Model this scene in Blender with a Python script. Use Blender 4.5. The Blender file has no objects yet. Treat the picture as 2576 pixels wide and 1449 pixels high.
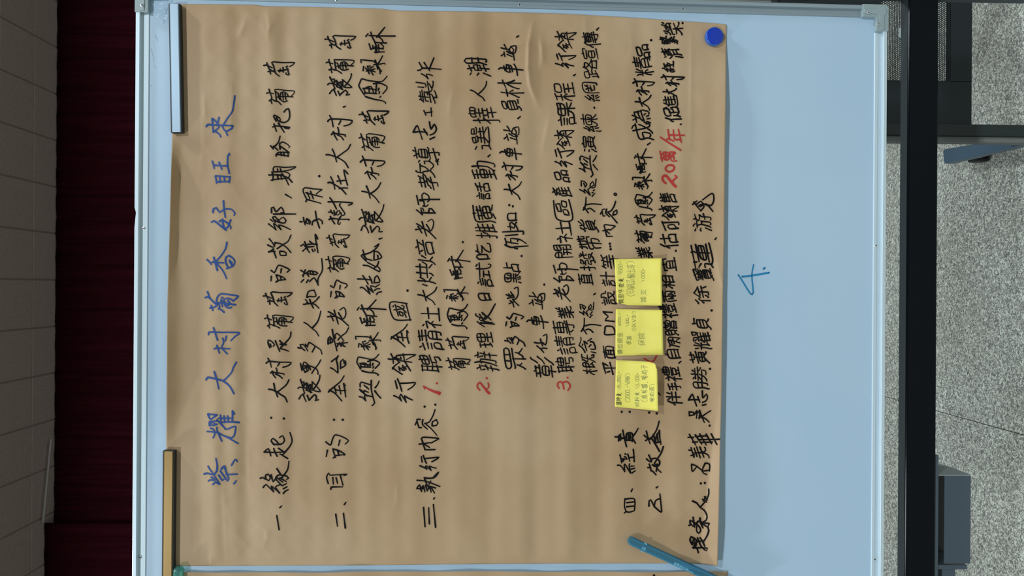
import bpy, math, random
import numpy as np
from mathutils import Vector

# ------------------------------------------------------------ camera, world, lights
SC = bpy.context.scene
COL = SC.collection
FPX = 1950.0                                  # focal length in pixels of the 2576 x 1449 frame
PITCH, ROLL, LEAN = math.radians(1.45), 0.0067, math.radians(1.75)
CAM = np.array([0.0, 0.0, 1.45])
F0 = np.array([0, math.cos(PITCH), -math.sin(PITCH)])
R0 = np.array([0, -math.sin(PITCH), -math.cos(PITCH)])   # picture-right is down in the room (phone held on its side)
U0 = np.array([1.0, 0, 0])
RV = R0 * math.cos(ROLL) + U0 * math.sin(ROLL)
UV = U0 * math.cos(ROLL) - R0 * math.sin(ROLL)
cd = bpy.data.cameras.new('camera')
cd.sensor_width = 36.0
cd.lens = 36.0 * FPX / 2576.0
cd.clip_start = 0.05
cam = bpy.data.objects.new('camera', cd)
COL.objects.link(cam)
from mathutils import Matrix
cam.matrix_world = Matrix(((RV[0], UV[0], -F0[0], CAM[0]), (RV[1], UV[1], -F0[1], CAM[1]),
                           (RV[2], UV[2], -F0[2], CAM[2]), (0, 0, 0, 1)))
SC.camera = cam
SC.view_settings.view_transform = 'Standard'
SC.view_settings.look = 'None'
SC.view_settings.gamma = 1.0
SC.view_settings.use_curve_mapping = False
SC.view_settings.exposure = 0.0

w = bpy.data.worlds.new('world'); SC.world = w; w.use_nodes = True
w.node_tree.nodes['Background'].inputs[0].default_value = (0.75, 0.88, 1.0, 1)
w.node_tree.nodes['Background'].inputs[1].default_value = 0.2

CEIL = 4.0
def ceiling_lamp(x, y, sx, sy, watts, col=(0.86, 0.96, 1.0)):
    l = bpy.data.lights.new('ceiling_light', 'AREA')
    l.shape = 'RECTANGLE'; l.size = sx; l.size_y = sy
    l.energy = watts; l.color = col
    o = bpy.data.objects.new('ceiling_light', l); COL.objects.link(o)
    o.location = (x, y, CEIL - 0.06)
ceiling_lamp(-1.6, -2.3, 0.30, 0.30, 120)      # main pair, behind the viewer
ceiling_lamp(1.45, -2.3, 0.30, 0.30, 120)
ceiling_lamp(-2.2, 0.55, 0.25, 0.25, 50)       # pair above the board, raking it from both sides
ceiling_lamp(2.2, 0.55, 0.25, 0.25, 50)
ceiling_lamp(-1.3, 2.6, 0.5, 0.5, 48)          # pair over the floor behind
ceiling_lamp(1.6, 2.6, 0.5, 0.5, 48)

# ------------------------------------------------------------ helpers
def ray(px, py):
    return F0 + (px - 1288.0) / FPX * RV + (724.5 - py) / FPX * UV
def hit_axis(px, py, ax, val):                # the room point seen at a pixel on the plane (axis = value)
    d = ray(px, py); t = (val - CAM[ax]) / d[ax]
    return CAM + t * d
BN = np.array([0, -math.cos(LEAN), -math.sin(LEAN)])     # out of the whiteboard, towards the viewer
BW = np.array([0, -math.sin(LEAN), math.cos(LEAN)])      # up the whiteboard
BU = np.array([1.0, 0, 0])                               # to the reader's right
BO = CAM + F0 * 1.277
def B(px, py, h=0.0):                         # board coordinates (u, w) of a pixel at height h above the board face
    d = ray(px, py); o = BO + BN * h
    t = np.dot(o - CAM, BN) / np.dot(d, BN)
    p = CAM + t * d - BO
    return float(np.dot(p, BU)), float(np.dot(p, BW))
def Bv(px, py, h):                            # the same for arrays, returns world points
    px = np.asarray(px, float); py = np.asarray(py, float); h = np.asarray(h, float) + 0 * px
    d = F0 + ((px - 1288.0) / FPX)[..., None] * RV + ((724.5 - py) / FPX)[..., None] * UV
    num = np.dot(BO - CAM, BN) + h
    t = num / (d @ BN)
    return CAM + t[..., None] * d
def bw(u, v, h):                              # board coordinates -> room
    return BO + u * BU + v * BW + h * BN

def node_mat(name, color=(0.5, 0.5, 0.5), rough=0.5, metal=0.0, spec=0.5, **kw):
    m = bpy.data.materials.new(name); m.use_nodes = True
    b = m.node_tree.nodes['Principled BSDF']
    b.inputs['Base Color'].default_value = (*color, 1)
    b.inputs['Roughness'].default_value = rough
    b.inputs['Metallic'].default_value = metal
    b.inputs['Specular IOR Level'].default_value = spec
    for k, v in kw.items():
        b.inputs[k.replace('_', ' ')].default_value = v
    return m
def srgb(r, g, b):
    return tuple(((c / 255 + 0.055) / 1.055) ** 2.4 if c > 10 else c / 255 / 12.92 for c in (r, g, b))
def N(m, t, **inp):
    n = m.node_tree.nodes.new(t)
    for k, v in inp.items():
        if k in n.inputs.keys(): n.inputs[k].default_value = v
        else: setattr(n, k, v)
    return n
def L(m, a, b): m.node_tree.links.new(a, b)
def grain(m, scale, amount, c1, c2, bump=0.0, stretch=None, detail=4, dist=0.0, lo=0.35, hi=0.65):
    """noise between two colours, plus a fine bump"""
    b = m.node_tree.nodes['Principled BSDF']
    tc = N(m, 'ShaderNodeTexCoord')
    src = tc.outputs['Object']
    if stretch:
        mp = N(m, 'ShaderNodeMapping'); mp.inputs['Scale'].default_value = stretch
        L(m, src, mp.inputs['Vector']); src = mp.outputs['Vector']
    n = N(m, 'ShaderNodeTexNoise'); n.inputs['Scale'].default_value = scale
    n.inputs['Detail'].default_value = detail; n.inputs['Distortion'].default_value = dist
    L(m, src, n.inputs['Vector'])
    r = N(m, 'ShaderNodeValToRGB'); e = r.color_ramp.elements
    e[0].position = lo; e[0].color = (*c1, 1); e[1].position = hi; e[1].color = (*c2, 1)
    L(m, n.outputs['Fac'], r.inputs['Fac']); L(m, r.outputs['Color'], b.inputs['Base Color'])
    if bump:
        bp = N(m, 'ShaderNodeBump'); bp.inputs['Strength'].default_value = amount; bp.inputs['Distance'].default_value = bump
        L(m, n.outputs['Fac'], bp.inputs['Height']); L(m, bp.outputs['Normal'], b.inputs['Normal'])
    return n, r

def tag(o, label=None, cat=None, group=None, kind=None):
    if label: o['label'] = label
    if cat: o['category'] = cat
    if group: o['group'] = group
    if kind: o['kind'] = kind
    return o
WLOC = {}
def empty(name, loc, label, cat, group=None):
    o = bpy.data.objects.new(name, None); COL.objects.link(o)
    o.empty_display_size = 0.05
    o.location = tuple(float(c) for c in loc); WLOC[o.name] = np.array(loc, float)
    return tag(o, label, cat, group)
def mk(name, verts, faces, m, parent=None, smooth=False, loc=None):
    """one mesh object from room-space points; its origin goes to its thing's base (or its own centre)"""
    V = np.asarray(verts, float).reshape(-1, 3)
    if parent is not None: base = WLOC[parent.name]
    elif loc is not None: base = np.asarray(loc, float)
    else: base = (V.min(0) + V.max(0)) / 2
    me = bpy.data.meshes.new(name)
    me.from_pydata((V - base).tolist(), [], faces)
    me.materials.append(m)
    if smooth:
        me.polygons.foreach_set('use_smooth', [True] * len(me.polygons))
    me.update()
    o = bpy.data.objects.new(name, me); COL.objects.link(o)
    WLOC[o.name] = base
    if parent is not None: o.parent = parent
    else: o.location = base
    return o
class MB:
    def __init__(s): s.v = []; s.f = []
    def add(s, v, f):
        k = len(s.v); s.v += [tuple(map(float, p)) for p in v]; s.f += [tuple(k + i for i in q) for q in f]
        return s
    def hexa(s, p):                           # eight corners: bottom ring 0-3, top ring 4-7
        return s.add(p, [(3, 2, 1, 0), (4, 5, 6, 7), (0, 1, 5, 4), (1, 2, 6, 5), (2, 3, 7, 6), (3, 0, 4, 7)])
    def box(s, x0, x1, y0, y1, z0, z1):
        return s.hexa([(x0, y0, z0), (x1, y0, z0), (x1, y1, z0), (x0, y1, z0), (x0, y0, z1), (x1, y0, z1), (x1, y1, z1), (x0, y1, z1)])
    def prism(s, ring, vec, cap=True):        # ring of points extruded along a vector
        n = len(ring); vec = np.asarray(vec, float); ring = [np.asarray(p, float) for p in ring]
        f = [(i, (i + 1) % n, n + (i + 1) % n, n + i) for i in range(n)]
        if cap: f += [tuple(range(n))[::-1], tuple(range(n, 2 * n))]
        return s.add(ring + [p + vec for p in ring], f)
    def loft(s, rings, close=True, cap=True):
        n = len(rings[0]); v = [p for r in rings for p in r]; f = []
        for k in range(len(rings) - 1):
            for i in range(n if close else n - 1):
                j = (i + 1) % n
                f.append((k * n + i, k * n + j, (k + 1) * n + j, (k + 1) * n + i))
        if cap and close:
            f += [tuple(range(n))[::-1], tuple(range((len(rings) - 1) * n, len(rings) * n))]
        return s.add(v, f)
    def mesh(s, name, m, parent=None, smooth=False, bevel=0, loc=None, seg=2):
        o = mk(name, s.v, s.f, m, parent, smooth, loc)
        if bevel:
            b = o.modifiers.new('bevel', 'BEVEL'); b.width = bevel; b.segments = seg; b.limit_method = 'ANGLE'; b.angle_limit = math.radians(35)
        return o
def disc_lathe(c, ax, a1, a2, prof, n=32):
    """surface of revolution: prof = [(radius, height)], around axis ax through c"""
    rings = []
    for r, h in prof:
        rings.append([c + ax * h + r * (math.cos(2 * math.pi * k / n) * a1 + math.sin(2 * math.pi * k / n) * a2) for k in range(n)])
    mb = MB(); mb.loft(rings); return mb

# ------------------------------------------------------------ materials
M = {}
M['wall'] = node_mat('wall_paint', srgb(120, 120, 118), 0.8)
M['alu'] = node_mat('brushed_aluminium', (0.6, 0.7, 0.76), 0.5, 0.25)
grain(M['alu'], 60, 0.15, (0.58, 0.69, 0.76), (0.66, 0.77, 0.84), 0.0004, stretch=(0.06, 1, 30), detail=3)
M['alu_shaded'] = node_mat('brushed_aluminium_shaded_side', (0.34, 0.41, 0.46), 0.5, 0.5)  # darker aluminium copy: the side rails' dim reflection is put into the colour
grain(M['alu_shaded'], 60, 0.25, (0.30, 0.37, 0.42), (0.38, 0.45, 0.50), 0.0004, stretch=(30, 1, 0.06), detail=3)
M['cap'] = node_mat('grey_plastic', srgb(150, 166, 170), 0.42)
M['screw'] = node_mat('zinc', (0.75, 0.78, 0.8), 0.28, 0.9)
M['hole'] = node_mat('dark_recess', (0.01, 0.01, 0.012), 0.6)
M['board'] = node_mat('whiteboard_enamel', srgb(176, 205, 230), 0.33, spec=0.35)
grain(M['board'], 3.0, 0.2, srgb(175, 201, 225), srgb(181, 205, 227), 0)
M['kraft'] = node_mat('kraft_paper', srgb(178, 150, 118), 0.55, spec=0.4)
M['ink'] = node_mat('black_marker', srgb(12, 10, 11), 0.6, spec=0.12)
M['blue_ink'] = node_mat('blue_marker', srgb(34, 70, 136), 0.5, spec=0.3)
M['red_ink'] = node_mat('red_marker', srgb(176, 48, 44), 0.5, spec=0.3)
M['cyan_ink'] = node_mat('light_blue_marker', srgb(20, 128, 180), 0.45)
M['pencil'] = node_mat('pencil', srgb(150, 150, 82), 0.6)
M['dark_pencil'] = node_mat('dark_pencil', srgb(70, 70, 35), 0.6)
M['note'] = node_mat('yellow_note_paper', srgb(238, 230, 128), 0.75, spec=0.2)
grain(M['note'], 40, 0.1, srgb(240, 226, 108), srgb(244, 231, 118), 0)
M['rubber'] = node_mat('black_rubber', srgb(26, 30, 34), 0.55)
M['silver'] = node_mat('satin_silver', (0.42, 0.52, 0.62), 0.36, 0.45)
grain(M['silver'], 50, 0.05, (0.28, 0.37, 0.46), (0.30, 0.39, 0.48), 0.0001, stretch=(0.05, 1, 25), detail=2)
M['gold'] = node_mat('satin_gold', srgb(160, 132, 80), 0.34, 0.55)
grain(M['gold'], 50, 0.05, srgb(128, 102, 58), srgb(135, 108, 63), 0.0001, stretch=(0.05, 1, 25), detail=2)
M['magnet'] = node_mat('blue_plastic', srgb(6, 52, 176), 0.3)
M['magnet_rim'] = node_mat('blue_plastic_rim', srgb(40, 100, 190), 0.3)
M['black_steel'] = node_mat('black_gloss_steel', srgb(8, 12, 18), 0.16, spec=0.12)
grain(M['black_steel'], 260, 0.25, srgb(7, 11, 17), srgb(10, 14, 20), 0, detail=2)
M['dark_steel'] = node_mat('dark_grey_steel', srgb(40, 48, 50), 0.5)
M['post_steel'] = node_mat('grey_post_steel', srgb(64, 73, 78), 0.5)
M['panel'] = node_mat('black_powder_coat', srgb(24, 33, 39), 0.55)
M['leg'] = node_mat('leg_powder_coat', srgb(32, 40, 42), 0.5)
M['leg_side_lit'] = node_mat('leg_lit_side_coat', srgb(120, 124, 122), 0.55)
M['chair'] = node_mat('slate_grey_plastic', srgb(78, 100, 116), 0.4)
M['tray'] = node_mat('slate_steel', srgb(70, 82, 93), 0.5)
M['chrome'] = node_mat('chrome', (0.85, 0.88, 0.9), 0.15, 1.0)
M['tab'] = node_mat('pale_plastic', srgb(190, 200, 202), 0.5)
M['curtain'] = node_mat('maroon_curtain', srgb(56, 16, 30), 0.9, spec=0.05)
grain(M['curtain'], 8, 0.1, srgb(46, 11, 19), srgb(58, 15, 25), 0, stretch=(6, 1, 0.3), detail=3)
M['tile'] = node_mat('ceiling_tile', srgb(190, 166, 160), 0.85, spec=0.2)
grain(M['tile'], 90, 0.3, srgb(170, 150, 142), srgb(180, 160, 152), 0.001, detail=5)
M['tile_gap'] = node_mat('ceiling_gap', srgb(150, 126, 120), 0.9)
M['rail'] = node_mat('white_rail', srgb(205, 200, 195), 0.6)

def glassy(name, col, rough=0.08, alpha_mix=0.55, thru=None):
    m = bpy.data.materials.new(name); m.use_nodes = True
    nt = m.node_tree; b = nt.nodes['Principled BSDF']
    b.inputs['Base Color'].default_value = (*col, 1); b.inputs['Roughness'].default_value = rough
    b.inputs['IOR'].default_value = 1.45
    tr = nt.nodes.new('ShaderNodeBsdfTransparent'); tr.inputs['Color'].default_value = (*(thru or [c ** 0.5 for c in col]), 1)
    mx = nt.nodes.new('ShaderNodeMixShader'); mx.inputs[0].default_value = alpha_mix
    L(m, tr.outputs[0], mx.inputs[1]); L(m, b.outputs[0], mx.inputs[2]); L(m, mx.outputs[0], nt.nodes['Material Output'].inputs['Surface'])
    return m
M['blue_clear'] = glassy('clear_blue_plastic', (0.11, 0.34, 0.5), 0.06, 0.3, (0.5, 0.8, 0.9))
M['blue_edge'] = glassy('clear_blue_plastic_edge', (0.2, 0.48, 0.66), 0.06, 0.6, (0.5, 0.8, 0.9))
M['green_clear'] = glassy('clear_green_plastic', (0.2, 0.5, 0.44), 0.04, 0.2, (0.6, 0.88, 0.8))
M['green_edge'] = glassy('clear_green_plastic_edge', (0.45, 0.75, 0.72), 0.05, 0.55, (0.7, 0.92, 0.88))
M['blue_print'] = node_mat('pale_blue_print', srgb(140, 205, 230), 0.5)
M['tape'] = glassy('clear_tape', (0.85, 0.92, 0.97), 0.15, 0.12)

# floor: speckled terrazzo
m = M['floor'] = node_mat('terrazzo', (0.4, 0.4, 0.4), 0.45, spec=0.35)
b = m.node_tree.nodes['Principled BSDF']
tc = N(m, 'ShaderNodeTexCoord')
n1 = N(m, 'ShaderNodeTexNoise'); n1.inputs['Scale'].default_value = 125; n1.inputs['Detail'].default_value = 2.0; n1.inputs['Distortion'].default_value = 1.6
n2 = N(m, 'ShaderNodeTexNoise'); n2.inputs['Scale'].default_value = 2.2; n2.inputs['Detail'].default_value = 3
n3 = N(m, 'ShaderNodeTexNoise'); n3.inputs['Scale'].default_value = 190; n3.inputs['Detail'].default_value = 2; n3.inputs['Distortion'].default_value = 0.8
for n in (n1, n2, n3): L(m, tc.outputs['Object'], n.inputs['Vector'])
r1 = N(m, 'ShaderNodeValToRGB'); cr = r1.color_ramp
cr.elements[0].position = 0.36; cr.elements[0].color = (*srgb(112, 118, 116), 1)
cr.elements[1].position = 0.62; cr.elements[1].color = (*srgb(222, 228, 216), 1)
for p, c in ((0.44, srgb(146, 146, 140)), (0.5, srgb(164, 162, 153)), (0.545, srgb(194, 198, 186))):
    e = cr.elements.new(p); e.color = (*c, 1)
L(m, n1.outputs['Fac'], r1.inputs['Fac'])
r2 = N(m, 'ShaderNodeValToRGB'); r2.color_ramp.elements[0].position = 0.33; r2.color_ramp.elements[0].color = (0.68, 0.7, 0.71, 1)
r2.color_ramp.elements[1].position = 0.42; r2.color_ramp.elements[1].color = (1, 1, 1, 1)
L(m, n3.outputs['Fac'], r2.inputs['Fac'])
r3 = N(m, 'ShaderNodeValToRGB'); r3.color_ramp.elements[0].position = 0.35; r3.color_ramp.elements[0].color = (0.86, 0.84, 0.81, 1)
r3.color_ramp.elements[1].position = 0.6; r3.color_ramp.elements[1].color = (1, 1, 1, 1)
L(m, n2.outputs['Fac'], r3.inputs['Fac'])
mm = N(m, 'ShaderNodeMix'); mm.data_type = 'RGBA'; mm.blend_type = 'MULTIPLY'; mm.inputs[0].default_value = 1
L(m, r1.outputs[0], mm.inputs[6]); L(m, r2.outputs[0], mm.inputs[7])
m2 = N(m, 'ShaderNodeMix'); m2.data_type = 'RGBA'; m2.blend_type = 'MULTIPLY'; m2.inputs[0].default_value = 1
L(m, mm.outputs[2], m2.inputs[6]); L(m, r3.outputs[0], m2.inputs[7])
L(m, m2.outputs[2], b.inputs['Base Color'])

# kraft: faint fibres and fine tooth
m = M['kraft']; grain(m, 4, 0.12, srgb(175, 142, 107), srgb(189, 160, 127), 0)
b = m.node_tree.nodes['Principled BSDF']
tc = N(m, 'ShaderNodeTexCoord'); nn = N(m, 'ShaderNodeTexNoise'); nn.inputs['Scale'].default_value = 900; nn.inputs['Detail'].default_value = 3
bp = N(m, 'ShaderNodeBump'); bp.inputs['Strength'].default_value = 0.12; bp.inputs['Distance'].default_value = 0.0004
L(m, tc.outputs['Object'], nn.inputs['Vector']); L(m, nn.outputs['Fac'], bp.inputs['Height']); L(m, bp.outputs['Normal'], b.inputs['Normal'])

# ------------------------------------------------------------ room shell
X0, X1, Y0, Y1 = -5.0, 5.0, -4.5, 5.25
def shell(name, v, m): return tag(mk(name, v, [(0, 1, 2, 3)], m), kind='structure')
shell('wall_back', [(X0, Y1, 0), (X1, Y1, 0), (X1, Y1, CEIL + .1), (X0, Y1, CEIL + .1)], M['wall'])
shell('wall_front', [(X1, Y0, 0), (X0, Y0, 0), (X0, Y0, CEIL + .1), (X1, Y0, CEIL + .1)], M['wall'])
shell('wall_left', [(X0, Y0, 0), (X0, Y1, 0), (X0, Y1, CEIL + .1), (X0, Y0, CEIL + .1)], M['wall'])
shell('wall_right', [(X1, Y1, 0), (X1, Y0, 0), (X1, Y0, CEIL + .1), (X1, Y1, CEIL + .1)], M['wall'])
# floor: a bed and two poured slabs that meet at one fine joint running away from the viewer
jA = hit_axis(2355, 1034, 2, 0.0); jB = hit_axis(2537, 1083, 2, 0.0)
def joint_x(y): return jA[0] + (jB[0] - jA[0]) * (y - jA[1]) / (jB[1] - jA[1])
fl = tag(MB().box(X0, X1, Y0, Y1, -0.06, -0.03).mesh('floor', M['tile_gap'], loc=(0, 0, 0)), kind='structure')
jx = (jA[0] + jB[0]) / 2
MB().box(X0, jx - 0.0012, Y0, Y1, -0.03, 0).mesh('floor_slab', M['floor'], fl)
MB().box(jx + 0.0012, X1, Y0, Y1, -0.03, 0).mesh('floor_slab', M['floor'], fl)
# ceiling: bed plus tiles that can be told apart
ce = tag(MB().box(X0, X1, Y0, Y1, CEIL - 0.0015, CEIL + 0.04).mesh('ceiling', M['tile_gap'], loc=(0, 0, CEIL)), kind='structure')
cy0 = hit_axis(80, 700, 2, CEIL)[1]           # the joint parallel to the stage
tw = abs(hit_axis(80, 210, 2, CEIL)[0] - hit_axis(80, 333.5, 2, CEIL)[0])
cx0 = hit_axis(80, 86.5, 2, CEIL)[0]
tl = cy0 - hit_axis(-8, 700, 2, CEIL)[1]
tile_mesh = None
g = 0.0035
for j in range(-2, 3):
    for i in range(-1, 13):
        xa = cx0 - i * tw; ya = cy0 + j * tl
        if tile_mesh is None:
            t = MB().box(-tw + g, -g, g, tl - g, -0.006, 0.004).mesh('ceiling_tile', M['tile'], loc=(0, 0, 0), bevel=0.003, seg=1)
            tile_mesh = t
        else:
            t = tile_mesh.copy(); COL.objects.link(t)
        t.parent = ce
        t.location = (xa, ya, 0)
# plain ceiling beyond the tiles seen
ya, yb = cy0 - 2 * tl, cy0 + 3 * tl
xa, xb = cx0 - 13 * tw, cx0 + tw
mb = MB()
mb.box(X0, X1, Y0, ya - g, CEIL - .006, CEIL + .004)
if yb < Y1: mb.box(X0, X1, yb + g, Y1, CEIL - .006, CEIL + .004)
mb.box(X0, xa - g, ya, yb, CEIL - .006, CEIL + .004); mb.box(xb + g, X1, ya, yb, CEIL - .006, CEIL + .004)
mb.mesh('ceiling_field', M['tile'], ce)

# curtains
def curtain(name, label, x0, x1, yb, ztop, zbot, seed, pitch=0.16, amp=0.035):
    rnd = random.Random(seed); n = int((x1 - x0) / 0.012); xs = np.linspace(x0, x1, n)
    ph = np.cumsum(np.abs(np.array([rnd.gauss(1, .35) for _ in range(n)]))) * (xs[1] - xs[0]) / pitch * 2 * math.pi
    rows = [ztop, ztop - .05, ztop - .6, (ztop + zbot) / 2, zbot + .3, zbot]
    rings = []
    for k, z in enumerate(rows):
        a = amp * (0.04 + 0.96 * min(1, k / 2))
        y = yb + a * np.sin(ph + 0.15 * k) + 0.2 * a * np.sin(2.3 * ph + k)
        zz = z + (0.0012 * np.sin(ph * 5.7) if k == 0 else 0)
        rings.append([(xs[i], y[i], zz[i] if k == 0 else z) for i in range(n)])
    mb = MB(); mb.loft(rings, close=False, cap=False)
    o = mb.mesh(name, M['curtain'], smooth=True, loc=((x0 + x1) / 2, yb, zbot))
    s = o.modifiers.new('thick', 'SOLIDIFY'); s.thickness = 0.004
    return tag(o, label, 'curtain')
cy = hit_axis(129, 700, 2, CEIL)[1]
xend = hit_axis(100, 1315, 1, cy - 0.06)[0]
curtain('stage_curtain', 'long dark maroon pleated curtain hanging behind the whiteboard', xend - .3, 4.6, cy + .03, CEIL - .012, 0.02, 3)
cy2 = hit_axis(103, 1380, 2, CEIL)[1]
curtain('side_curtain', 'darker maroon curtain end hanging forward of the long curtain', -4.6, hit_axis(108, 1316, 2, CEIL)[0], cy2 + .02, CEIL - .012, 0.02, 8)
a = hit_axis(130, 1105, 2, CEIL - .03); c = hit_axis(110, 1315, 2, CEIL - .03)
d = (c - a) / np.linalg.norm(c - a); nrm = np.array([-d[1], d[0], 0]) * 0.002
mb = MB(); z = np.array([0, 0, 0.008])
mb.hexa([a - nrm, c - nrm, c + nrm, a + nrm, a - nrm + z, c - nrm + z, c + nrm + z, a + nrm + z])
tag(mb.mesh('trim_1', M['rail']), kind='structure')
# ------------------------------------------------------------ whiteboard
WT = (B(338, 400, .008)[1] + B(334, 1100, .008)[1]) / 2            # top edge of the frame
WB = (B(2232, 100, .008)[1] + B(2226, 1300, .008)[1]) / 2          # bottom edge
uin = (B(1000, 13.5)[0] + B(1700, 33)[0] + B(2170, 43)[0]) / 3
RW = 0.019                                            # rail width
UR = uin + RW
UL = UR - 1.80
wb = empty('whiteboard', bw((UL + UR) / 2, WB, -0.008), 'white magnetic whiteboard in an aluminium frame with grey corner caps', 'whiteboard')
mb = MB(); mb.hexa([bw(UL + .004, WB + .004, -.014), bw(UR - .004, WB + .004, -.014), bw(UR - .004, WT - .004, -.014), bw(UL + .004, WT - .004, -.014),
                    bw(UL + .004, WB + .004, 0), bw(UR - .004, WB + .004, 0), bw(UR - .004, WT - .004, 0), bw(UL + .004, WT - .004, 0)])
mb.mesh('writing_surface', M['board'], wb)
PROF = [(0, -15), (0, 6.5), (0.9, 7.8), (6.3, 8.1), (6.9, 7.4), (7.1, 0.9), (13.0, 0.9), (13.5, 1.9), (18.4, 2.0), (19, 1.2), (19, -0.5), (18, -15)]
def rail(a, c, inward, m, dent=None):
    """aluminium rail from board point a to c; inward = unit direction towards the board middle"""
    a = np.array(a, float); c = np.array(c, float); rings = []
    ts = [0, 1] if dent is None else [0, dent - .006, dent - .0015, dent + .004, dent + .012, 1]
    for t in ts:
        p = a + (c - a) * t; r = []
        for k, (d, h) in enumerate(PROF):
            dd = d
            if dent is not None and abs(t - dent) < .005 and k in (1, 2): dd = d + (2.2 if t < dent else 1.2)
            q = p + np.array(inward) * dd / 1000
            r.append(bw(q[0], q[1], h / 1000))
        rings.append(r)
    mb = MB(); mb.loft(rings); return mb.mesh('frame_rail', m, wb)
du = (UL - UR)
udent = (B(340, 541)[0] - (UR - .002)) / (UL - UR)
rail((UR - .002, WT), (UL + .002, WT), (0, -1), M['alu'], udent)
rail((UL + .002, WB), (UR - .002, WB), (0, 1), M['alu'])
rail((UR, WB + .002), (UR, WT - .002), (-1, 0), M['alu_shaded'])
rail((UL, WT - .002), (UL, WB + .002), (1, 0), M['alu_shaded'])
# thin grooves of the extrusion along the bottom rail
for k in range(5):
    d = WB + .0078 + k * .0011
    mb = MB().hexa([bw(UL + .03, d, .0009), bw(UR - .03, d, .0009), bw(UR - .03, d + .0005, .0009), bw(UL + .03, d + .0005, .0009),
             bw(UL + .03, d, .0013), bw(UR - .03, d, .0013), bw(UR - .03, d + .0005, .0013), bw(UL + .03, d + .0005, .0013)])
    mb.mesh('extrusion_rib', M['alu'], wb)
# corner caps: L-shaped caps with a raised tongue on each arm
def cap_mesh(cu, cw, su, sw):
    """corner cap at board corner (cu, cw); su, sw point inwards"""
    A, T = 0.044, 0.0198
    def P3(x, y, h): return bw(cu + su * x / 1, cw + sw * y / 1, h)
    o_ = 0.0035
    ring = [(-.001, o_), (o_, -.001), (A, -.001), (A, T + .0005), (T + .002, T + .0005), (T + .0005, T + .002), (T + .0005, A), (-.001, A)]
    if su * sw < 0: ring = ring[::-1]
    cap = MB().prism([P3(x, y, -.016) for x, y in ring], BN * 0.0255)
    c = cap.mesh('corner_cap', M['cap'], wb, bevel=.0012)
    r2 = [(.007, .004), (.004, .007), (.004, .0155), (.0072, .0175), (.0076, A - .002), (.0145, A - .002), (.0155, .0192), (.0192, .0155), (A - .002, .0145), (A - .002, .0076), (.0175, .0072), (.0155, .004)]
    if su * sw < 0: r2 = r2[::-1]
    t = MB().prism([P3(x, y, .0092) for x, y in r2], BN * 0.0016)
    WLOC[c.name] = WLOC[wb.name]
    t.mesh('cap_tongue', M['cap'], c, bevel=.0006)
    return c
cap_mesh(UR, WB, -1, 1); cap_mesh(UR, WT, -1, -1); cap_mesh(UL, WT, 1, -1); cap_mesh(UL, WB, 1, 1)
# rivets
def rivet(px, py, h):
    u, v = B(px, py, h); c = bw(u, v, h)
    mb = disc_lathe(c, BN, BU, BW, [(.0030, 0), (.0030, .0006), (.0024, .0016), (.0012, .0018), (.0011, .0006)], 14)
    r = mb.mesh('rivet', M['screw'], wb, smooth=False)
    WLOC[r.name] = WLOC[wb.name]
    disc_lathe(c, BN, BU, BW, [(.0010, .0001), (.0010, .0017)], 10).mesh('rivet_hole', M['hole'], r)
for px, py, h in ((363, 574, .0009), (353, 1401, .0009), (358, 14, .0108), (847, 1, .0009), (1307, 13, .0009), (1718, 24, .0009),
                  (2203, 618, .0009), (2200, 1406, .0009), (2184, 32, .0108), (2209, 61, .0108)):
    rivet(px, py, h)

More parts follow.
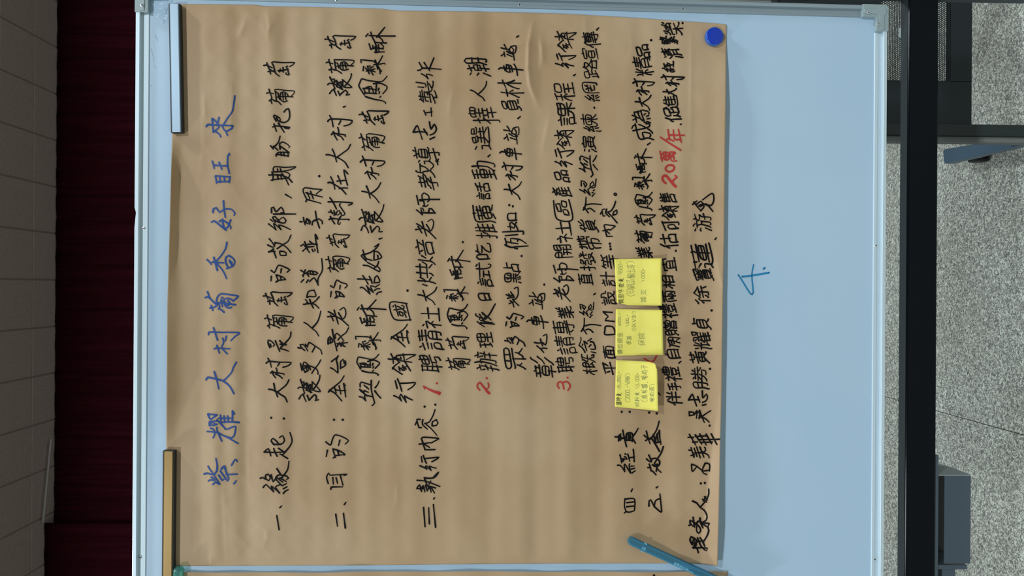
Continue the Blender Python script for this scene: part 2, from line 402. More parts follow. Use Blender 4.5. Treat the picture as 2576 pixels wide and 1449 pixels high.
# ------------------------------------------------------------ pen strokes
def smooth_poly(P, step, sub=True):
    P = [np.array(p, float) for p in P]
    if len(P) < 3:
        a, c = P[0], P[-1]; n = max(1, int(np.hypot(*(c - a)) / step))
        return np.array([a + (c - a) * i / n for i in range(n + 1)])
    out = []
    Q = [P[0]] + P + [P[-1]]
    for i in range(1, len(Q) - 2):
        p0, p1, p2, p3 = Q[i - 1:i + 3]
        n = max(1, int(np.hypot(*(p2 - p1)) / step))
        for k in range(n):
            t = k / n
            # tension-reduced Catmull-Rom so that corners stay fairly tight
            m1 = (p2 - p0) * .45; m2 = (p3 - p1) * .45
            out.append((2 * t**3 - 3 * t**2 + 1) * p1 + (t**3 - 2 * t**2 + t) * m1 + (-2 * t**3 + 3 * t**2) * p2 + (t**3 - t**2) * m2)
    out.append(P[-1])
    return np.array(out)
class Ink:
    """marker strokes as flat ribbons with round ends, laid on a sheet given by lift(px, py) -> height"""
    def __init__(s, lift): s.v = []; s.f = []; s.lift = lift
    def poly(s, pts):
        k = len(s.v); s.v += [tuple(p) for p in pts]; return k
    def dot(s, x, y, r, n=10, ry=None):
        ry = ry or r
        k = s.poly([(x, y)] + [(x + r * math.cos(2 * math.pi * i / n), y + ry * math.sin(2 * math.pi * i / n)) for i in range(n)])
        s.f += [(k, k + 1 + i, k + 1 + (i + 1) % n) for i in range(n)]
    def stroke(s, P, w, w2=None, step=4.0, rnd=None):
        P = smooth_poly(P, step)
        n = len(P)
        if n < 2: return s.dot(P[0][0], P[0][1], w * .6)
        T = np.gradient(P, axis=0); ln = np.hypot(T[:, 0], T[:, 1]); ln[ln < 1e-9] = 1; T /= ln[:, None]
        Nn = np.stack([-T[:, 1], T[:, 0]], 1)
        w2 = w if w2 is None else w2
        W = np.linspace(w, w2, n) * .5
        if rnd: W = W * (1 + .10 * np.sin(np.linspace(rnd.uniform(0, 6), rnd.uniform(3, 10), n)))
        k = len(s.v)
        for i in range(n):
            s.v.append(tuple(P[i] + Nn[i] * W[i])); s.v.append(tuple(P[i] - Nn[i] * W[i]))
        for i in range(n - 1): s.f.append((k + 2 * i, k + 2 * i + 2, k + 2 * i + 3, k + 2 * i + 1))
        s.dot(P[0][0], P[0][1], W[0], 8); s.dot(P[-1][0], P[-1][1], W[-1] , 8)
        for i in range(1, n - 1):               # close the wedge at sharp turns
            if np.dot(T[i - 1], T[i + 1]) < .75: s.dot(P[i][0], P[i][1], W[i], 8)
    def mesh(s, name, m, parent, off=0.0007, label=None, kind=None):
        a = np.array(s.v)
        base = s.lift(a[:, 0], a[:, 1])
        # layer the strokes microscopically so that crossings never coincide
        V = Bv(a[:, 0], a[:, 1], base + off)
        # all faces wound towards the viewer
        F = []
        for f in s.f:
            p = [a[i] for i in f]
            ar = sum(p[i][0] * p[(i + 1) % len(p)][1] - p[(i + 1) % len(p)][0] * p[i][1] for i in range(len(p)))
            F.append(f if ar < 0 else f[::-1])
        o = mk(name, V, F, m, parent)
        if label: o['label'] = label
        if kind: o['kind'] = kind
        return o
def zc(ox, oy, sc, *strokes):                 # strokes noted on an enlarged view of the sheet
    return [[(ox + x / sc, oy + y / sc) for x, y in st] for st in strokes]

# figure 4 on the board
ik = Ink(lambda x, y: 0 * x)
S4 = zc(1750, 580, 7.247, [(780, 810), (840, 900), (920, 1030), (985, 1130), (1030, 1168), (1050, 1130), (1040, 1010), (1026, 850), (1032, 740), (1058, 622)],
        [(850, 840), (1000, 825), (1180, 795), (1335, 770)], [(1238, 700), (1260, 680)])
ik.stroke(S4[0], 4.2, 3.6); ik.stroke(S4[1], 5); ik.stroke(S4[2], 5)
ik.mesh('marker_writing', M['cyan_ink'], wb, .0003, 'light blue marker figure 4 with a dot')
# smudges left near the top corner
M['smudge'] = node_mat('smudge', srgb(128, 152, 174), 0.5)
ik = Ink(lambda x, y: 0 * x)
for st in zc(320, 0, 13.17, [(1330, 280), (1290, 400), (1240, 560), (1215, 700), (1210, 790)], [(1240, 290), (1300, 330)], [(930, 1150), (960, 1250), (1010, 1370)], [(1440, 80), (1500, 0)]):
    ik.stroke(st, 1.0, .5)
for st in zc(300, 0, 3.6225, [(286, 775), (298, 790)], [(290, 440), (305, 500), (318, 560)], [(322, 600), (335, 628)]):
    ik.stroke(st, .8, .4)
ik.mesh('scuff_marks', M['smudge'], wb, .0002, kind='stuff')
# clear tape patch in the corner
def sheet(fn, nu, nv):
    v = []; f = []
    for j in range(nv + 1):
        for i in range(nu + 1): v.append(fn(i / nu, j / nv))
    for j in range(nv):
        for i in range(nu):
            a = j * (nu + 1) + i; f.append((a, a + 1, a + nu + 2, a + nu + 1))
    return v, f
def tape_fn(s, t):
    px = 371 + 62 * s + 6 * t; py = -14 + (46 + 40 * s) * t
    h = .0011 + .0010 * abs(math.sin(9 * s + 5 * t)) * math.sin(math.pi * s) + .0008 * math.sin(14 * t + 6 * s) * math.sin(math.pi * t)
    u, v = B(px, py, 0); return bw(u, v, h)
v, f = sheet(tape_fn, 30, 24)
o = mk('clear_tape', v, f, M['tape'], smooth=True)
tag(o, 'wrinkled clear tape stuck on the whiteboard beside its upper right corner cap', 'tape')

# ------------------------------------------------------------ the big kraft sheet
def interp(tab, x): return np.interp(x, [a for a, _ in tab], [c for _, c in tab])
E_top = [(11, 457), (60, 446), (333, 433), (450, 430), (600, 426), (760, 421), (1000, 419), (1130, 418), (1424, 437)]      # py -> px of the sheet's top edge
E_bot = [(62, 1827.5), (250, 1826), (400, 1824), (600, 1822), (730, 1819), (960, 1816), (1100, 1812), (1300, 1808), (1424, 1805)]
E_rgt = [(440, 10), (560, 11), (640, 12), (665, 15.5), (800, 18), (960, 22), (1000, 27), (1200, 29), (1400, 34), (1500, 39), (1600, 45), (1700, 52), (1800, 58.5), (1828, 62)]   # px -> py
E_lft = [(430, 1424), (600, 1423), (900, 1422), (1300, 1418), (1600, 1417), (1740, 1417), (1780, 1420), (1810, 1425.5)]
def paper_px(s, t):
    """s: 0 right edge .. 1 left edge of the sheet (picture top..bottom), t: 0 top edge .. 1 bottom edge (picture left..right)"""
    pyc = 12 + s * 1412
    x = interp(E_top, pyc) * (1 - t) + interp(E_bot, 62 + s * 1362) * t
    y = interp(E_rgt, x) * (1 - s) + interp(E_lft, x) * s
    return x, y
rs = np.random.RandomState(11)
WAV = [(rs.uniform(.6, 1.3), rs.uniform(0.028, 0.075), rs.uniform(0.0006, 0.0026), rs.uniform(0, 6.28), rs.uniform(0, 6.28)) for _ in range(9)]
CREASE = [  # polylines on the sheet with ridge height (mm) and half width (px)
    ([(1338, 62), (1330, 110), (1328, 170), (1333, 215), (1352, 262)], 2.4, 7),
    ([(1338, 100), (1300, 112), (1285, 130)], 1.5, 7), ([(1360, 95), (1364, 150), (1358, 165)], 1.4, 7),
    ([(1382, 290), (1372, 340), (1364, 380)], .7, 8), ([(1140, 225), (1132, 260), (1128, 300)], .5, 8),
    ([(618, 45), (608, 75), (600, 95)], 1.0, 8), ([(672, 30), (676, 60), (674, 100)], .9, 7), ([(660, 60), (668, 85), (690, 60)], .6, 6),
    ([(500, 160), (508, 300), (506, 420), (500, 470)], .7, 9), ([(512, 240), (516, 300)], .6, 6),
    ([(585, 205), (582, 260), (580, 330)], .7, 12), ([(560, 1180), (566, 1300), (572, 1420)], .5, 10),
    ([(668, 1330), (672, 1355), (662, 1372)], .5, 7), ([(528, 1395), (531, 1424)], .7, 7), ([(1000, 1215), (998, 1260), (992, 1275)], .5, 8),
    ([(628, 1100), (626, 1150), (629, 1240)], .5, 9), ([(1738, 70), (1738, 200), (1736, 380)], .6, 6), ([(1470, 40), (1474, 90), (1462, 120)], .5, 8),
    ([(1740, 470), (1738, 600), (1742, 700)], .5, 9), ([(1800, 640), (1812, 700), (1826, 735)], .8, 9), ([(1585, 80), (1590, 120), (1580, 160)], .4, 7)]
def seg_dist(x, y, pl):
    best = np.full(np.shape(x), 1e9); run = np.zeros(np.shape(x)); side = np.zeros(np.shape(x)); L0 = 0
    tot = sum(math.dist(pl[i], pl[i + 1]) for i in range(len(pl) - 1))
    for i in range(len(pl) - 1):
        ax, ay = pl[i]; bx, by = pl[i + 1]; dx, dy = bx - ax, by - ay; l2 = dx * dx + dy * dy
        t = np.clip(((x - ax) * dx + (y - ay) * dy) / l2, 0, 1)
        ex = x - ax - t * dx; ey = y - ay - t * dy; d = np.hypot(ex, ey)
        m_ = d < best
        best = np.where(m_, d, best); run = np.where(m_, (L0 + t * math.sqrt(l2)) / tot, run)
        side = np.where(m_, np.sign(ex * dy - ey * dx), side)
        L0 += math.sqrt(l2)
    return best, run, side
def lift(px, py):
    """height of the sheet above the board, in metres"""
    x = np.asarray(px, float); y = np.asarray(py, float)
    X = (x - 430) / 1395.0; Y = (y - 10) / 1410.0
    h = 0.0016 + 0 * X
    fade = np.clip((x - 455) / 60, 0, 1) * np.clip((y - 8) / 25, .25, 1) * np.clip((1424 - y) / 25, .25, 1)
    wv = 0
    for ww, lam, bend, p1, p2 in WAV:          # soft rolls left over from the rolled-up sheet, running across it
        wv = wv + ww * lam * .0125 * np.sin((X + bend * 9 * np.sin(3.1 * Y + p2)) / lam * 2 * math.pi * .72 + p1) * (0.65 + 0.35 * np.sin(4.3 * Y + p2))
    h = h + wv * fade * (.5 + .75 * np.exp(-((x - 545) / 90) ** 2) + .25 * np.sin(Y * 5 + X * 4) ** 2)
    h = h + 0.0012 * fade
    for k in range(5):                          # crumple: short ridges that wander, strongest towards the sheet's upper right and lower edge
        p_ = (1.7 * k, 2.3 * k)
        q_ = np.sin(X * (31 + 7 * k) + 3.2 * np.sin(Y * (9 + 3 * k) + p_[0]) + p_[1]) * np.sin(Y * (13 + 5 * k) + 2.4 * np.sin(X * (11 + 2 * k) + p_[1]) + p_[0])
        h = h + (.00042 - .00005 * k) * (1 - np.abs(q_)) ** 1.6 * fade * (.45 + .75 * np.exp(-((X - .12) / .16) ** 2) + .6 * np.exp(-((X - .66) / .1) ** 2 - (Y / .3) ** 2) + .45 * np.exp(-((X - .95) / .08) ** 2))
    for pl, a, wd in CREASE:
        bb = 60
        d, r, sd = seg_dist(x, y, pl)
        prof = np.exp(-np.abs(d) / wd) * (1 + .45 * sd * np.clip(d / wd, 0, 1))
        h = h + a * .0018 * prof * np.sin(np.clip(r, 0.03, .97) * math.pi) ** .5
    # free top edge between the two magnet bars stands off the board
    be = np.clip((y - 338) / 90, 0, 1) * np.clip((1128 - y) / 120, 0, 1)
    te = interp(E_top, y)
    wd_ = 27 + 8 * np.sin(y / 120.0 + .6) + 3 * np.sin(y / 37.0)
    h = h + .0165 * be * np.log1p(np.exp((1 - (x - te) / wd_) * 5)) / 5.0
    # loose bottom edge curls out, held by the magnet at one end and the blue bar at the other
    xb = interp(E_bot, y)
    hold = np.clip((y - 110) / 160, 0, 1) * (0.85 + .15 * np.sin(y / 130.0 + 1)) * np.clip((1455 - y) / 110, .1, 1)
    q = np.clip(1 - (xb - x) / 190.0, 0, 1)
    h = h + .0115 * hold * q ** 2
    wg = np.clip((y - 1030) / 330, 0, 1)         # the corner end is folded up along a slanting line
    q2 = np.clip(1 - (xb - x) / (8 + 36 * wg), 0, 1)
    h = h + .00026 * (8 + 36 * wg) * q2 * np.clip((y - 960) / 90, 0, 1)
    # nearly flat under magnets
    mg = np.exp(-(((x - 1798) / 40) ** 2 + ((y - 92) / 40) ** 2))
    return np.maximum(h * (1 - .75 * mg), .0006)
NS, NT = 360, 420
ts = np.linspace(0, 1, NT + 1); ss = np.linspace(0, 1, NS + 1)
TT, SS = np.meshgrid(ts, ss)
PX, PY = paper_px(SS.ravel(), TT.ravel())
HH = lift(PX, PY)
V = Bv(PX, PY, HH)
F = [(j * (NT + 1) + i, (j + 1) * (NT + 1) + i, (j + 1) * (NT + 1) + i + 1, j * (NT + 1) + i + 1) for j in range(NS) for i in range(NT)]
u0, w0 = B(1120, 724); 
kp = mk('kraft_paper', V, F, M['kraft'], smooth=True, loc=bw(u0, B(1800, 724)[1], 0))
sm = kp.modifiers.new('thick', 'SOLIDIFY'); sm.thickness = 0.00018; sm.offset = -1
tag(kp, 'large brown kraft paper sheet covered in handwriting, held by magnets on the whiteboard', 'paper')

# second sheet: only its right edge shows along the picture's lower border
def lift2(x, y): return .0036 + .0016 * np.sin(x / 61.0) * np.clip((y - 1430) / 20, 0.4, 1) + .001 * np.sin(x / 23.0 + 1) + .0016 * np.exp(-np.maximum(y - 1438, 0) / 14.0)
def fn2(s, t):
    x = 452 + (1830 - 452) * t; y0 = 1438.5 + 2.2 * math.sin(t * 9) * (1 - t) + .8 * math.sin(t * 31)
    y = y0 + s * 620
    return x, y
xs = []; 
for j in range(61):
    for i in range(201): xs.append(fn2((j / 60) ** 1.7, i / 200))
xs = np.array(xs); V = Bv(xs[:, 0], xs[:, 1], lift2(xs[:, 0], xs[:, 1]))
F = [(j * 201 + i, (j + 1) * 201 + i, (j + 1) * 201 + i + 1, j * 201 + i + 1) for j in range(60) for i in range(200)]
k2 = mk('kraft_paper', V, F, M['kraft'], smooth=True)
sm = k2.modifiers.new('thick', 'SOLIDIFY'); sm.thickness = 0.00018; sm.offset = -1
tag(k2, 'second brown kraft sheet, only its edge strip showing left of the big sheet', 'paper')
ik = Ink(lift2); ik.stroke([(1642, 1452), (1645, 1446), (1650, 1455)], 4); ik.mesh('marker_writing', M['ink'], k2, .0006)

# stroke skeletons of the characters used, and where each one is written (px box in the photograph)
GLYPHS = {
'(': [[23,58,21,57,15,47,11,32,11,21,13,12,17,3,20,0]],
')': [[4,58,7,56,12,48,15,40,16,32,17,26,15,15,13,8,10,1]],
',': [[7,4,10,5,11,10,12,14,10,15]],
'-': [[19,26,9,26]],
'.': [[10,15,10,15]],
'0': [[17,15,15,15,11,19,9,25,8,31,9,41,11,49,14,53,16,54,23,54,28,50,30,45,31,41,31,27,28,18,25,15,20,14,17,15]],
'1': [[20,54,20,14]],
'2': [[6,47,8,51,9,52,15,55,22,54,24,52,27,47,27,40,26,35,20,25,15,20,14,14],[7,11,13,14,31,14]],
'5': [[8,16,9,15,14,14,20,14,26,17,28,20,29,22,29,28,26,33,20,36,13,37,13,55,27,55]],
'6': [[23,53,17,47,13,41,11,33,10,32,10,22,11,18,15,15,18,14,23,14,28,16,30,21,30,27,30,29,27,32,25,34,21,35,11,33]],
'8': [[15,35,25,35],[15,35,14,36,10,40,10,44,10,48,11,50,13,53,19,55,26,53,30,49,30,41,25,35],[15,35,14,32,10,29,9,26,9,21,12,16,17,14,23,14,25,15,28,16,30,19,31,22,30,28,25,35]],
'9': [[16,15,21,19,28,29,29,35,30,36,30,45,28,51,23,54,15,54,10,50,9,45,9,41,13,36,16,34,29,35]],
'A': [[15,28,36,28],[15,28,16,34,22,49,25,51],[15,28,13,27,7,13],[25,55,25,51],[25,51,28,50,35,33,35,29,38,27,44,13,47,11]],
'B': [[26,35,11,35],[26,35,27,37,31,42,32,47,31,50,26,54,19,55,11,54,11,14,27,14,30,15,34,18,36,21,35,27,32,31,26,33,26,35]],
'D': [[35,52,43,47,46,40,47,31,45,26,43,21,36,16,33,15,23,14,12,14,11,54,24,55,35,52]],
'I': [[11,14,11,54]],
'L': [[32,14,11,14,11,54]],
'M': [[11,14,11,51],[47,51,42,49,32,37,30,35,26,37,17,49,11,51],[48,53,48,14]],
'N': [[11,14,11,50,12,50],[47,18,42,20,17,48,12,50],[12,50,10,54],[48,15,47,16,48,19,48,54]],
'O': [[50,43,52,38,52,30,50,25,47,20,40,15,34,14,28,14,22,15,16,19,11,25,10,32,10,41,15,48,22,53,28,55,39,54,45,50,50,43]],
'S': [[30,48,27,53,23,55,15,55,10,51,9,47,11,40,14,38,25,30,28,24,28,20,26,16,23,14,19,13,12,14,8,17,6,22]],
'×': [[23,35,22,35],[33,25,12,45],[25,38,20,33]],
'、': [[7,22,11,22,22,11]],
'。': [[10,12,14,9,18,9,21,10,23,12,25,16,24,20,22,23,18,25,14,25,11,24,8,20,8,14,10,12]],
'一': [[9,37,65,37]],
'三': [[18,37,55,37],[60,59,14,59],[10,13,64,13]],
'並': [[21,65,25,57],[20,23,15,39,13,41],[58,42,59,40,53,23],[28,57,25,57],[25,57,25,52],[30,11,30,52],[53,65,48,57,48,52],[44,11,44,52],[10,11,65,11],[11,52,63,52]],
'二': [[59,55,15,55],[10,15,64,15]],
'五': [[31,39,30,39],[33,59,31,41,31,39,30,39,26,12],[9,12,64,12],[50,12,53,33,52,39,17,39],[60,59,13,59]],
'享': [[50,32,54,33,59,33],[50,32,50,33,15,33],[34,67,35,66,36,65,37,60],[20,51,55,51,55,42,55,41,19,41,18,42,18,51,20,51],[50,32,48,29,38,26,37,25,36,10,35,8,25,7,24,8],[9,20,65,20],[9,60,64,60]],
'人': [[65,10,64,10,56,15,51,20,43,34,40,45,36,47],[36,65,36,47],[36,47,34,45,32,36,25,22,19,16,10,10]],
'介': [[37,63,47,53,52,49,64,43,68,44],[37,63,35,62,24,50,10,43,7,43],[50,8,50,38],[24,38,24,27,21,18,16,12,12,9,8,9]],
'估': [[15,46,11,45,7,40,7,38],[61,11,31,11],[65,51,27,51],[46,65,46,32],[61,8,61,32,31,32,31,8],[16,8,16,45,15,48,16,53,22,65]],
'伴': [[35,52,30,62],[16,47,12,46,7,40,7,39],[56,51,61,62],[66,27,25,27],[45,8,45,65],[63,44,29,44],[23,65,20,58,17,54,16,49,17,46,17,8]],
'位': [[17,47,12,45,9,40,8,38],[51,11,52,16,56,33,57,44],[35,44,39,20],[62,53,30,53],[46,60,45,65,46,68],[65,11,27,11],[24,65,18,54,17,48,17,9]],
'作': [[65,25,45,25],[17,47,12,45,9,40,8,38],[64,40,45,40],[28,42,35,54,37,55],[40,66,40,64,38,59,37,55],[66,54,37,55],[45,8,45,54],[24,65,18,54,17,49,17,9]],
'例': [[53,10,55,8,61,9,62,9,63,12,63,65],[8,38,8,41,10,45,14,46],[31,30,34,28,37,27],[37,27,38,28,40,33,42,46,30,47],[37,27,36,23,34,19,25,8],[52,25,52,58],[44,62,25,62],[33,62,30,47,29,46,26,37,23,33],[21,67,19,65,15,55,14,48,14,46,15,46,15,8]],
'便': [[23,9,26,8,31,10,36,13,37,15],[15,46,11,44,9,41,8,36],[37,15,40,15],[37,15,33,19],[40,15,42,14,45,12,58,9,65,9,68,10],[46,30,45,30],[65,62,28,62],[29,41,62,41],[45,30,29,30,30,52,61,52,62,51,62,30,46,30],[40,15,44,22,45,30,46,30,46,62],[22,65,16,53,15,47,16,45,16,8]],
'促': [[46,29,62,29],[46,44,61,45,61,62,31,63,31,45,46,44],[15,47,10,45,7,40,7,37],[46,44,46,11],[31,21,34,20,39,14,41,12,45,12,48,10,65,9,68,12],[20,65,16,56,15,49,15,46,15,45,15,8],[24,9,29,17,30,21,31,21,32,32]],
'保': [[44,30,44,31],[44,30,32,16,26,12],[16,47,12,46,8,41,7,39],[48,31,55,21,63,13,65,12],[46,45,61,46,61,62,31,62,31,46,46,45],[46,45,46,31],[46,8,46,28,44,31,43,32,26,32],[65,32,50,32,48,31,44,31],[17,8,17,46,16,49,17,54,23,65]],
'假': [[65,9,62,10,55,17],[15,8,15,44,14,45],[26,34,39,34],[14,45,15,55,19,65],[14,45,10,43,8,40,8,37],[40,9,42,8,45,10,50,13,52,16,55,17],[40,21,26,21],[48,46,62,46,62,63,48,63],[48,36,62,36,62,31,60,25,57,21,55,19],[48,36,48,30,52,21,55,19],[55,19,55,17],[26,8,26,63,40,63,40,46,26,46]],
'傳': [[15,47,10,45,7,40,7,37],[65,29,64,31,60,32],[58,38,60,32],[34,18,34,23],[34,18,39,12],[65,61,26,61,22,64],[30,46,62,46],[56,31,55,9,55,8,48,7,44,9],[66,23,25,23],[58,38,56,39,30,39,30,53,30,54,62,53,62,40,58,38],[46,31,46,65],[26,30,60,31,60,32],[16,8,16,45,15,48,16,54,19,58,21,64,23,65,25,66]],
'免': [[16,49,16,49],[64,19,65,14,64,11,63,10,45,10,43,12,43,32],[26,61,27,66,30,67],[34,32,35,32],[37,48,36,33,34,32,34,28,30,21,25,16,17,11,12,10,7,10],[40,49,41,53,44,57,45,60,44,61,24,61,17,54,16,50,16,32,59,32,59,49,37,48,15,49,10,47]],
'內': [[37,48,35,46,32,38,29,32,24,27,20,25],[36,50,37,48,39,46,40,41,45,33,50,28,53,26],[37,48,35,56,32,60,28,64],[48,10,51,8,58,8,61,10,61,50,39,50,37,49,35,50,13,50,13,8]],
'全': [[15,45,16,44,16,42,19,40,55,40,59,45],[55,25,19,25],[37,40,37,10],[67,42,65,42,55,48,45,56,39,63,36,64,35,63,23,50,14,44,8,42],[64,10,10,10]],
'兩': [[55,20,52,28,51,30,49,31],[25,32,23,30,22,25,19,20],[43,20,46,25,47,30,49,31],[47,39,49,31],[64,62,10,62],[36,10,36,62],[49,11,53,9,56,9,59,10,60,11,61,48,13,49,13,8],[31,20,28,30,25,33,24,37,23,40]],
'出': [[58,59,58,41,16,41,15,59],[36,65,36,12],[61,12,13,12,13,31],[61,9,61,31]],
'刷': [[49,25,49,59],[63,64,63,10,60,8,54,8,53,9],[8,10,8,12,10,17,12,28,12,62,39,62,40,49,12,49],[28,8,28,49],[18,15,18,37,40,36,40,16,35,15,33,17]],
'動': [[36,9,37,12],[10,22,36,22],[42,50,64,49,63,23,61,11,60,9,56,8,52,8,49,10],[10,38,36,38],[37,55,8,55],[36,38,36,46,10,46,10,30,10,30,35,30,36,38],[23,12,23,63],[50,65,50,48,47,29,41,15,37,12],[8,63,10,62,14,62,20,63,23,63,34,65,37,64],[37,12,36,13,34,13,8,10]],
'勝': [[32,30,32,31,39,37,40,42],[32,30,25,30],[45,27,45,27],[25,48,11,48],[11,33,25,33],[38,60,35,64],[55,42,56,38,59,35,64,31,66,31],[60,64,56,58,56,53],[44,43,45,53,47,53,48,65,50,68],[32,30,35,27,60,26,59,14,57,9,55,8,48,9],[34,53,62,53],[9,7,8,10,11,25,11,62,25,62,25,14,24,9,19,8],[32,9,37,11,42,17,44,23,45,27,45,27,46,34,48,36],[65,42,31,42]],
'化': [[25,26,30,26,36,30,40,31],[61,53,58,48,47,38,41,36],[19,48,15,47,9,40],[40,64,40,16,42,10,45,9,61,10,64,12,65,21],[25,65,20,55,19,50,20,47,20,8]],
'區': [[61,62,11,62,11,11,65,11],[59,20,59,34,45,34,45,20,59,20],[35,54,50,54,50,43,50,42,30,42,30,43,30,54,35,54],[22,34,22,20,35,20,35,34,22,34]],
'印': [[50,21,54,19,59,19,62,20,62,60,41,60,41,9],[12,42,31,42],[31,22,17,19,12,18,12,58,13,59,19,60,29,64,33,63]],
'可': [[56,61,56,10,55,9,52,8,44,8,40,10],[65,61,9,61],[16,20,16,46,39,45,39,25,16,25]],
'台': [[56,46,59,45,61,42],[56,46,55,50,47,58,45,58],[56,46,54,45,26,44,16,44],[16,44,18,49,27,58,31,64,34,66],[56,12,17,12],[17,9,18,32,55,32,56,9]],
'吃': [[40,65,38,55],[31,46,36,54,38,55],[55,40,54,36,44,28,35,18,33,13,35,10,38,9,61,9,65,11,66,18],[38,55,64,55],[10,25,24,25,24,59,10,60,10,20],[61,42,56,40,55,41,37,41]],
'吳': [[36,37,35,25],[40,24,42,17,49,12,61,8,64,8,65,9],[8,8,10,8,17,9,26,13,32,19,33,24],[50,63,55,62,55,48,27,48,28,63,50,63],[15,59,15,37,58,37,58,25],[9,25,64,25]],
'呂': [[36,44,55,44,55,62,18,62,18,44,36,44],[36,44,35,30],[14,10,59,10],[59,10,59,30,15,30,14,8]],
'品': [[30,12,11,12],[43,12,63,12],[50,63,53,62,53,45,21,45,21,63,50,63],[11,8,11,33,30,32,30,9],[43,8,43,33,63,32,63,8]],
'員': [[45,14,48,14,63,8,66,9],[59,35,15,35],[28,14,26,14],[59,27,15,27],[26,19,26,14],[5,9,12,8,26,14],[55,54,55,63,18,63,18,52,55,52,55,54],[59,27,59,20,58,19,16,19,15,19,15,44,58,44,59,27]],
'售': [[57,10,17,10],[40,58,40,59],[16,54,12,52,10,50],[62,33,17,33],[57,50,17,50],[58,42,17,42],[17,8,17,24,57,24,57,8],[19,59,39,58,40,59,60,59],[35,67,38,66,40,60,40,33],[17,31,17,53,16,54,17,58,19,59,20,65,24,67]],
'四': [[56,30,48,30,45,31,44,32,44,60],[62,15,11,15],[19,27,23,30,27,38,29,47,29,60],[11,10,11,60,62,60,62,11]],
'國': [[44,25,48,20,50,19,53,19,54,20,55,24,54,26],[44,25,44,30],[44,25,42,24,38,20,35,18],[40,49,40,49],[44,30,47,31,51,42],[63,10,11,10],[52,55,48,57],[35,25,19,22],[33,39,32,41,21,41,21,32,32,31,33,39],[19,49,55,49],[11,8,11,63,63,62,63,8],[40,56,40,49,40,48,41,36,43,31,44,30]],
'在': [[34,67,31,65,29,55],[18,35,14,34,9,30],[61,34,30,34],[46,46,46,10],[28,10,64,10],[10,55,64,55],[18,9,18,36,19,41,25,51,26,55]],
'地': [[35,43,48,46],[28,39,35,40],[49,49,53,49,57,51,63,52,62,29,60,26,56,26,55,27],[35,59,35,12,37,10,41,9,61,10,65,12,66,17,65,19],[25,49,8,49],[17,65,17,25],[48,66,48,23],[25,27,22,25,18,25,16,23,9,20,5,21]],
'執': [[31,44,29,43,26,33],[53,23,49,28,45,29],[45,33,38,37],[34,21,9,21],[21,8,21,33],[21,48,21,65],[11,59,31,59],[39,52,59,52,59,29,60,13,63,10,65,10,66,10,67,16,66,20],[32,33,10,33],[33,48,9,48],[15,38,14,42,14,48],[37,11,41,18,45,29,45,33,46,34,46,39,47,65]],
'多': [[33,44,32,46,28,50,24,50],[50,43,45,41,44,36],[9,10,13,8,25,10,42,16,43,18],[38,67,34,65,33,60],[34,25,38,24,43,18],[19,25,22,25,41,36,61,36,61,31,55,25,48,20,43,18],[10,51,15,51,28,59,32,60,34,60,52,60,55,60],[51,60,50,55,45,50,39,46,33,44,32,42,25,39,14,35,11,35,9,37]],
'大': [[36,44,37,44],[36,45,34,46,10,46],[66,10,63,10,57,13,50,21,44,30,39,42,37,44],[37,65,36,50,36,44],[11,10,18,14,26,22,32,32,34,41,39,46,64,46]],
'如': [[41,15,63,15],[24,23,24,22],[41,10,41,58,63,58,63,11],[10,9,12,10,18,14,22,18,24,23,26,25,31,39,32,51,31,52,9,52],[32,12,32,15,27,20,25,20,23,24,20,25,12,32,16,47,16,52,18,52,20,65]],
'婚': [[20,22,24,21],[61,20,36,20],[51,52,53,52],[61,10,36,10],[15,52,14,52],[50,64,51,53,53,52,54,46,57,40,60,37,65,37,66,40,65,44],[17,65,15,52,14,52,14,47,10,32,11,31,16,27,20,25],[9,52,26,51,25,39,22,27,20,25],[36,8,36,30,60,30,61,10],[65,52,35,52],[62,65,58,65,50,64,36,63,35,39],[20,25,20,22,17,17,12,11,9,9],[46,40,35,39,34,38]],
'宜': [[22,34,51,34],[22,22,51,22],[38,58,38,62,36,66],[11,48,11,58,62,58,63,48],[22,10,22,46,51,46,51,10],[65,10,9,10]],
'宣': [[53,29,20,29],[36,65,37,60],[64,10,10,10],[19,49,55,49],[53,29,53,40,20,40,20,19,53,19,53,29],[63,51,63,59,38,60,11,59,10,51]],
'容': [[60,41,51,48,46,51],[65,25,63,25,59,27,54,28],[20,10,53,10],[20,27,20,27],[35,66,37,65,38,60],[25,51,19,45,14,41,12,41],[37,43,44,37,52,31,54,28],[11,52,11,60,62,60,63,52],[53,10,54,28],[37,43,35,42,28,35,23,31,21,29,20,26,20,8],[53,26,22,26,20,27,18,27,10,24,7,25]],
'寶': [[37,62,36,66],[46,15,46,15],[46,15,46,14],[46,14,46,15],[46,14,46,14],[57,29,18,29],[27,13,27,15],[57,22,18,22],[23,41,23,54],[50,41,50,53],[39,48,63,47],[31,48,15,48],[32,42,11,40],[64,57,64,60,63,61,10,61,10,57,13,54,32,54],[40,43,40,40,60,40,60,43],[42,54,49,53,59,54],[66,8,62,8,48,12,45,16,27,15,18,16,18,34,19,35,55,35,57,34,57,17,56,16,48,16,45,13,43,12],[39,48,39,52,42,54,42,57,44,58],[31,12,27,13,23,11,11,8,8,9]],
'專': [[28,12,20,18,20,23],[55,32,51,37],[15,45,58,45],[49,30,49,12,48,9,47,8,39,8,37,9],[63,61,10,61],[65,23,8,23],[37,65,37,31],[51,37,50,38,16,38,15,38,15,52,16,53,57,53,58,52,58,39,57,38,52,38,51,37],[11,30,48,31,49,30,50,31,54,31,55,32,63,30]],
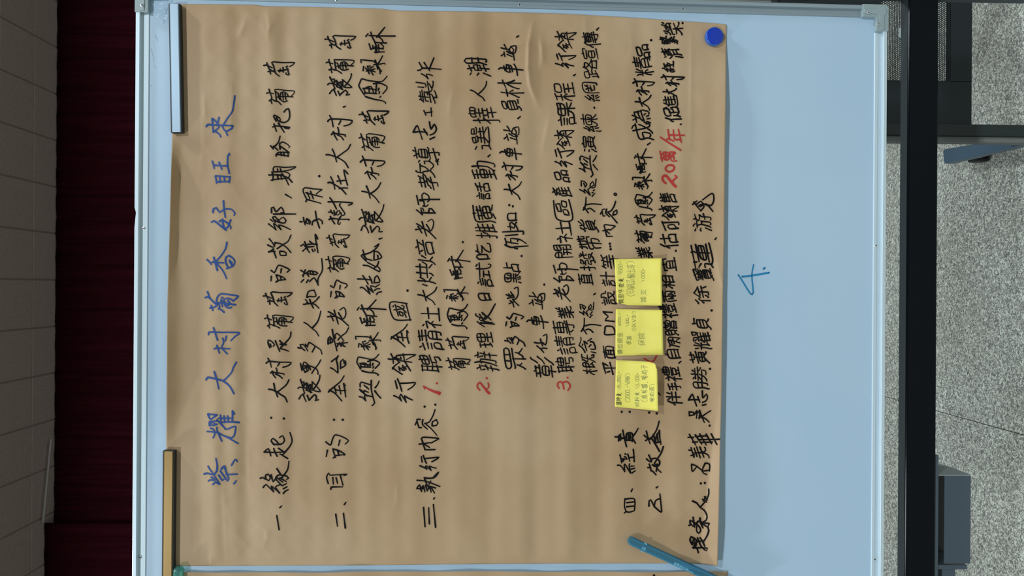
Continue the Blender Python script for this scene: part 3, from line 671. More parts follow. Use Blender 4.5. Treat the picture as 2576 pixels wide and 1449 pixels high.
'導': [[59,41,31,41],[56,66,54,65,53,60],[59,47,31,47],[35,66,37,64,37,60],[18,59,12,64],[8,50,17,49,17,36],[17,36,10,31],[43,54,43,60],[28,11,21,16],[21,21,21,16],[19,16,21,16],[41,8,49,8,50,10,50,29],[65,21,9,21],[43,54,41,53,32,53,31,52,31,36,32,35,57,35,59,37,58,53,44,53,43,54],[26,60,64,60],[68,32,63,30,54,30,50,29,35,29,27,31,21,35,17,36]],
'工': [[36,58,36,13],[65,13,9,13],[61,58,13,58]],
'師': [[16,56,17,60,19,65,22,67],[10,30,27,30,27,14,10,14],[56,20,59,18,62,18,63,20,63,49,36,49,36,18],[50,62,50,8],[65,62,34,62],[10,41,26,41,26,55,10,55,10,10]],
'帶': [[20,58,19,57],[20,65,20,58,18,51,15,47,10,45],[54,65,55,47,56,46,64,46,65,48,64,53],[10,31,10,39,63,39,64,31],[36,39,36,9],[17,12,17,28,56,28,56,13,55,12,49,11,45,13],[30,65,30,47,44,47,44,64],[9,58,65,58]],
'干': [[65,38,10,38],[36,60,36,9],[61,60,13,60]],
'平': [[56,53,50,40],[22,41,19,50,18,52,17,53],[9,32,65,32],[36,60,36,9],[60,61,12,61]],
'年': [[12,47,18,56,21,58],[23,65,21,58],[62,57,21,58],[20,24,20,42,60,42],[9,24,65,24],[40,57,40,8]],
'廣': [[37,66,39,65,39,60],[50,14,64,8],[35,13,32,13,20,8],[33,54,33,41],[60,26,25,26],[62,50,22,50],[51,54,51,41],[42,41,42,19],[42,19,59,18,60,19,60,34,25,34,25,18,42,19],[65,60,14,60,13,24,11,18,8,10],[65,41,20,41]],
'彰': [[25,66,25,61],[45,10,50,12,55,16,63,24,65,27],[37,35,13,35],[17,57,15,57],[67,47,64,46,56,39,49,34,45,34],[65,65,61,64,54,56,48,52],[34,57,36,58],[25,8,25,26],[9,18,40,18],[25,26,24,27,13,27,13,42,37,42,37,27,26,27,25,26],[41,50,8,50],[40,61,10,61],[33,61,34,56,32,54,32,50],[18,50,18,55,17,56,18,61]],
'徐': [[8,54,13,57,21,66],[64,13,59,23],[27,13,30,17,33,23],[7,35,12,40,17,41],[46,45,45,10,45,8,42,8,38,8,35,10],[63,32,28,32],[31,49,35,45,45,45,58,45,61,48],[26,47,28,46,31,49,38,55,44,62,46,63],[64,47,61,48,56,52,46,63],[17,8,17,43,18,46,22,52,24,53]],
'志': [[10,12,13,19,14,25],[24,25,24,12,26,9,50,9,52,11,53,16],[65,11,64,12,58,25],[43,25,32,33],[60,40,14,40],[9,56,65,56],[36,40,36,65]],
'念': [[40,22,36,27,31,32],[45,32,51,38,52,42,17,42],[55,18,53,16],[8,48,11,49,21,54,28,58,34,64,36,65,51,54,60,50,63,49,68,50],[9,12,14,25],[51,19,53,16],[65,13,63,17,57,26],[53,16,51,11,49,10,32,9,25,10,24,13,24,25],[34,53,39,50]],
'思': [[65,13,57,26],[25,25,25,12,27,10,48,10,50,11,51,17],[10,13,14,21,15,25],[43,24,33,30,29,30],[58,50,15,50],[36,63,36,37],[36,37,15,37,15,63,58,63,58,37,36,37]],
'情': [[9,53,7,39],[23,49,21,55],[60,27,30,27],[15,65,15,8],[60,18,30,18],[28,61,64,61],[29,53,62,53],[25,44,65,44],[45,44,45,65],[50,10,53,8,60,9,60,36,31,36,30,8]],
'成': [[60,54,60,60,52,65],[49,25,52,26,58,38,60,43],[49,25,49,20],[43,54,43,54],[65,21,65,19,65,13,64,10,61,9,59,9,56,10,53,13,50,19,49,20],[49,20,45,19,41,14,35,10,32,10],[19,20,24,17,28,18,30,19,31,27,32,40,14,40],[49,25,47,26,46,29,44,40,42,65],[65,54,14,54,14,27,11,14,9,10,9,9]],
'手': [[65,30,9,30],[61,46,13,46],[37,61,36,10,35,9,32,8,24,8],[14,60,37,61,38,62,54,65,57,65,59,64]],
'把': [[47,35,47,62],[25,35,17,34],[17,32,8,30],[62,35,33,35],[24,52,9,52],[17,65,17,11,15,8,11,8,9,10],[66,18,65,12,63,10,60,10,38,10,35,11,33,14,33,62,62,62,62,31]],
'推': [[16,32,10,30,6,31],[34,48,30,47,29,45,26,42,26,39,25,35,17,34],[8,52,24,52],[63,40,35,40],[63,26,35,26],[51,13,51,54,52,54,53,59,50,65],[35,54,64,54],[65,12,35,12],[8,10,10,8,14,8,16,10,17,12,17,65],[35,8,35,47,34,50,38,65]],
'提': [[26,10,30,15,31,19,33,20],[34,28,33,20],[16,32,8,30],[33,55,60,55],[61,24,47,24],[25,38,24,35,16,34],[24,52,8,52],[64,36,30,36],[47,36,47,10],[33,55,33,64,60,64,60,63,60,45,33,45,33,55],[8,10,10,8,12,8,15,9,16,10,16,65],[33,20,36,18,40,13,43,11,47,10,48,9,65,9,68,11]],
'撥': [[29,55,34,52],[16,34,22,35],[30,8,34,8,36,9,38,12,39,21,39,23,27,23,29,33,40,33,40,44,31,44,31,45],[69,45,65,44,60,46],[34,52,35,53,38,56,40,60,40,63,29,64],[34,52,31,45],[59,44,48,44,47,35,45,31],[57,60,53,58],[58,50,64,55],[31,45,26,44,25,43],[8,30,15,32],[55,15,56,15],[9,52,21,52],[62,9,56,15,55,15,53,17,47,20],[42,9,46,8,52,11,55,15,56,15,57,16,61,22,61,25,46,25],[15,66,15,10,14,9,10,8],[58,50,60,47,59,44,59,34,60,33,64,32],[58,50,56,51,54,54,53,58,51,59,49,65]],
'擇': [[38,32,35,33],[56,36,56,31,55,26],[25,39,22,35,17,35],[53,64,53,53],[42,53,42,64],[16,33,8,31],[28,17,65,17],[62,45,32,45],[47,52,47,36],[23,52,8,52],[47,25,47,8],[64,36,29,36],[47,52,53,53,63,53,64,64,31,64,31,54,32,53,42,53,47,52],[63,26,30,26],[16,65,16,10,15,9,13,8,10,8,9,9],[39,26,38,31,39,36]],
'攤': [[34,20,32,20],[32,16,36,15,42,10],[32,16,26,10,23,8,21,9],[20,37,15,36],[6,33,9,32,15,34],[65,39,50,39],[20,52,8,52],[42,28,25,28],[50,25,65,25],[24,60,45,60],[65,52,50,52],[60,52,60,11],[32,16,32,20,34,20,34,52],[40,66,40,52,28,53,28,66],[23,20,44,20],[66,11,50,11],[15,65,15,10,13,8,9,8],[49,48,46,47,45,45,42,45,25,45,25,35,42,35,42,45],[50,7,50,47,49,48,50,55,53,65,54,66,56,66,58,65,61,58]],
'支': [[7,10,9,9,12,9,22,11,33,16,35,18],[35,18,40,18],[35,18,34,20,25,28,21,33,20,40],[40,18,41,16,55,10,63,9,67,10],[63,55,11,55],[36,40,36,65],[14,40,54,40,54,35,51,30,45,24,40,20,40,18]],
'故': [[60,53,60,47,57,36,53,26,50,25],[30,35,30,15,11,15],[30,35,35,39,38,44,40,45],[34,9,41,13,50,21],[40,45,42,45,47,29,48,27,50,25],[65,10,64,9,60,12,53,20,50,21],[50,25,50,21],[65,53,43,53],[33,52,8,52],[20,65,20,35],[30,35,11,35,11,11],[48,67,45,65,43,53,41,53,41,51,40,45]],
'效': [[35,9,38,9,40,10,44,13,50,20,52,20],[31,16,27,22,23,25],[39,36,40,40,43,42],[15,35,21,30,23,29],[18,50,15,49,9,37],[8,11,10,10,11,12,23,25],[61,53,59,39,56,31,54,26,52,25],[65,10,64,9,60,12,55,19,52,20],[23,29,25,30,28,38],[23,29,23,25],[52,20,52,25],[52,25,50,26,45,40,43,42],[34,41,30,49],[22,56,23,61,20,65],[9,56,35,56],[65,53,46,54],[51,67,49,66,48,65,46,54,44,49,43,42]],
'教': [[22,39,25,47],[13,38,15,37],[61,53,58,36,55,28,52,27],[9,31,14,34,15,37],[52,27,50,28,46,43,44,45],[52,27,52,21],[22,23,22,22],[52,21,55,20,60,12,65,10],[52,21,50,20,44,13,37,9],[32,56,32,57,30,57,29,59,11,59],[20,66,20,47],[36,25,22,23,22,22,8,22],[30,38,29,34,24,31,22,28,22,11,21,8,15,8,12,9],[50,67,47,64,44,45],[65,53,45,53],[15,37,21,39,30,38,39,39,41,44,44,45],[8,47,36,47],[36,63,30,52,30,48]],
'料': [[42,60,46,57],[11,50,11,55,9,62],[18,36,15,35,12,27,8,19,8,15],[19,43,19,42],[38,43,45,38],[26,50,30,61],[66,28,57,27,57,26,51,26,35,23],[57,8,57,65],[19,8,19,36,18,36,19,43,19,65],[30,43,9,43],[29,24,29,27,24,34,23,35,18,36]],
'日': [[17,37,56,37],[17,13,56,13],[17,9,17,61,56,60,56,10]],
'是': [[19,20,20,28],[19,20,17,19,14,13,9,9],[16,54,57,54],[60,24,37,24],[9,35,65,35],[16,54,17,63,56,63,57,45,56,45,17,45,16,45,16,54],[37,10,37,35],[19,20,22,20,27,14,30,12,41,9,64,9,68,11]],
'更': [[37,30,36,30],[65,8,54,9,39,11,31,14,30,16],[26,16,30,16],[26,16,19,24],[26,16,25,13,21,11,13,9,8,9],[16,41,60,41],[36,30,16,30,16,52,60,51,59,30,37,30],[64,62,10,62],[30,16,31,19,35,24,37,31,37,62]],
'最': [[15,31,32,31],[56,56,17,56],[51,15,53,15],[32,22,15,22],[32,14,32,15],[9,40,65,40],[56,56,56,64,18,64,17,48,55,47,56,48,56,56],[15,13,15,40],[32,40,32,8],[40,9,46,11,51,15,53,15,60,24,61,27,61,31,40,31],[8,12,14,12,15,13,18,13,32,14,32,15,36,15,38,17],[67,10,63,9,54,14,53,15,51,15,45,23,43,28,43,31]],
'期': [[64,47,45,47],[29,17,32,11],[14,35,31,35],[10,9,15,17,17,19],[14,46,31,46],[45,31,64,31],[8,24,36,24],[9,57,36,56],[31,24,31,65],[14,24,14,65],[40,8,40,10,43,20,45,31,45,62,64,62,63,10,62,9,60,8,55,8,53,10]],
'材': [[21,51,20,50],[35,20,44,29,50,36,53,43,57,45],[20,42,16,40,14,32,8,23,7,20],[57,50,58,51],[31,32,31,34,27,40,25,42,20,43],[30,51,9,51],[38,51,56,51,57,50,58,51,65,51],[45,10,48,8,55,8,57,9,58,11,58,44,57,45,57,50,58,51,58,65],[21,8,21,40,20,41,21,65]],
'村': [[21,51,20,50],[21,39,25,38,30,31],[39,39,41,38,47,27],[8,20,8,23,13,30,16,40,20,41],[65,51,38,51],[59,65,59,12,58,10,57,9,48,8],[31,51,9,51],[21,65,21,51,20,44,20,41,21,40,21,8]],
'林': [[65,21,59,31,56,40,51,43],[8,20,8,23,12,30,17,40,20,42],[51,43,47,40,42,30,35,21,35,18],[31,33,31,35,26,42,20,43],[20,50,21,51],[20,43,20,42],[51,65,51,8],[9,51,30,51],[21,8,21,41,20,42,21,65],[64,51,53,51,52,50,50,51,39,51]],
'查': [[31,57,30,53,25,48,14,40,10,39,8,40],[63,10,10,10],[53,27,20,27],[67,40,64,40,53,45,45,52,43,57],[36,65,36,44],[53,27,52,36,21,36,20,18,52,18,53,27],[65,57,9,57]],
'案': [[10,32,25,34,31,35,33,37],[65,33,60,32,44,36,43,38],[32,23,30,19,23,15,13,10,7,10],[36,23,36,24],[34,66,36,65,37,61],[50,49,50,45,43,40,43,38],[22,41,23,45,25,46,25,49],[33,37,43,38],[30,50,31,55,35,56],[67,10,66,10,63,10,50,15,43,20,42,24],[36,9,36,29],[63,56,63,60,62,61,37,61,11,61,10,56],[65,50,9,50],[9,24,32,24,32,23,42,24,65,24],[33,37,33,38,31,40,24,40,22,41,17,40]],
'梨': [[9,53,21,53,22,52],[61,65,61,37,59,35,52,35,50,36],[42,25,43,22,46,19,55,14,63,10,67,11],[46,44,46,62],[32,25,30,23,27,19,21,15,10,10,7,10],[23,49,27,48,34,43],[36,53,23,53],[23,53,23,63],[36,31,36,9],[8,64,10,63,15,63,20,64,23,63,31,65,35,65],[9,26,31,26,32,25,42,25,42,26,65,26],[8,39,9,38,13,41,18,48,22,50,23,53],[23,35,23,50,22,50,22,52]],
'業': [[46,42,50,54],[68,11,63,10,56,12,45,18,43,20,42,23],[25,54,27,42],[32,23,30,20,20,13,10,10,6,11],[43,65,43,54],[19,54,20,60,16,65],[30,65,30,54],[61,66,58,64,55,58,55,54],[36,23,37,23],[58,33,15,33],[37,8,37,42],[62,42,12,42],[64,54,10,54],[10,24,31,24,32,23,42,24,65,24]],
'概': [[40,23,31,18,28,18],[15,42,20,40,22,35,22,33],[55,29,53,27,50,20,42,8],[15,36,11,34,10,29,7,23,7,19],[40,50,28,50],[55,38,56,38],[28,18,27,15],[51,55,49,54,47,38,65,38],[64,62,48,62],[9,51,21,51],[28,38,40,38,40,61,28,62,28,18],[65,19,66,15,66,11,65,9,59,8,57,10,57,27,55,31,55,38,56,38,57,47,58,62],[38,29,42,19],[15,8,15,35,15,36,15,42,15,66]],
'榮': [[50,55,51,65],[50,55,49,55,44,50,40,48,36,49],[63,41,11,41,11,35],[59,57,62,62],[36,56,39,57,42,62],[11,57,14,62],[6,12,11,11,17,13,27,20,34,27],[66,12,65,11,62,11,53,15,45,21,40,27],[23,66,21,55],[8,48,10,47,15,49,20,53,20,54,21,55],[30,50,21,55],[30,58,33,62],[50,55,53,54,63,47,63,36],[36,35,36,9],[13,28,33,28,34,27,40,27,41,28,61,28]],
'樹': [[40,12,43,24],[32,17,31,23,30,24],[16,41,21,38,24,33,23,30],[52,39,55,27],[7,20,7,23,11,31,12,37,15,39],[29,32,29,41,45,41,44,30,30,30,29,32],[47,59,27,59],[22,51,9,51],[61,65,61,10,60,8,58,8,55,8,52,10],[66,50,51,50],[45,49,28,49],[37,49,37,65],[48,13,40,12,40,11,28,10,25,10],[16,8,16,38,15,39,16,45,16,66]],
'游': [[7,45,10,46,16,42],[27,66,30,65,33,61,35,60],[42,42,40,40],[40,40,29,40],[40,40,39,19,38,11,36,9,34,8,31,8,29,10],[50,57,65,57],[11,64,18,60],[10,10,16,27],[62,44,61,40,57,37,56,35,56,10,55,8,52,8,49,8,46,10],[66,28,46,28],[46,52,44,53,42,55,23,55],[29,55,29,40,27,28,23,15,20,10],[51,65,50,58,48,56,45,48,46,48,49,45,62,44]],
'演': [[18,30,18,27,11,12,11,10],[40,67,43,65,45,60],[9,45,15,43],[22,10,25,9,34,13,36,15,40,15],[19,61,13,64],[64,9,62,10,53,15,52,15],[28,30,61,30],[45,49,45,20],[61,30,60,20,29,20,28,40,60,40,61,39,61,30],[64,53,64,59,63,60,26,60,26,53,30,49,58,49]],
'潮': [[17,60,11,64],[16,29,10,10],[50,47,64,47],[15,41,9,46],[25,39,41,39],[50,31,64,31],[33,8,33,30],[33,49,33,65],[24,58,43,58],[23,20,43,20],[55,10,57,8,63,9,64,10,64,63,50,63,50,27,47,15,45,9],[33,30,41,30,41,48,34,49,25,48,25,30,33,30]],
'濟': [[9,8,9,11,15,23,15,29],[49,60,49,55,45,50,44,48,44,37],[10,65,15,60],[65,38,60,45,59,50],[23,8,26,11,29,18,30,18],[40,53,39,55],[30,28,58,28],[30,18,58,18],[44,60,43,66],[22,37,25,39,27,43,28,50],[15,41,8,46],[30,31,30,18],[58,8,58,32],[24,60,65,60],[30,37,34,37,35,38,35,50,25,50],[58,39,52,38,52,48,55,50,59,50,60,52,63,52]],
'為': [[39,65,36,54],[29,20,30,11],[33,54,30,42],[43,13,41,14,40,20,38,21],[18,21,19,20,17,16,14,10],[47,24,50,22,52,17],[21,65,24,61,24,54],[11,54,53,54,51,42],[9,23,14,26,16,29,20,30,22,30,63,30,62,15,60,9,58,8,55,7,50,8,49,9],[21,30,22,35,26,40,30,42,58,42,57,30]],
'烘': [[55,20,60,14,63,10],[8,39,10,52],[18,42,23,43,27,54],[31,9,37,15,40,20],[26,17,26,18,22,24,20,25,17,26],[56,65,56,30],[40,65,40,30],[65,30,30,30],[65,51,32,51],[10,10,14,17,16,26,17,26,18,65]],
'焙': [[10,52,9,45,7,39],[58,53,54,42,54,39],[25,17,21,23,19,25,16,25],[61,10,35,10],[48,59,47,66,45,67],[26,54,22,43],[37,52,40,45],[35,8,35,28,60,28,61,8],[66,39,30,39],[64,58,32,58],[17,65,17,37,16,25,12,15,8,10]],
'獅': [[8,23,8,26,14,32,15,35,18,36],[32,65,30,57],[13,53,15,54],[26,14,39,15,39,30,26,31],[15,58,17,59,21,65],[15,58,10,65],[45,62,65,62],[60,19,63,18,65,20,65,49,46,50,46,18],[55,62,55,8],[26,42,38,42,38,56,26,57,26,9],[15,58,15,54,16,53,19,45,19,17,16,9,11,8,10,10]],
'理': [[17,20,17,61],[8,61,25,61],[63,50,33,50],[66,10,27,10],[64,24,32,24],[23,41,9,41],[48,63,63,63,63,36,33,37,33,63,48,63],[48,10,48,63],[25,21,18,20,16,18,9,16]],
'產': [[25,31,26,37],[25,31,24,31,19,24],[56,46,59,47],[56,46,46,50,45,51],[56,46,56,42],[45,51,36,51],[45,51,46,53,54,56],[36,51,36,53,26,55,24,56],[36,51,35,49,24,47,22,45],[22,43,22,45],[18,47,22,45],[54,60,54,56],[39,60,38,64,36,66],[24,60,24,56],[21,55,24,56],[25,31,61,31],[26,21,59,21],[42,36,42,10],[66,10,20,10],[9,8,8,9,11,13,13,20,14,42,65,42],[63,60,14,60]],
'用': [[15,29,60,29],[37,61,37,9],[15,45,60,45],[9,9,13,17,15,29,16,61,60,60,60,10,59,9,56,8,50,8,47,10]],
'當': [[15,65,18,65,20,62,21,60,21,55],[36,65,36,56],[55,64,53,60,52,56],[23,36,52,36,52,45,51,46,22,46,22,36,23,36],[59,19,15,19],[37,10,37,28],[15,9,59,9],[59,9,59,27,58,28,16,28,15,9],[11,46,11,55,36,56,63,55,63,46]],
'的': [[11,36,30,36],[43,55,63,55,63,34,61,15,58,10,48,9],[24,67,21,65,19,55],[51,27,46,36,43,40],[11,15,30,15,30,54,19,55,11,55,11,10],[45,65,43,56,41,54,37,45]],
'益': [[25,52,26,58,21,65],[28,45,26,45,12,36,10,36],[48,52,48,58,52,65,56,66],[63,37,49,44,45,44],[30,10,30,31],[43,10,43,31],[64,52,10,52],[17,10,17,31,57,31,57,10],[65,10,8,10]],
'目': [[16,13,57,13],[16,45,57,45],[57,29,16,29],[57,9,57,61,16,61,16,8]],
'直': [[56,40,18,40],[56,30,18,30],[56,21,18,21],[36,60,35,60],[34,50,35,57,35,60,36,60,36,65],[56,10,56,49,55,50,18,50,18,10],[63,60,10,60],[65,10,8,10]],
'相': [[37,12,63,12],[20,50,20,51],[63,45,37,45],[7,20,8,23,12,30,15,40,19,41],[63,29,37,29],[29,30,30,31,24,38,20,39],[37,9,37,62,63,61,63,9],[9,51,30,51],[20,65,20,51,19,44,19,41,20,40,20,8]],
'盼': [[42,64,41,59,34,46,30,43,25,43],[30,10,35,13,39,20,41,26,43,39],[25,48,10,48],[25,33,10,33],[60,39,59,18,57,10,55,9,49,8,46,10,46,11],[60,39,64,42],[53,65,55,63,55,60,59,51,64,42],[60,39,36,39],[10,13,10,62,25,61,25,19,10,19]],
'眾': [[28,63,28,50],[53,24,55,23,59,18,65,13],[53,24,55,32],[53,24,51,23,47,16,44,13,37,13],[45,50,45,63],[20,24,21,32],[20,24,18,23,14,16,8,12],[20,24,22,23,27,19],[37,7,37,40],[9,41,14,39,37,40,58,42,63,41],[45,50,13,50,12,63,61,63,61,50,45,50]],
'知': [[62,15,43,15],[22,38,22,38],[21,28,25,27,33,18,34,15],[33,56,14,57],[43,10,43,60,62,60,62,11],[35,38,8,38],[9,10,14,14,17,19,20,28,21,28,22,56],[15,66,15,63,14,58,9,48,9,46]],
'社': [[20,38,23,36,28,30],[18,36,14,35,8,30],[18,36,19,8],[20,60,17,65],[65,10,31,10],[50,10,50,65],[64,44,35,44],[9,54,26,54,26,50,20,42,20,38,18,36]],
'禮': [[18,37,22,35,26,30],[54,9,56,16],[17,35,13,35,8,30,8,29],[17,54,18,60,15,65],[31,37,65,37],[43,61,43,61],[53,61,53,61],[40,16,42,9],[47,30,61,30,61,21,35,21,35,30,47,30],[43,66,43,45],[29,9,66,9],[33,53,63,53],[53,66,53,45],[43,61,33,60,33,45,63,45,63,60,43,61],[17,8,17,36,18,37,19,42,23,49,24,53,23,54,9,54]],
'租': [[59,45,38,45],[19,40,23,39,25,37,28,32,28,29],[59,28,38,28],[19,46,19,46],[19,39,15,37,11,27,8,23,7,19],[31,10,65,10],[8,46,29,46],[59,10,59,62,38,62,38,10],[19,8,19,61],[9,60,19,61,26,64,28,64]],
'程': [[20,46,19,46],[19,38,15,36,11,28,8,23,7,19],[50,63,62,62,62,46,37,46,36,63,50,63],[28,46,9,46],[36,23,63,23],[49,35,49,10],[34,35,65,35],[66,10,31,10],[20,8,20,37,19,38,20,61],[29,29,29,30,24,36,19,38],[28,64,26,64,20,62,20,61,9,60]],
'站': [[27,45,23,20],[9,53,31,53],[66,51,48,51],[20,59,18,65],[12,45,15,25],[63,11,37,11],[48,65,48,33],[37,8,37,33,62,33,63,8],[30,20,23,20,21,18,10,15]],
'等': [[15,60,17,65],[15,60,13,59,9,53],[23,53,21,60],[19,20,22,20],[44,66,42,60],[22,20,22,25],[22,20,28,15],[53,53,50,60],[42,60,38,57],[36,35,36,54,38,57],[59,45,15,45],[15,60,34,60,38,57],[50,35,50,9,49,8,41,8,37,10],[10,25,64,25],[9,35,65,35],[65,60,50,60,42,60]],
'節': [[55,53,53,56,53,60],[46,65,45,61],[20,67,16,65,16,61],[30,15,26,14,12,11],[16,61,14,60,9,53],[50,18,54,16,61,16,62,18,62,46,44,46,44,8],[45,61,43,60,40,56,36,53],[34,37,13,37],[22,60,24,55,25,53,26,52],[13,27,34,28,34,45,33,46,13,46,12,11],[34,60,22,60,16,61],[65,60,52,60,45,61],[35,10,33,14,30,16,28,21,25,22]],
'精': [[7,15,8,20,11,26,13,32,16,34],[61,27,36,27],[11,50,10,59,7,62],[17,35,22,33,25,27,25,25],[26,61,23,50],[36,18,61,18],[17,43,17,43],[35,52,63,52],[34,60,65,60],[25,43,8,43],[66,44,32,44],[49,44,49,65],[36,8,36,35,61,36,61,10,60,8,55,8],[17,8,17,33,16,34,17,43,17,65]],
'紹': [[61,10,37,10],[19,46,21,47,25,52,25,56],[19,46,18,42,13,36,11,31],[12,48,13,48,12,48],[12,48,11,48],[12,48,12,48],[11,31,27,33],[35,40,36,40,39,41,43,46,45,53,47,62],[11,48,11,50,15,56,20,65],[11,48,11,48],[8,10,10,22],[20,12,19,22],[12,48,11,48],[25,25,26,24,29,15],[11,47,11,48],[35,62,63,62,61,43,60,41,53,41],[37,8,37,30,61,30,61,8],[26,40,27,33,28,32,29,30,30,30],[19,46,11,47,9,46]],
'結': [[8,9,10,22],[61,10,37,10],[19,46,22,48,25,54,28,55],[19,46,10,46],[19,46,18,42,13,35,11,31],[10,46,10,49,18,61,20,66],[20,11,18,22],[28,15,26,23,24,25],[34,56,65,56],[49,65,49,41],[37,8,37,29,61,29,61,8],[27,33,10,31],[63,41,36,41],[29,30,28,32,27,33,26,39,25,40]],
'經': [[65,62,34,62],[11,47,11,47],[11,47,11,47],[63,35,57,45,57,48,62,55],[19,12,18,22],[13,33,14,33,13,33],[13,33,13,33],[13,33,13,33],[8,9,8,10,10,22],[49,10,49,27],[38,55,34,48,34,45,40,35],[25,57,25,54,24,52,21,48,19,46],[11,47,11,47],[11,47,11,47],[11,47,12,48],[19,46,12,46,11,47],[19,46,17,41,12,35,13,33],[13,33,13,33],[13,33,13,33],[27,16,25,23,23,25],[12,48,13,48,12,49,12,48],[51,35,45,45,45,47,50,55],[11,47,11,50,15,55,19,65],[13,33,13,32],[63,27,35,27],[65,9,31,9],[25,40,26,33,28,30],[26,33,19,31,12,32,10,31]],
'網': [[48,45,49,34],[19,11,17,22],[58,8,63,8,64,10,64,62,33,62,33,8],[11,31,12,35,18,42,18,46],[8,9,8,10,10,22],[45,50,42,56],[25,55,22,48,18,46],[57,20,43,20,43,34],[18,46,10,46],[24,24,26,15],[53,45,53,50,55,56],[10,46,11,51,14,55,19,65],[58,45,40,45],[40,34,57,34],[27,30,25,35,25,38,24,40],[9,30,11,31,18,31,26,33]],
'緣': [[11,31,27,32],[11,31,12,35,17,42,18,46],[25,40,27,32],[19,65,15,58,10,50,10,46],[50,29,54,31,58,31],[50,29,47,31],[32,24,35,24,47,31],[65,13,61,20,58,31],[58,31,59,34,64,36],[19,12,18,22],[47,31,46,34,44,38],[25,55,20,47,18,46],[44,38,44,40,46,40,47,44],[44,38,41,37,36,34,33,33],[10,22,8,11,8,8],[18,46,10,46],[30,12,34,12,44,18,47,21,51,22],[25,24,28,14,30,13,30,12,29,13,29,12,30,12],[41,65,38,57,38,53,39,52,57,52],[32,45,66,45],[50,29,51,22,52,20,51,12,49,8,43,8],[40,62,59,62,56,45]],
'練': [[49,8,49,26,47,28],[11,47,11,47],[11,47,11,47],[19,11,18,22],[51,30,60,17,65,13],[11,31,12,35,17,41,19,46],[43,36,41,43],[25,55,21,48,19,46],[9,7,8,10,10,22],[11,47,11,47],[11,47,11,47],[11,47,12,48],[55,36,58,43],[19,46,11,47],[12,48,13,48,12,49,12,48],[19,65,15,55,11,50,11,47],[65,59,33,59],[25,40,27,29,28,29],[47,29,51,30,52,30,63,30,63,49,34,49,34,31,46,30,47,29],[10,30,10,31,19,31,26,33],[25,24,27,14,30,13,33,13,40,19,44,25,49,30,49,65]],
'繁': [[31,35,26,34,25,30],[28,21,28,25],[52,46,53,46],[52,46,52,46],[14,57,11,59],[25,48,25,51,22,54,22,57],[28,8,37,8,38,10,38,21],[14,49,13,48],[15,64,36,63],[32,48,33,49],[31,39,32,39],[53,46,52,46],[53,46,53,46],[64,10,50,15,46,15],[7,10,11,9,23,15,26,15],[21,48,21,45,25,43,25,39],[11,59,10,59,9,58],[44,56,42,56,42,55],[55,24,53,27,50,28],[25,22,26,25,31,26,32,29],[67,39,64,38,57,42,50,48,45,56,44,56],[37,48,8,48],[31,35,33,56,32,57,14,57],[60,60,59,54,55,49,50,44,43,39,12,39,13,48,14,49,14,57],[65,61,46,61],[18,67,15,66,15,64,13,62,11,59],[46,33,42,31,34,29,25,30,18,30],[47,65,46,61,45,60,44,56],[62,20,60,22,55,24,50,22,38,22,38,21,26,21,25,22,14,20,12,21]],
'美': [[25,56,25,60,22,66],[34,25,31,19,25,13,17,10,11,9,8,9],[36,36,36,36],[51,65,49,61,48,56],[66,10,63,9,50,13,42,19,40,22,40,25],[59,46,15,46],[35,25,36,56],[65,36,9,36],[64,26,11,26],[12,56,61,56]],
'耀': [[21,13,23,16],[23,41,23,16],[35,58,39,55],[52,36,52,36],[18,65,18,41],[8,60,11,49],[57,55,54,58],[64,51,60,50,51,47],[14,41,13,23,10,15,8,11,8,7],[45,50,41,50,34,47],[23,16,31,19],[37,32,33,31,32,29],[25,48,28,60],[39,36,65,36],[45,46,45,64,35,64],[53,64,64,64,64,46],[66,10,38,10],[38,27,64,27],[64,19,38,19],[30,41,8,41],[50,41,52,36,52,10],[40,42,37,34,38,10]],
'老': [[58,30,53,30,35,24,27,23],[27,31,22,30,11,25,9,24,8,25],[27,31,28,34,35,38,36,42],[27,31,27,12,29,10,33,9,58,9,60,10,62,14,62,16],[32,43,32,65],[52,54,50,56,15,56],[45,43,46,47,52,52,52,54,54,54,56,57,61,63],[65,42,46,42,45,43,38,42,32,43,9,42]],
'聘': [[12,49,25,49],[12,35,25,35],[48,9,58,9,61,14,61,22,40,22,42,32],[63,50,35,50],[13,20,12,63],[30,63,8,63],[49,41,49,66],[49,60,62,60,62,41,35,42,35,59,49,60],[25,8,25,63],[8,18,21,21,25,21,25,22,30,23,32,25],[66,33,32,33]],
'自': [[58,11,16,11],[16,26,58,26],[34,56,35,65,39,67],[16,41,58,41],[16,8,16,56,58,56,58,8]],
'與': [[31,39,31,24],[63,10,62,9,59,11,47,18],[51,49,60,49],[14,50,23,50],[10,9,11,9,17,11,26,17,29,17],[43,59,31,59],[15,37,24,37],[59,36,50,36],[31,65,31,47,42,46,42,24],[15,24,14,60,15,62,23,65],[59,24,60,62,50,62],[9,24,65,24]],
'華': [[25,65,25,56],[48,56,48,65],[64,16,10,16],[65,61,10,61],[53,27,53,49],[21,49,21,27],[65,38,9,38],[36,8,36,49],[60,49,14,49],[62,27,13,27]],
'萄': [[9,38,16,48,18,49],[49,9,51,7,55,7,57,8,59,11,61,26,62,48,61,49,18,49],[48,20,47,13,18,13,17,20],[33,13,33,38],[13,27,51,27],[49,65,49,56],[25,65,25,56,24,55,19,53,18,49],[10,60,64,60],[49,38,32,38,22,39],[18,35,20,38,22,39,23,43,25,44]],
'萬': [[53,13,52,15,50,16],[50,16,48,21,45,22],[49,58,49,65],[57,44,17,44],[25,65,25,58],[54,8,60,8,61,9,61,26,60,27,13,27,13,8],[64,62,10,62],[37,52,56,52,56,35,17,35,17,52,37,52],[37,16,37,52],[22,15,50,16]],
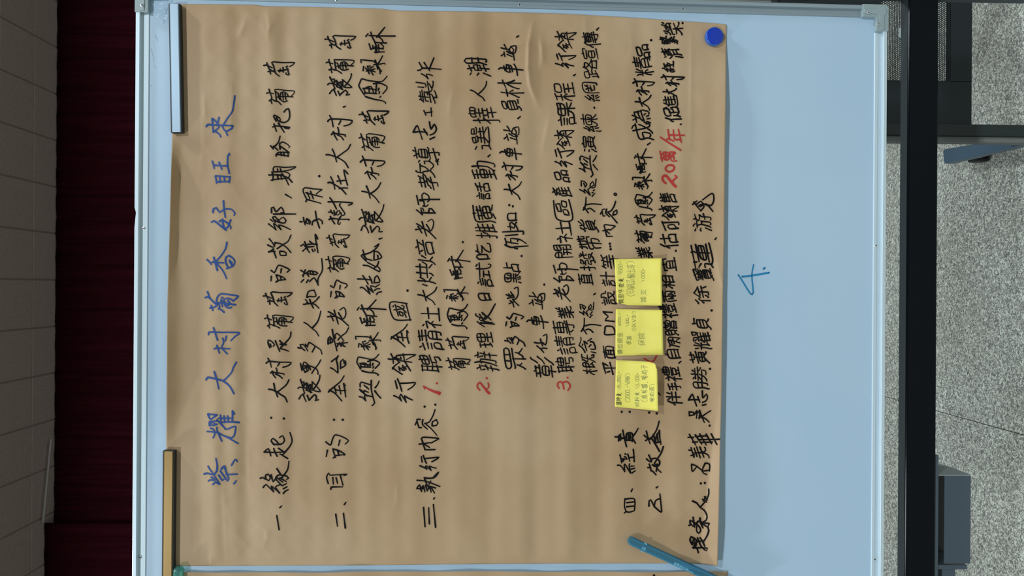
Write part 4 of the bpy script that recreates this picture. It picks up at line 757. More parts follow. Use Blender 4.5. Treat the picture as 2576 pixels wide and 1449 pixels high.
'葡': [[42,45,42,49],[41,9,46,9,48,10],[19,49,16,48,13,43,13,41],[11,40,13,41],[25,65,25,56,23,54,20,53,19,49],[48,25,17,25],[17,17,48,17],[49,65,49,56],[19,49,62,48,60,12,58,8,55,8,52,8,48,10],[65,61,10,61],[50,39,15,39,13,41],[32,10,32,43],[48,10,47,32,18,32,17,10],[46,39,46,43,43,45,40,45]],
'蓮': [[17,45,12,51,8,51],[17,16,25,11,35,8,63,9,66,10,68,11],[17,16,17,34,9,34],[17,16,14,15,11,12],[65,20,25,20],[60,35,29,35],[25,57,25,65],[64,50,26,50],[65,61,9,61],[45,42,30,42,29,27,60,27,60,28,60,42,45,42],[48,65,48,57,45,53,45,15]],
'行': [[8,33,14,37,17,38],[63,62,35,62],[9,53,23,66],[25,51,22,47,19,44,17,38],[17,38,18,37,18,8],[55,43,55,10,54,9,52,8,44,8,40,10],[32,43,65,43]],
'製': [[14,62,14,65],[14,62,12,61,10,59,11,54],[22,20,18,19,10,16,8,17],[22,20,22,10],[22,20,24,21,31,25,32,28],[22,10,26,10,36,12,40,14],[50,17,46,18,43,21,40,25,40,29],[50,17,51,14,58,10,63,9,67,10],[50,17,50,18,60,24],[37,36,37,37],[37,37,36,38],[48,45,48,62],[61,65,61,38,59,36,53,36,51,37],[14,62,36,61],[8,54,39,53],[24,66,24,36],[12,37,12,46,36,46,36,38,38,37,37,34],[9,29,65,29],[36,38,32,37,30,38],[38,29,37,34,35,35,35,37]],
'計': [[12,36,30,36],[21,60,19,65],[33,55,9,55],[30,45,12,45],[65,42,38,42],[51,64,51,8],[13,9,13,27,30,27,30,12,13,12]],
'設': [[11,12,26,12],[35,32,37,31],[38,35,37,31],[33,44,36,45,39,51,40,55,40,63,56,63,57,46,65,45],[17,65,19,60],[50,17,48,17],[50,17,53,13,61,10,64,9,67,10],[26,45,11,45],[8,55,30,55],[11,36,27,36],[48,17,41,25,37,31],[48,17,44,13,33,9,28,10,26,12],[26,12,26,27,11,27,11,9],[34,35,60,35,58,27,50,17]],
'試': [[15,65,18,60],[39,16,39,38],[25,36,11,36],[8,55,26,55],[11,45,25,45],[59,65,63,60],[11,12,25,12,25,27,11,27,11,9],[32,38,46,38],[65,52,33,52],[52,65,53,38,57,15,60,10,62,9,64,9,65,10,66,15,66,18,65,19],[49,18,32,14]],
'話': [[28,55,8,55],[26,36,10,36],[37,10,62,10],[16,65,19,60],[26,45,10,45],[10,12,26,12,26,27,11,27,10,9],[65,45,35,45],[50,61,50,28],[62,8,61,28,37,28,37,8],[61,65,50,62,50,61,45,61,38,60,35,60]],
'課': [[28,55,8,55],[65,13,57,20,50,29],[49,29,48,29],[26,36,10,36],[16,65,19,60],[26,45,10,45],[33,30,46,30,48,29],[26,12,26,27,11,27,10,9],[63,52,35,52],[49,8,49,63],[49,63,62,63,63,62,62,41,35,41,35,63,49,63],[10,12,33,12,41,20,44,25,48,29,50,29,52,30,65,30]],
'請': [[61,29,38,29],[25,36,10,36],[38,20,61,20],[25,45,10,45],[17,65,19,60],[27,55,8,55],[10,8,10,27,26,27,26,12,10,12],[65,45,33,45],[36,54,64,53],[35,61,65,61],[49,65,49,45],[38,8,39,37,61,37,61,10,60,8,54,8,53,9]],
'講': [[10,45,24,45],[10,36,24,36],[26,55,8,55],[16,65,19,60],[35,27,62,27],[65,60,32,60],[48,19,48,44],[40,44,40,65],[10,8,10,27,25,27,25,12,10,12],[63,52,34,52],[55,44,55,65],[30,19,66,19],[51,9,53,8,60,8,61,9,61,36,35,36,35,8],[30,44,65,44]],
'讓': [[23,36,10,36],[40,46,44,47,44,54,33,55,33,46,40,46],[7,55,25,55],[28,16,31,16,39,18],[10,45,23,45],[68,10,65,9,61,10,57,13,57,15],[55,46,63,47,63,55,52,55,52,46,55,46],[50,25,51,20,55,16,57,15],[57,15,63,20,65,20],[17,60,15,65],[49,11,38,9,39,18],[43,25,42,22,40,20,39,18],[48,61,47,66],[65,39,31,39],[55,46,55,25],[40,25,40,46],[63,32,32,32],[30,61,65,61],[10,11,23,11,23,27,10,27,10,8],[65,25,30,25]],
'貞': [[57,30,17,30],[63,60,36,60],[57,40,17,40],[65,8,60,8,48,14,43,14],[29,14,26,14,13,8,7,9],[36,50,36,65],[57,40,57,50,56,50,18,50,17,20,57,20,57,40]],
'貨': [[21,48,20,59],[59,65,46,59,39,57],[18,34,57,34],[30,67,26,66,22,62,20,59],[7,55,11,54,16,58,20,59],[28,53,39,55],[18,26,57,26],[45,13,48,14,62,8,65,8],[7,9,12,8,26,14,30,14],[57,34,57,41,55,42,19,42,18,41,18,19,56,18,57,19,57,34],[65,54,62,50,41,50,40,51,39,53,39,65]],
'費': [[55,43,57,41],[29,55,29,55],[27,17,27,13],[47,17,47,14],[25,47,22,40],[57,32,18,32],[57,25,18,25],[66,9,62,9,47,14],[44,13,47,14],[29,48,29,66],[45,44,45,65],[18,40,18,17,47,17,56,17,57,18,57,41],[29,13,26,13,13,8,8,9],[12,63,59,63,60,62,59,55,15,55,14,49,15,48,25,47,28,48,63,48,63,43,57,41],[57,39,55,40,23,40,22,40,20,40,10,38,8,40]],
'贈': [[39,51,42,44],[57,65,55,60,54,57],[9,8,9,10,13,17,12,20],[54,44,57,50],[10,50,25,50],[40,57,40,62,40,65,38,66],[35,20,60,20],[47,57,47,38],[25,38,10,38],[60,10,35,10],[25,12,22,18],[35,8,36,30,59,30,60,10],[25,50,24,63,10,62,10,25,25,25,25,50],[47,57,33,57,33,38,63,38,63,57,47,57]],
'起': [[22,15,18,16,15,20,12,21],[22,15,24,12,34,10,65,10,68,12],[42,62,61,62,62,44],[23,30,34,30],[62,44,43,44,43,22,44,20,47,19,63,19,65,21,65,24,65,27,64,30],[10,58,33,58],[9,45,34,45],[22,15,23,45,21,45,21,65],[8,6,8,9,10,13,10,20,12,21,11,35]],
'路': [[50,42,50,41],[45,65,44,59],[20,32,30,32,34,30,38,30],[44,59,41,58,41,54],[61,10,39,10],[62,30,66,31],[11,35,11,13],[61,28,39,28],[41,54,43,52,47,45,50,42,50,41,57,35,61,33,62,30],[21,15,20,46],[41,54,39,53,36,49,33,47,11,46,11,63,28,63,29,47],[44,59,59,59,59,55,56,49,50,42,50,41,39,32,38,30],[61,10,61,28,62,30],[39,10,39,28,38,30],[8,12,11,12,11,13,19,14,21,15,30,17]],
'車': [[58,39,16,39],[11,60,63,59],[9,18,65,18],[36,50,57,50,58,49,57,28,16,28,16,50,36,50],[36,8,36,65]],
'輸': [[55,18,55,40],[47,31,35,31],[35,22,47,22],[36,52,34,52],[36,52,39,49,60,49,63,53],[19,49,19,50],[64,42,64,10,64,9,58,8],[28,39,10,39],[29,19,8,19],[29,59,9,59],[42,9,43,8,46,8,47,9,47,41,35,41,35,8],[19,49,10,49,10,29,28,29,28,49,19,50],[19,66,19,8],[36,52,37,54,42,57,49,64,51,63,52,61,59,56,63,53,65,52]],
'辦': [[34,50,33,50],[63,51,61,45,61,39],[13,65,14,65,15,63,16,57],[54,66,55,65,58,57],[15,26,16,26],[10,51,11,45],[21,52,19,39],[53,44,52,50,51,52,50,52],[23,26,9,26],[30,50,42,50,41,15,40,11,39,9,35,9,33,10],[65,25,50,25],[57,39,57,8],[34,66,34,50,31,25,28,14,25,9],[8,39,24,39],[10,9,14,14,15,20,16,39],[49,39,65,39],[65,57,50,57],[23,57,9,57]],
'進': [[18,56,12,63,10,64],[25,46,26,49,30,50],[17,16,21,15,27,11,35,10,61,10,65,10,66,11],[17,16,17,39,10,40],[17,16,14,15,10,10],[50,55,50,59,48,64,45,65],[61,44,31,44],[31,33,61,33],[49,21,49,55],[64,55,32,55],[65,21,31,21,31,49,30,51,35,64]],
'道': [[18,16,27,11,31,10,40,9,64,10,68,13],[18,16,18,41,9,41],[18,16,15,15,9,10],[36,57,37,62,35,66],[13,61,17,55],[55,65,54,62,53,57],[43,47,45,57],[59,38,31,38],[59,28,31,28],[59,38,59,19,31,19,32,47,58,47,59,46,59,38],[65,57,26,57]],
'選': [[10,11,17,15],[10,63,16,57],[64,16,62,16,51,22],[40,23,38,22,29,16],[27,12,29,16],[26,17,29,16],[9,40,17,39,17,15],[37,41,37,27],[62,37,27,37],[53,41,53,27,51,27,51,22],[42,51,43,49,40,47,30,47,27,48,27,49,27,63,40,64,40,63,40,55,27,55],[65,27,25,27],[67,11,65,10,61,9,38,9,31,10,21,15,17,15],[49,55,62,55,63,63,62,64,50,64,49,63,49,49,52,47,63,47,65,49,65,51]],
'鄉': [[17,65,14,56,11,51,10,46,18,46],[18,46,21,48,23,53],[18,46,18,43,12,35,11,30],[58,18,62,18,65,22,65,28,64,34,59,42,64,58,65,62,51,62,51,8],[35,65,36,63,37,59],[30,46,43,46],[22,30,9,30],[30,33,43,34,43,58,37,59,30,59,30,13],[9,10,15,14,19,20,21,26,22,30,23,31,24,37],[45,11,40,26],[43,16,34,14,30,13,27,11]],
'酒': [[18,60,11,64],[40,48,39,48],[9,45,16,42],[63,23,27,23],[27,11,63,11],[10,11,18,28],[50,48,50,48],[50,62,50,36,52,34,63,34],[65,62,25,62],[63,8,62,48,27,48,27,8],[39,62,39,48,40,48,39,39,34,32,27,32]],
'酥': [[52,41,51,41],[52,41,52,41],[24,50,23,50],[51,41,51,41],[30,12,9,12],[52,41,51,41],[52,41,52,40],[9,24,31,24],[16,50,16,50],[52,60,52,8],[16,63,16,37,13,32,9,32],[31,33,25,33,23,35,24,63],[32,63,8,63],[64,44,55,44,47,37,43,26,37,19,37,15],[39,44,49,44,55,38,60,27,65,20],[31,9,31,50,9,50,9,8],[65,63,60,64,52,61,52,60,48,60,40,59]],
'醬': [[24,57,12,57,11,65],[40,55,40,57,38,58],[13,50,12,43,9,39],[30,26,30,26],[44,60,47,60,49,57],[60,15,13,15],[47,65,47,66,50,67],[41,41,36,45,36,49],[24,50,8,50],[46,40,49,38,55,39,56,52],[60,20,43,20,42,22,42,33],[24,39,24,66],[66,33,8,33],[65,49,30,49],[30,26,14,26,13,25,13,9,60,9,60,26,30,26],[30,33,30,26,29,22,25,20,21,19,20,19],[60,64,60,61,58,60,53,58,49,57,47,55,42,55,36,53,31,54],[29,62,33,61,46,65,48,64,64,64]],
'金': [[49,15,54,25],[24,16,20,25,18,25],[60,31,13,31],[36,45,36,10],[10,10,64,10],[55,49,52,45,36,45,21,45,20,49],[67,46,64,45,55,49,55,50,47,55,37,63],[6,46,10,45,15,48,20,49,20,51,27,55,35,62,37,63]],
'銷': [[10,29,12,20],[59,52,62,58,64,62],[50,45,50,65],[41,54,37,63],[38,22,62,22],[25,20,27,29],[30,52,30,55,29,56,24,60,19,62],[38,34,62,34],[19,62,20,65],[10,36,29,36],[19,48,19,13],[26,49,12,49,10,51],[38,8,38,45,50,45,62,45,62,10,61,9,56,8,53,10],[8,11,14,11,19,12,20,14,25,14,30,15],[19,62,17,62,15,57,10,53,10,51,8,51,8,50]],
'開': [[31,54,11,54],[42,54,63,54],[43,9,43,35],[25,11,29,20,29,35],[20,24,53,24],[11,44,31,45,31,62,30,63,11,63,11,8],[63,44,42,44,42,63,62,63,63,62,62,10,61,9,60,8,54,8,51,10],[22,36,51,36]],
'險': [[35,54,37,51,54,51],[38,25,35,23,35,18],[54,17,57,16,65,10],[54,17,55,23],[54,17,52,17,51,14,46,9],[10,8,10,63,21,63,23,62,18,45,22,38,23,28,21,25,17,24],[35,18,42,13],[35,18,33,17,27,10,25,9],[60,29,61,29,61,41,50,42,50,29,60,29],[36,42,42,41,42,29,30,29,30,42,36,42],[67,53,65,52,62,53,52,59,45,64,35,55,35,54,33,54,29,51,27,51]],
'雄': [[17,54,18,54],[40,49,37,48,34,43],[56,58,53,65,51,65],[24,42,25,40,24,37,16,18,15,13,17,13,32,15],[41,11,65,11],[64,25,40,25],[9,54,31,54],[64,39,40,39],[64,53,40,53],[55,53,55,11],[44,65,41,57,40,49],[8,23,13,34,15,42,17,52,17,54,18,54,19,65],[33,11,29,28],[40,8,40,49,40,49]],
'雜': [[27,52,26,45],[23,58,23,63,21,65,18,66],[37,45,37,45,41,47],[13,23,13,22,10,13],[26,45,29,45,33,40],[58,59,57,59,54,65],[46,65,49,67],[13,46,16,45],[30,22,34,15],[9,58,34,58],[42,11,65,11],[34,29,9,29],[65,53,43,53],[65,39,42,39],[26,45,25,45,22,40,22,10,21,8,19,8,15,9],[42,25,65,25],[55,11,55,53],[14,52,14,47,9,39],[46,65,44,59,43,53,42,53,41,48,41,47,42,46,42,8]],
'面': [[27,36,46,36],[27,24,46,24],[36,61,34,48],[27,11,27,48],[12,11,61,11],[46,11,46,48],[12,8,12,48,60,48,61,8],[9,61,64,61]],
'鳳': [[28,16,29,10],[36,12,35,17],[25,42,47,42],[35,48,35,55],[44,15,41,18],[8,9,12,17,14,29,15,39,15,62,58,62,59,27,60,13,63,10,66,10,67,14,66,21],[16,10,17,10,19,11,21,16],[52,29,25,29],[25,35,47,35,47,48,25,48,25,47,25,23,51,23,52,22,51,15,50,10,49,8,45,8,42,8,41,10],[21,55,51,55]],
'黃': [[28,14,25,14],[48,18,48,14],[25,18,25,14],[48,14,63,8,67,9],[25,14,20,11,10,8,7,9],[49,65,49,53,48,52,25,52,25,65],[58,27,17,27],[65,45,9,45],[62,61,12,61],[36,45,36,19],[36,19,35,18,17,19,17,37,57,37,58,36,58,19,57,18,38,18,36,19]],
'點': [[8,8,10,14,10,18],[17,18,19,10],[63,11,41,11],[25,49,28,57],[31,20,35,13],[26,11,24,19],[16,50,15,58],[65,51,51,51],[21,44,33,44,32,64,10,64,10,44,21,44],[51,34,51,65],[33,35,10,35],[21,26,21,64],[34,26,8,25],[63,8,63,33,51,34,41,33,41,8]]}
CHARS = [
('一', 2, 694, 704, 1296, 1334), ('、', 2, 703, 709, 1272, 1278), ('緣', 2, 652, 729, 1158, 1244), ('起', 2, 662, 737, 1086, 1156), ('·', 2, 682, 682, 1051, 1051), ('·', 2, 714, 714, 1053, 1053),
('大', 2, 673, 729, 953, 1014), ('村', 2, 667, 734, 899, 954), ('是', 2, 672, 734, 833, 887), ('葡', 2, 663, 740, 790, 828), ('萄', 2, 660, 737, 732, 772), ('的', 2, 679, 731, 665, 712),
('故', 2, 671, 734, 589, 651), ('鄉', 2, 673, 746, 519, 581), ('、', 2, 717, 734, 487, 499), ('期', 2, 674, 746, 417, 468), ('盼', 2, 678, 731, 340, 396), ('把', 2, 683, 731, 271, 335),
('葡', 2, 668, 743, 222, 266), ('萄', 2, 661, 743, 153, 194), ('讓', 3, 747, 808, 941, 1013), ('更', 3, 753, 809, 903, 944), ('多', 3, 747, 812, 859, 893), ('人', 3, 762, 809, 780, 848),
('知', 3, 761, 805, 727, 778), ('道', 3, 754, 813, 648, 720), ('並', 3, 754, 802, 587, 638), ('享', 3, 752, 813, 529, 576), ('用', 3, 760, 813, 470, 514), ('·', 3, 803, 803, 443, 443),
('二', 4, 842, 871, 1289, 1331), ('、', 4, 865, 871, 1263, 1270), ('目', 4, 819, 875, 1188, 1233), ('的', 4, 817, 879, 1092, 1155), ('·', 4, 840, 840, 1056, 1056), ('·', 4, 862, 862, 1056, 1056),
('全', 4, 824, 872, 943, 1011), ('台', 4, 829, 871, 893, 941), ('最', 4, 823, 879, 822, 885), ('老', 4, 822, 879, 771, 822), ('的', 4, 829, 876, 702, 752), ('葡', 4, 817, 882, 642, 687),
('萄', 4, 819, 882, 586, 625), ('樹', 4, 823, 889, 495, 567), ('在', 4, 823, 877, 425, 491), ('大', 4, 818, 884, 361, 424), ('村', 4, 822, 888, 288, 355), ('、', 4, 863, 870, 266, 270),
('讓', 4, 822, 887, 183, 243), ('葡', 4, 818, 893, 147, 187), ('萄', 4, 815, 897, 87, 126), ('與', 5, 901, 960, 955, 1023), ('鳳', 5, 895, 957, 889, 947), ('梨', 5, 892, 960, 834, 883),
('酥', 5, 896, 973, 752, 822), ('結', 5, 897, 962, 691, 743), ('婚', 5, 906, 962, 611, 686), ('、', 5, 953, 962, 598, 602), ('讓', 5, 901, 968, 512, 588), ('大', 5, 908, 960, 457, 513),
('村', 5, 904, 970, 390, 453), ('葡', 5, 901, 970, 334, 381), ('萄', 5, 901, 980, 276, 316), ('鳳', 5, 900, 976, 189, 263), ('梨', 5, 905, 971, 138, 191), ('酥', 5, 918, 996, 66, 135),
('行', 6, 988, 1047, 951, 1015), ('銷', 6, 974, 1048, 888, 944), ('全', 6, 981, 1031, 813, 875), ('國', 6, 979, 1036, 759, 809), ('·', 6, 1025, 1025, 731, 731), ('三', 7, 1063, 1098, 1267, 1329),
('、', 7, 1090, 1094, 1251, 1256), ('執', 7, 1046, 1109, 1186, 1243), ('行', 7, 1054, 1106, 1144, 1186), ('內', 7, 1052, 1106, 1098, 1134), ('容', 7, 1042, 1104, 1028, 1098), ('·', 7, 1068, 1068, 1023, 1023),
('·', 7, 1095, 1095, 1018, 1018), ('聘', 7, 1051, 1114, 891, 938), ('請', 7, 1050, 1119, 828, 882), ('社', 7, 1057, 1112, 772, 827), ('大', 7, 1049, 1101, 720, 769), ('烘', 7, 1044, 1098, 662, 721),
('焙', 7, 1044, 1097, 601, 668), ('老', 7, 1043, 1099, 549, 603), ('師', 7, 1045, 1108, 483, 543), ('教', 7, 1044, 1104, 410, 480), ('導', 7, 1036, 1107, 368, 417), ('志', 7, 1037, 1100, 304, 353),
('工', 7, 1064, 1089, 269, 295), ('製', 7, 1044, 1102, 202, 262), ('作', 7, 1048, 1112, 143, 200), ('葡', 8, 1120, 1185, 898, 933), ('萄', 8, 1119, 1182, 844, 881), ('鳳', 8, 1123, 1179, 763, 830),
('梨', 8, 1114, 1180, 719, 760), ('酥', 8, 1124, 1185, 627, 704), ('·', 8, 1164, 1164, 609, 609), ('辦', 9, 1192, 1257, 883, 936), ('理', 9, 1197, 1242, 834, 877), ('假', 9, 1194, 1248, 762, 825),
('日', 9, 1202, 1238, 735, 757), ('試', 9, 1195, 1244, 659, 722), ('吃', 9, 1194, 1237, 610, 654), ('推', 9, 1193, 1253, 561, 601), ('廣', 9, 1187, 1249, 513, 562), ('話', 9, 1193, 1236, 457, 504),
('動', 9, 1185, 1251, 404, 453), ('、', 9, 1227, 1234, 388, 395), ('選', 9, 1183, 1237, 317, 378), ('擇', 9, 1177, 1260, 267, 313), ('人', 9, 1181, 1226, 202, 256), ('潮', 9, 1170, 1237, 142, 194),
('眾', 10, 1265, 1325, 874, 931), ('多', 10, 1268, 1323, 844, 873), ('的', 10, 1270, 1320, 786, 826), ('地', 10, 1271, 1307, 720, 775), ('點', 10, 1264, 1313, 659, 714), ('·', 10, 1312, 1312, 644, 644),
('例', 10, 1261, 1331, 579, 628), ('如', 10, 1275, 1305, 533, 581), ('·', 10, 1281, 1281, 516, 516), ('·', 10, 1290, 1290, 519, 519), ('大', 10, 1266, 1314, 455, 504), ('村', 10, 1261, 1317, 406, 455),
('車', 10, 1255, 1314, 371, 404), ('站', 10, 1265, 1307, 315, 365), ('、', 10, 1302, 1310, 292, 299), ('員', 10, 1259, 1314, 248, 280), ('林', 10, 1250, 1320, 199, 247), ('車', 10, 1252, 1318, 159, 192),
('站', 10, 1258, 1300, 109, 154), ('、', 10, 1299, 1306, 89, 94), ('彰', 11, 1332, 1400, 894, 951), ('化', 11, 1342, 1378, 839, 889), ('車', 11, 1323, 1381, 792, 829), ('站', 11, 1329, 1372, 733, 780),
('·', 11, 1369, 1369, 716, 716), ('聘', 12, 1395, 1446, 897, 940), ('請', 12, 1393, 1454, 843, 893), ('專', 12, 1389, 1446, 804, 845), ('業', 12, 1396, 1445, 769, 803), ('老', 12, 1390, 1437, 714, 761),
('師', 12, 1390, 1457, 659, 712), ('開', 12, 1390, 1444, 614, 651), ('社', 12, 1396, 1442, 557, 612), ('區', 12, 1390, 1442, 500, 555), ('產', 12, 1387, 1441, 469, 496), ('品', 12, 1392, 1436, 426, 461),
('行', 12, 1394, 1446, 371, 422), ('銷', 12, 1393, 1446, 326, 377), ('課', 12, 1398, 1452, 256, 318), ('程', 12, 1392, 1448, 206, 255), ('、', 12, 1442, 1449, 186, 191), ('行', 12, 1395, 1451, 132, 173),
('銷', 12, 1394, 1452, 77, 133), ('概', 13, 1460, 1504, 889, 945), ('念', 13, 1454, 1501, 846, 890), ('介', 13, 1460, 1514, 798, 843), ('紹', 13, 1455, 1496, 758, 801), ('、', 13, 1493, 1499, 737, 742),
('直', 13, 1452, 1494, 687, 719), ('撥', 13, 1454, 1500, 631, 683), ('帶', 13, 1450, 1515, 592, 628), ('貨', 13, 1452, 1508, 551, 586), ('介', 13, 1465, 1515, 494, 538), ('紹', 13, 1456, 1502, 448, 496),
('與', 13, 1455, 1506, 389, 447), ('演', 13, 1462, 1503, 341, 384), ('練', 13, 1459, 1514, 285, 333), ('·', 13, 1495, 1495, 271, 271), ('網', 13, 1464, 1510, 206, 257), ('路', 13, 1465, 1508, 147, 198),
('宣', 13, 1462, 1507, 120, 151), ('傳', 13, 1462, 1513, 78, 121), ('、', 13, 1500, 1507, 69, 76), ('平', 14, 1514, 1553, 909, 944), ('面', 14, 1515, 1550, 868, 903), ('D', 14, 1519, 1550, 818, 844),
('M', 14, 1515, 1547, 782, 811), ('設', 14, 1510, 1553, 730, 769), ('計', 14, 1508, 1553, 682, 722), ('等', 14, 1509, 1560, 639, 678), ('·', 14, 1534, 1534, 613, 613), ('·', 14, 1535, 1535, 620, 620),
('·', 14, 1536, 1536, 627, 627), ('內', 14, 1514, 1550, 563, 597), ('容', 14, 1508, 1555, 504, 563), ('。', 14, 1544, 1551, 485, 492), ('四', 15, 1568, 1599, 1252, 1293), ('、', 15, 1587, 1592, 1229, 1237),
('經', 15, 1551, 1600, 1128, 1193), ('費', 15, 1545, 1608, 1075, 1126), ('·', 15, 1564, 1564, 1036, 1036), ('·', 15, 1584, 1584, 1036, 1036), ('五', 16, 1630, 1666, 1240, 1291), ('、', 16, 1650, 1656, 1223, 1228),
('效', 16, 1624, 1671, 1121, 1197), ('益', 16, 1618, 1665, 1057, 1138), ('·', 16, 1633, 1633, 1038, 1038), ('·', 16, 1652, 1652, 1040, 1040), ('業', 17, 1597, 1643, 620, 652), ('葡', 17, 1595, 1643, 578, 614),
('萄', 17, 1594, 1651, 537, 569), ('鳳', 17, 1595, 1643, 481, 532), ('梨', 17, 1589, 1642, 435, 479), ('酥', 17, 1594, 1643, 372, 438), ('、', 17, 1628, 1637, 358, 365), ('成', 17, 1587, 1647, 308, 354),
('為', 17, 1588, 1639, 275, 314), ('大', 17, 1596, 1640, 237, 280), ('村', 17, 1590, 1649, 196, 242), ('精', 17, 1589, 1646, 141, 193), ('品', 17, 1598, 1638, 109, 147), ('·', 17, 1638, 1638, 101, 101),
('伴', 18, 1674, 1719, 984, 1021), ('手', 18, 1678, 1715, 961, 984), ('禮', 18, 1663, 1717, 921, 961), ('、', 18, 1707, 1714, 908, 914), ('自', 18, 1671, 1714, 876, 903), ('用', 18, 1678, 1713, 846, 875),
('贈', 18, 1667, 1709, 804, 845), ('禮', 18, 1655, 1707, 761, 802), ('兩', 18, 1664, 1704, 730, 761), ('相', 18, 1664, 1700, 691, 727), ('宜', 18, 1665, 1704, 646, 683), ('·', 18, 1700, 1700, 631, 631),
('估', 18, 1659, 1708, 587, 626), ('可', 18, 1663, 1710, 555, 582), ('銷', 18, 1656, 1710, 515, 556), ('售', 18, 1658, 1705, 484, 511), ('、', 18, 1711, 1715, 311, 314), ('促', 18, 1667, 1716, 267, 308),
('進', 18, 1667, 1709, 237, 277), ('大', 18, 1666, 1704, 220, 244), ('村', 18, 1661, 1724, 186, 219), ('經', 18, 1664, 1700, 152, 184), ('濟', 18, 1661, 1720, 119, 149), ('繁', 18, 1658, 1707, 89, 113),
('榮', 18, 1662, 1720, 54, 90), ('·', 18, 1717, 1717, 58, 58), ('提', 19, 1733, 1785, 1322, 1393), ('案', 19, 1731, 1786, 1297, 1344), ('人', 19, 1740, 1785, 1228, 1299), ('·', 19, 1763, 1763, 1216, 1216),
('·', 19, 1773, 1773, 1215, 1215), ('呂', 19, 1737, 1787, 1163, 1196), ('美', 19, 1731, 1786, 1122, 1155), ('華', 19, 1728, 1812, 1089, 1122), ('·', 19, 1785, 1785, 1071, 1071), ('吳', 19, 1731, 1790, 1030, 1065),
('志', 19, 1730, 1782, 981, 1024), ('勝', 19, 1736, 1786, 921, 981), ('·', 19, 1786, 1786, 928, 928), ('黃', 19, 1732, 1787, 882, 916), ('耀', 19, 1737, 1793, 833, 882), ('貞', 19, 1739, 1791, 799, 831),
('·', 19, 1790, 1790, 781, 781), ('徐', 19, 1743, 1789, 718, 766), ('寶', 19, 1741, 1798, 674, 708), ('蓮', 19, 1736, 1796, 609, 681), ('、', 19, 1798, 1803, 597, 603), ('游', 19, 1742, 1792, 535, 583),
('免', 19, 1740, 1798, 484, 534),
]
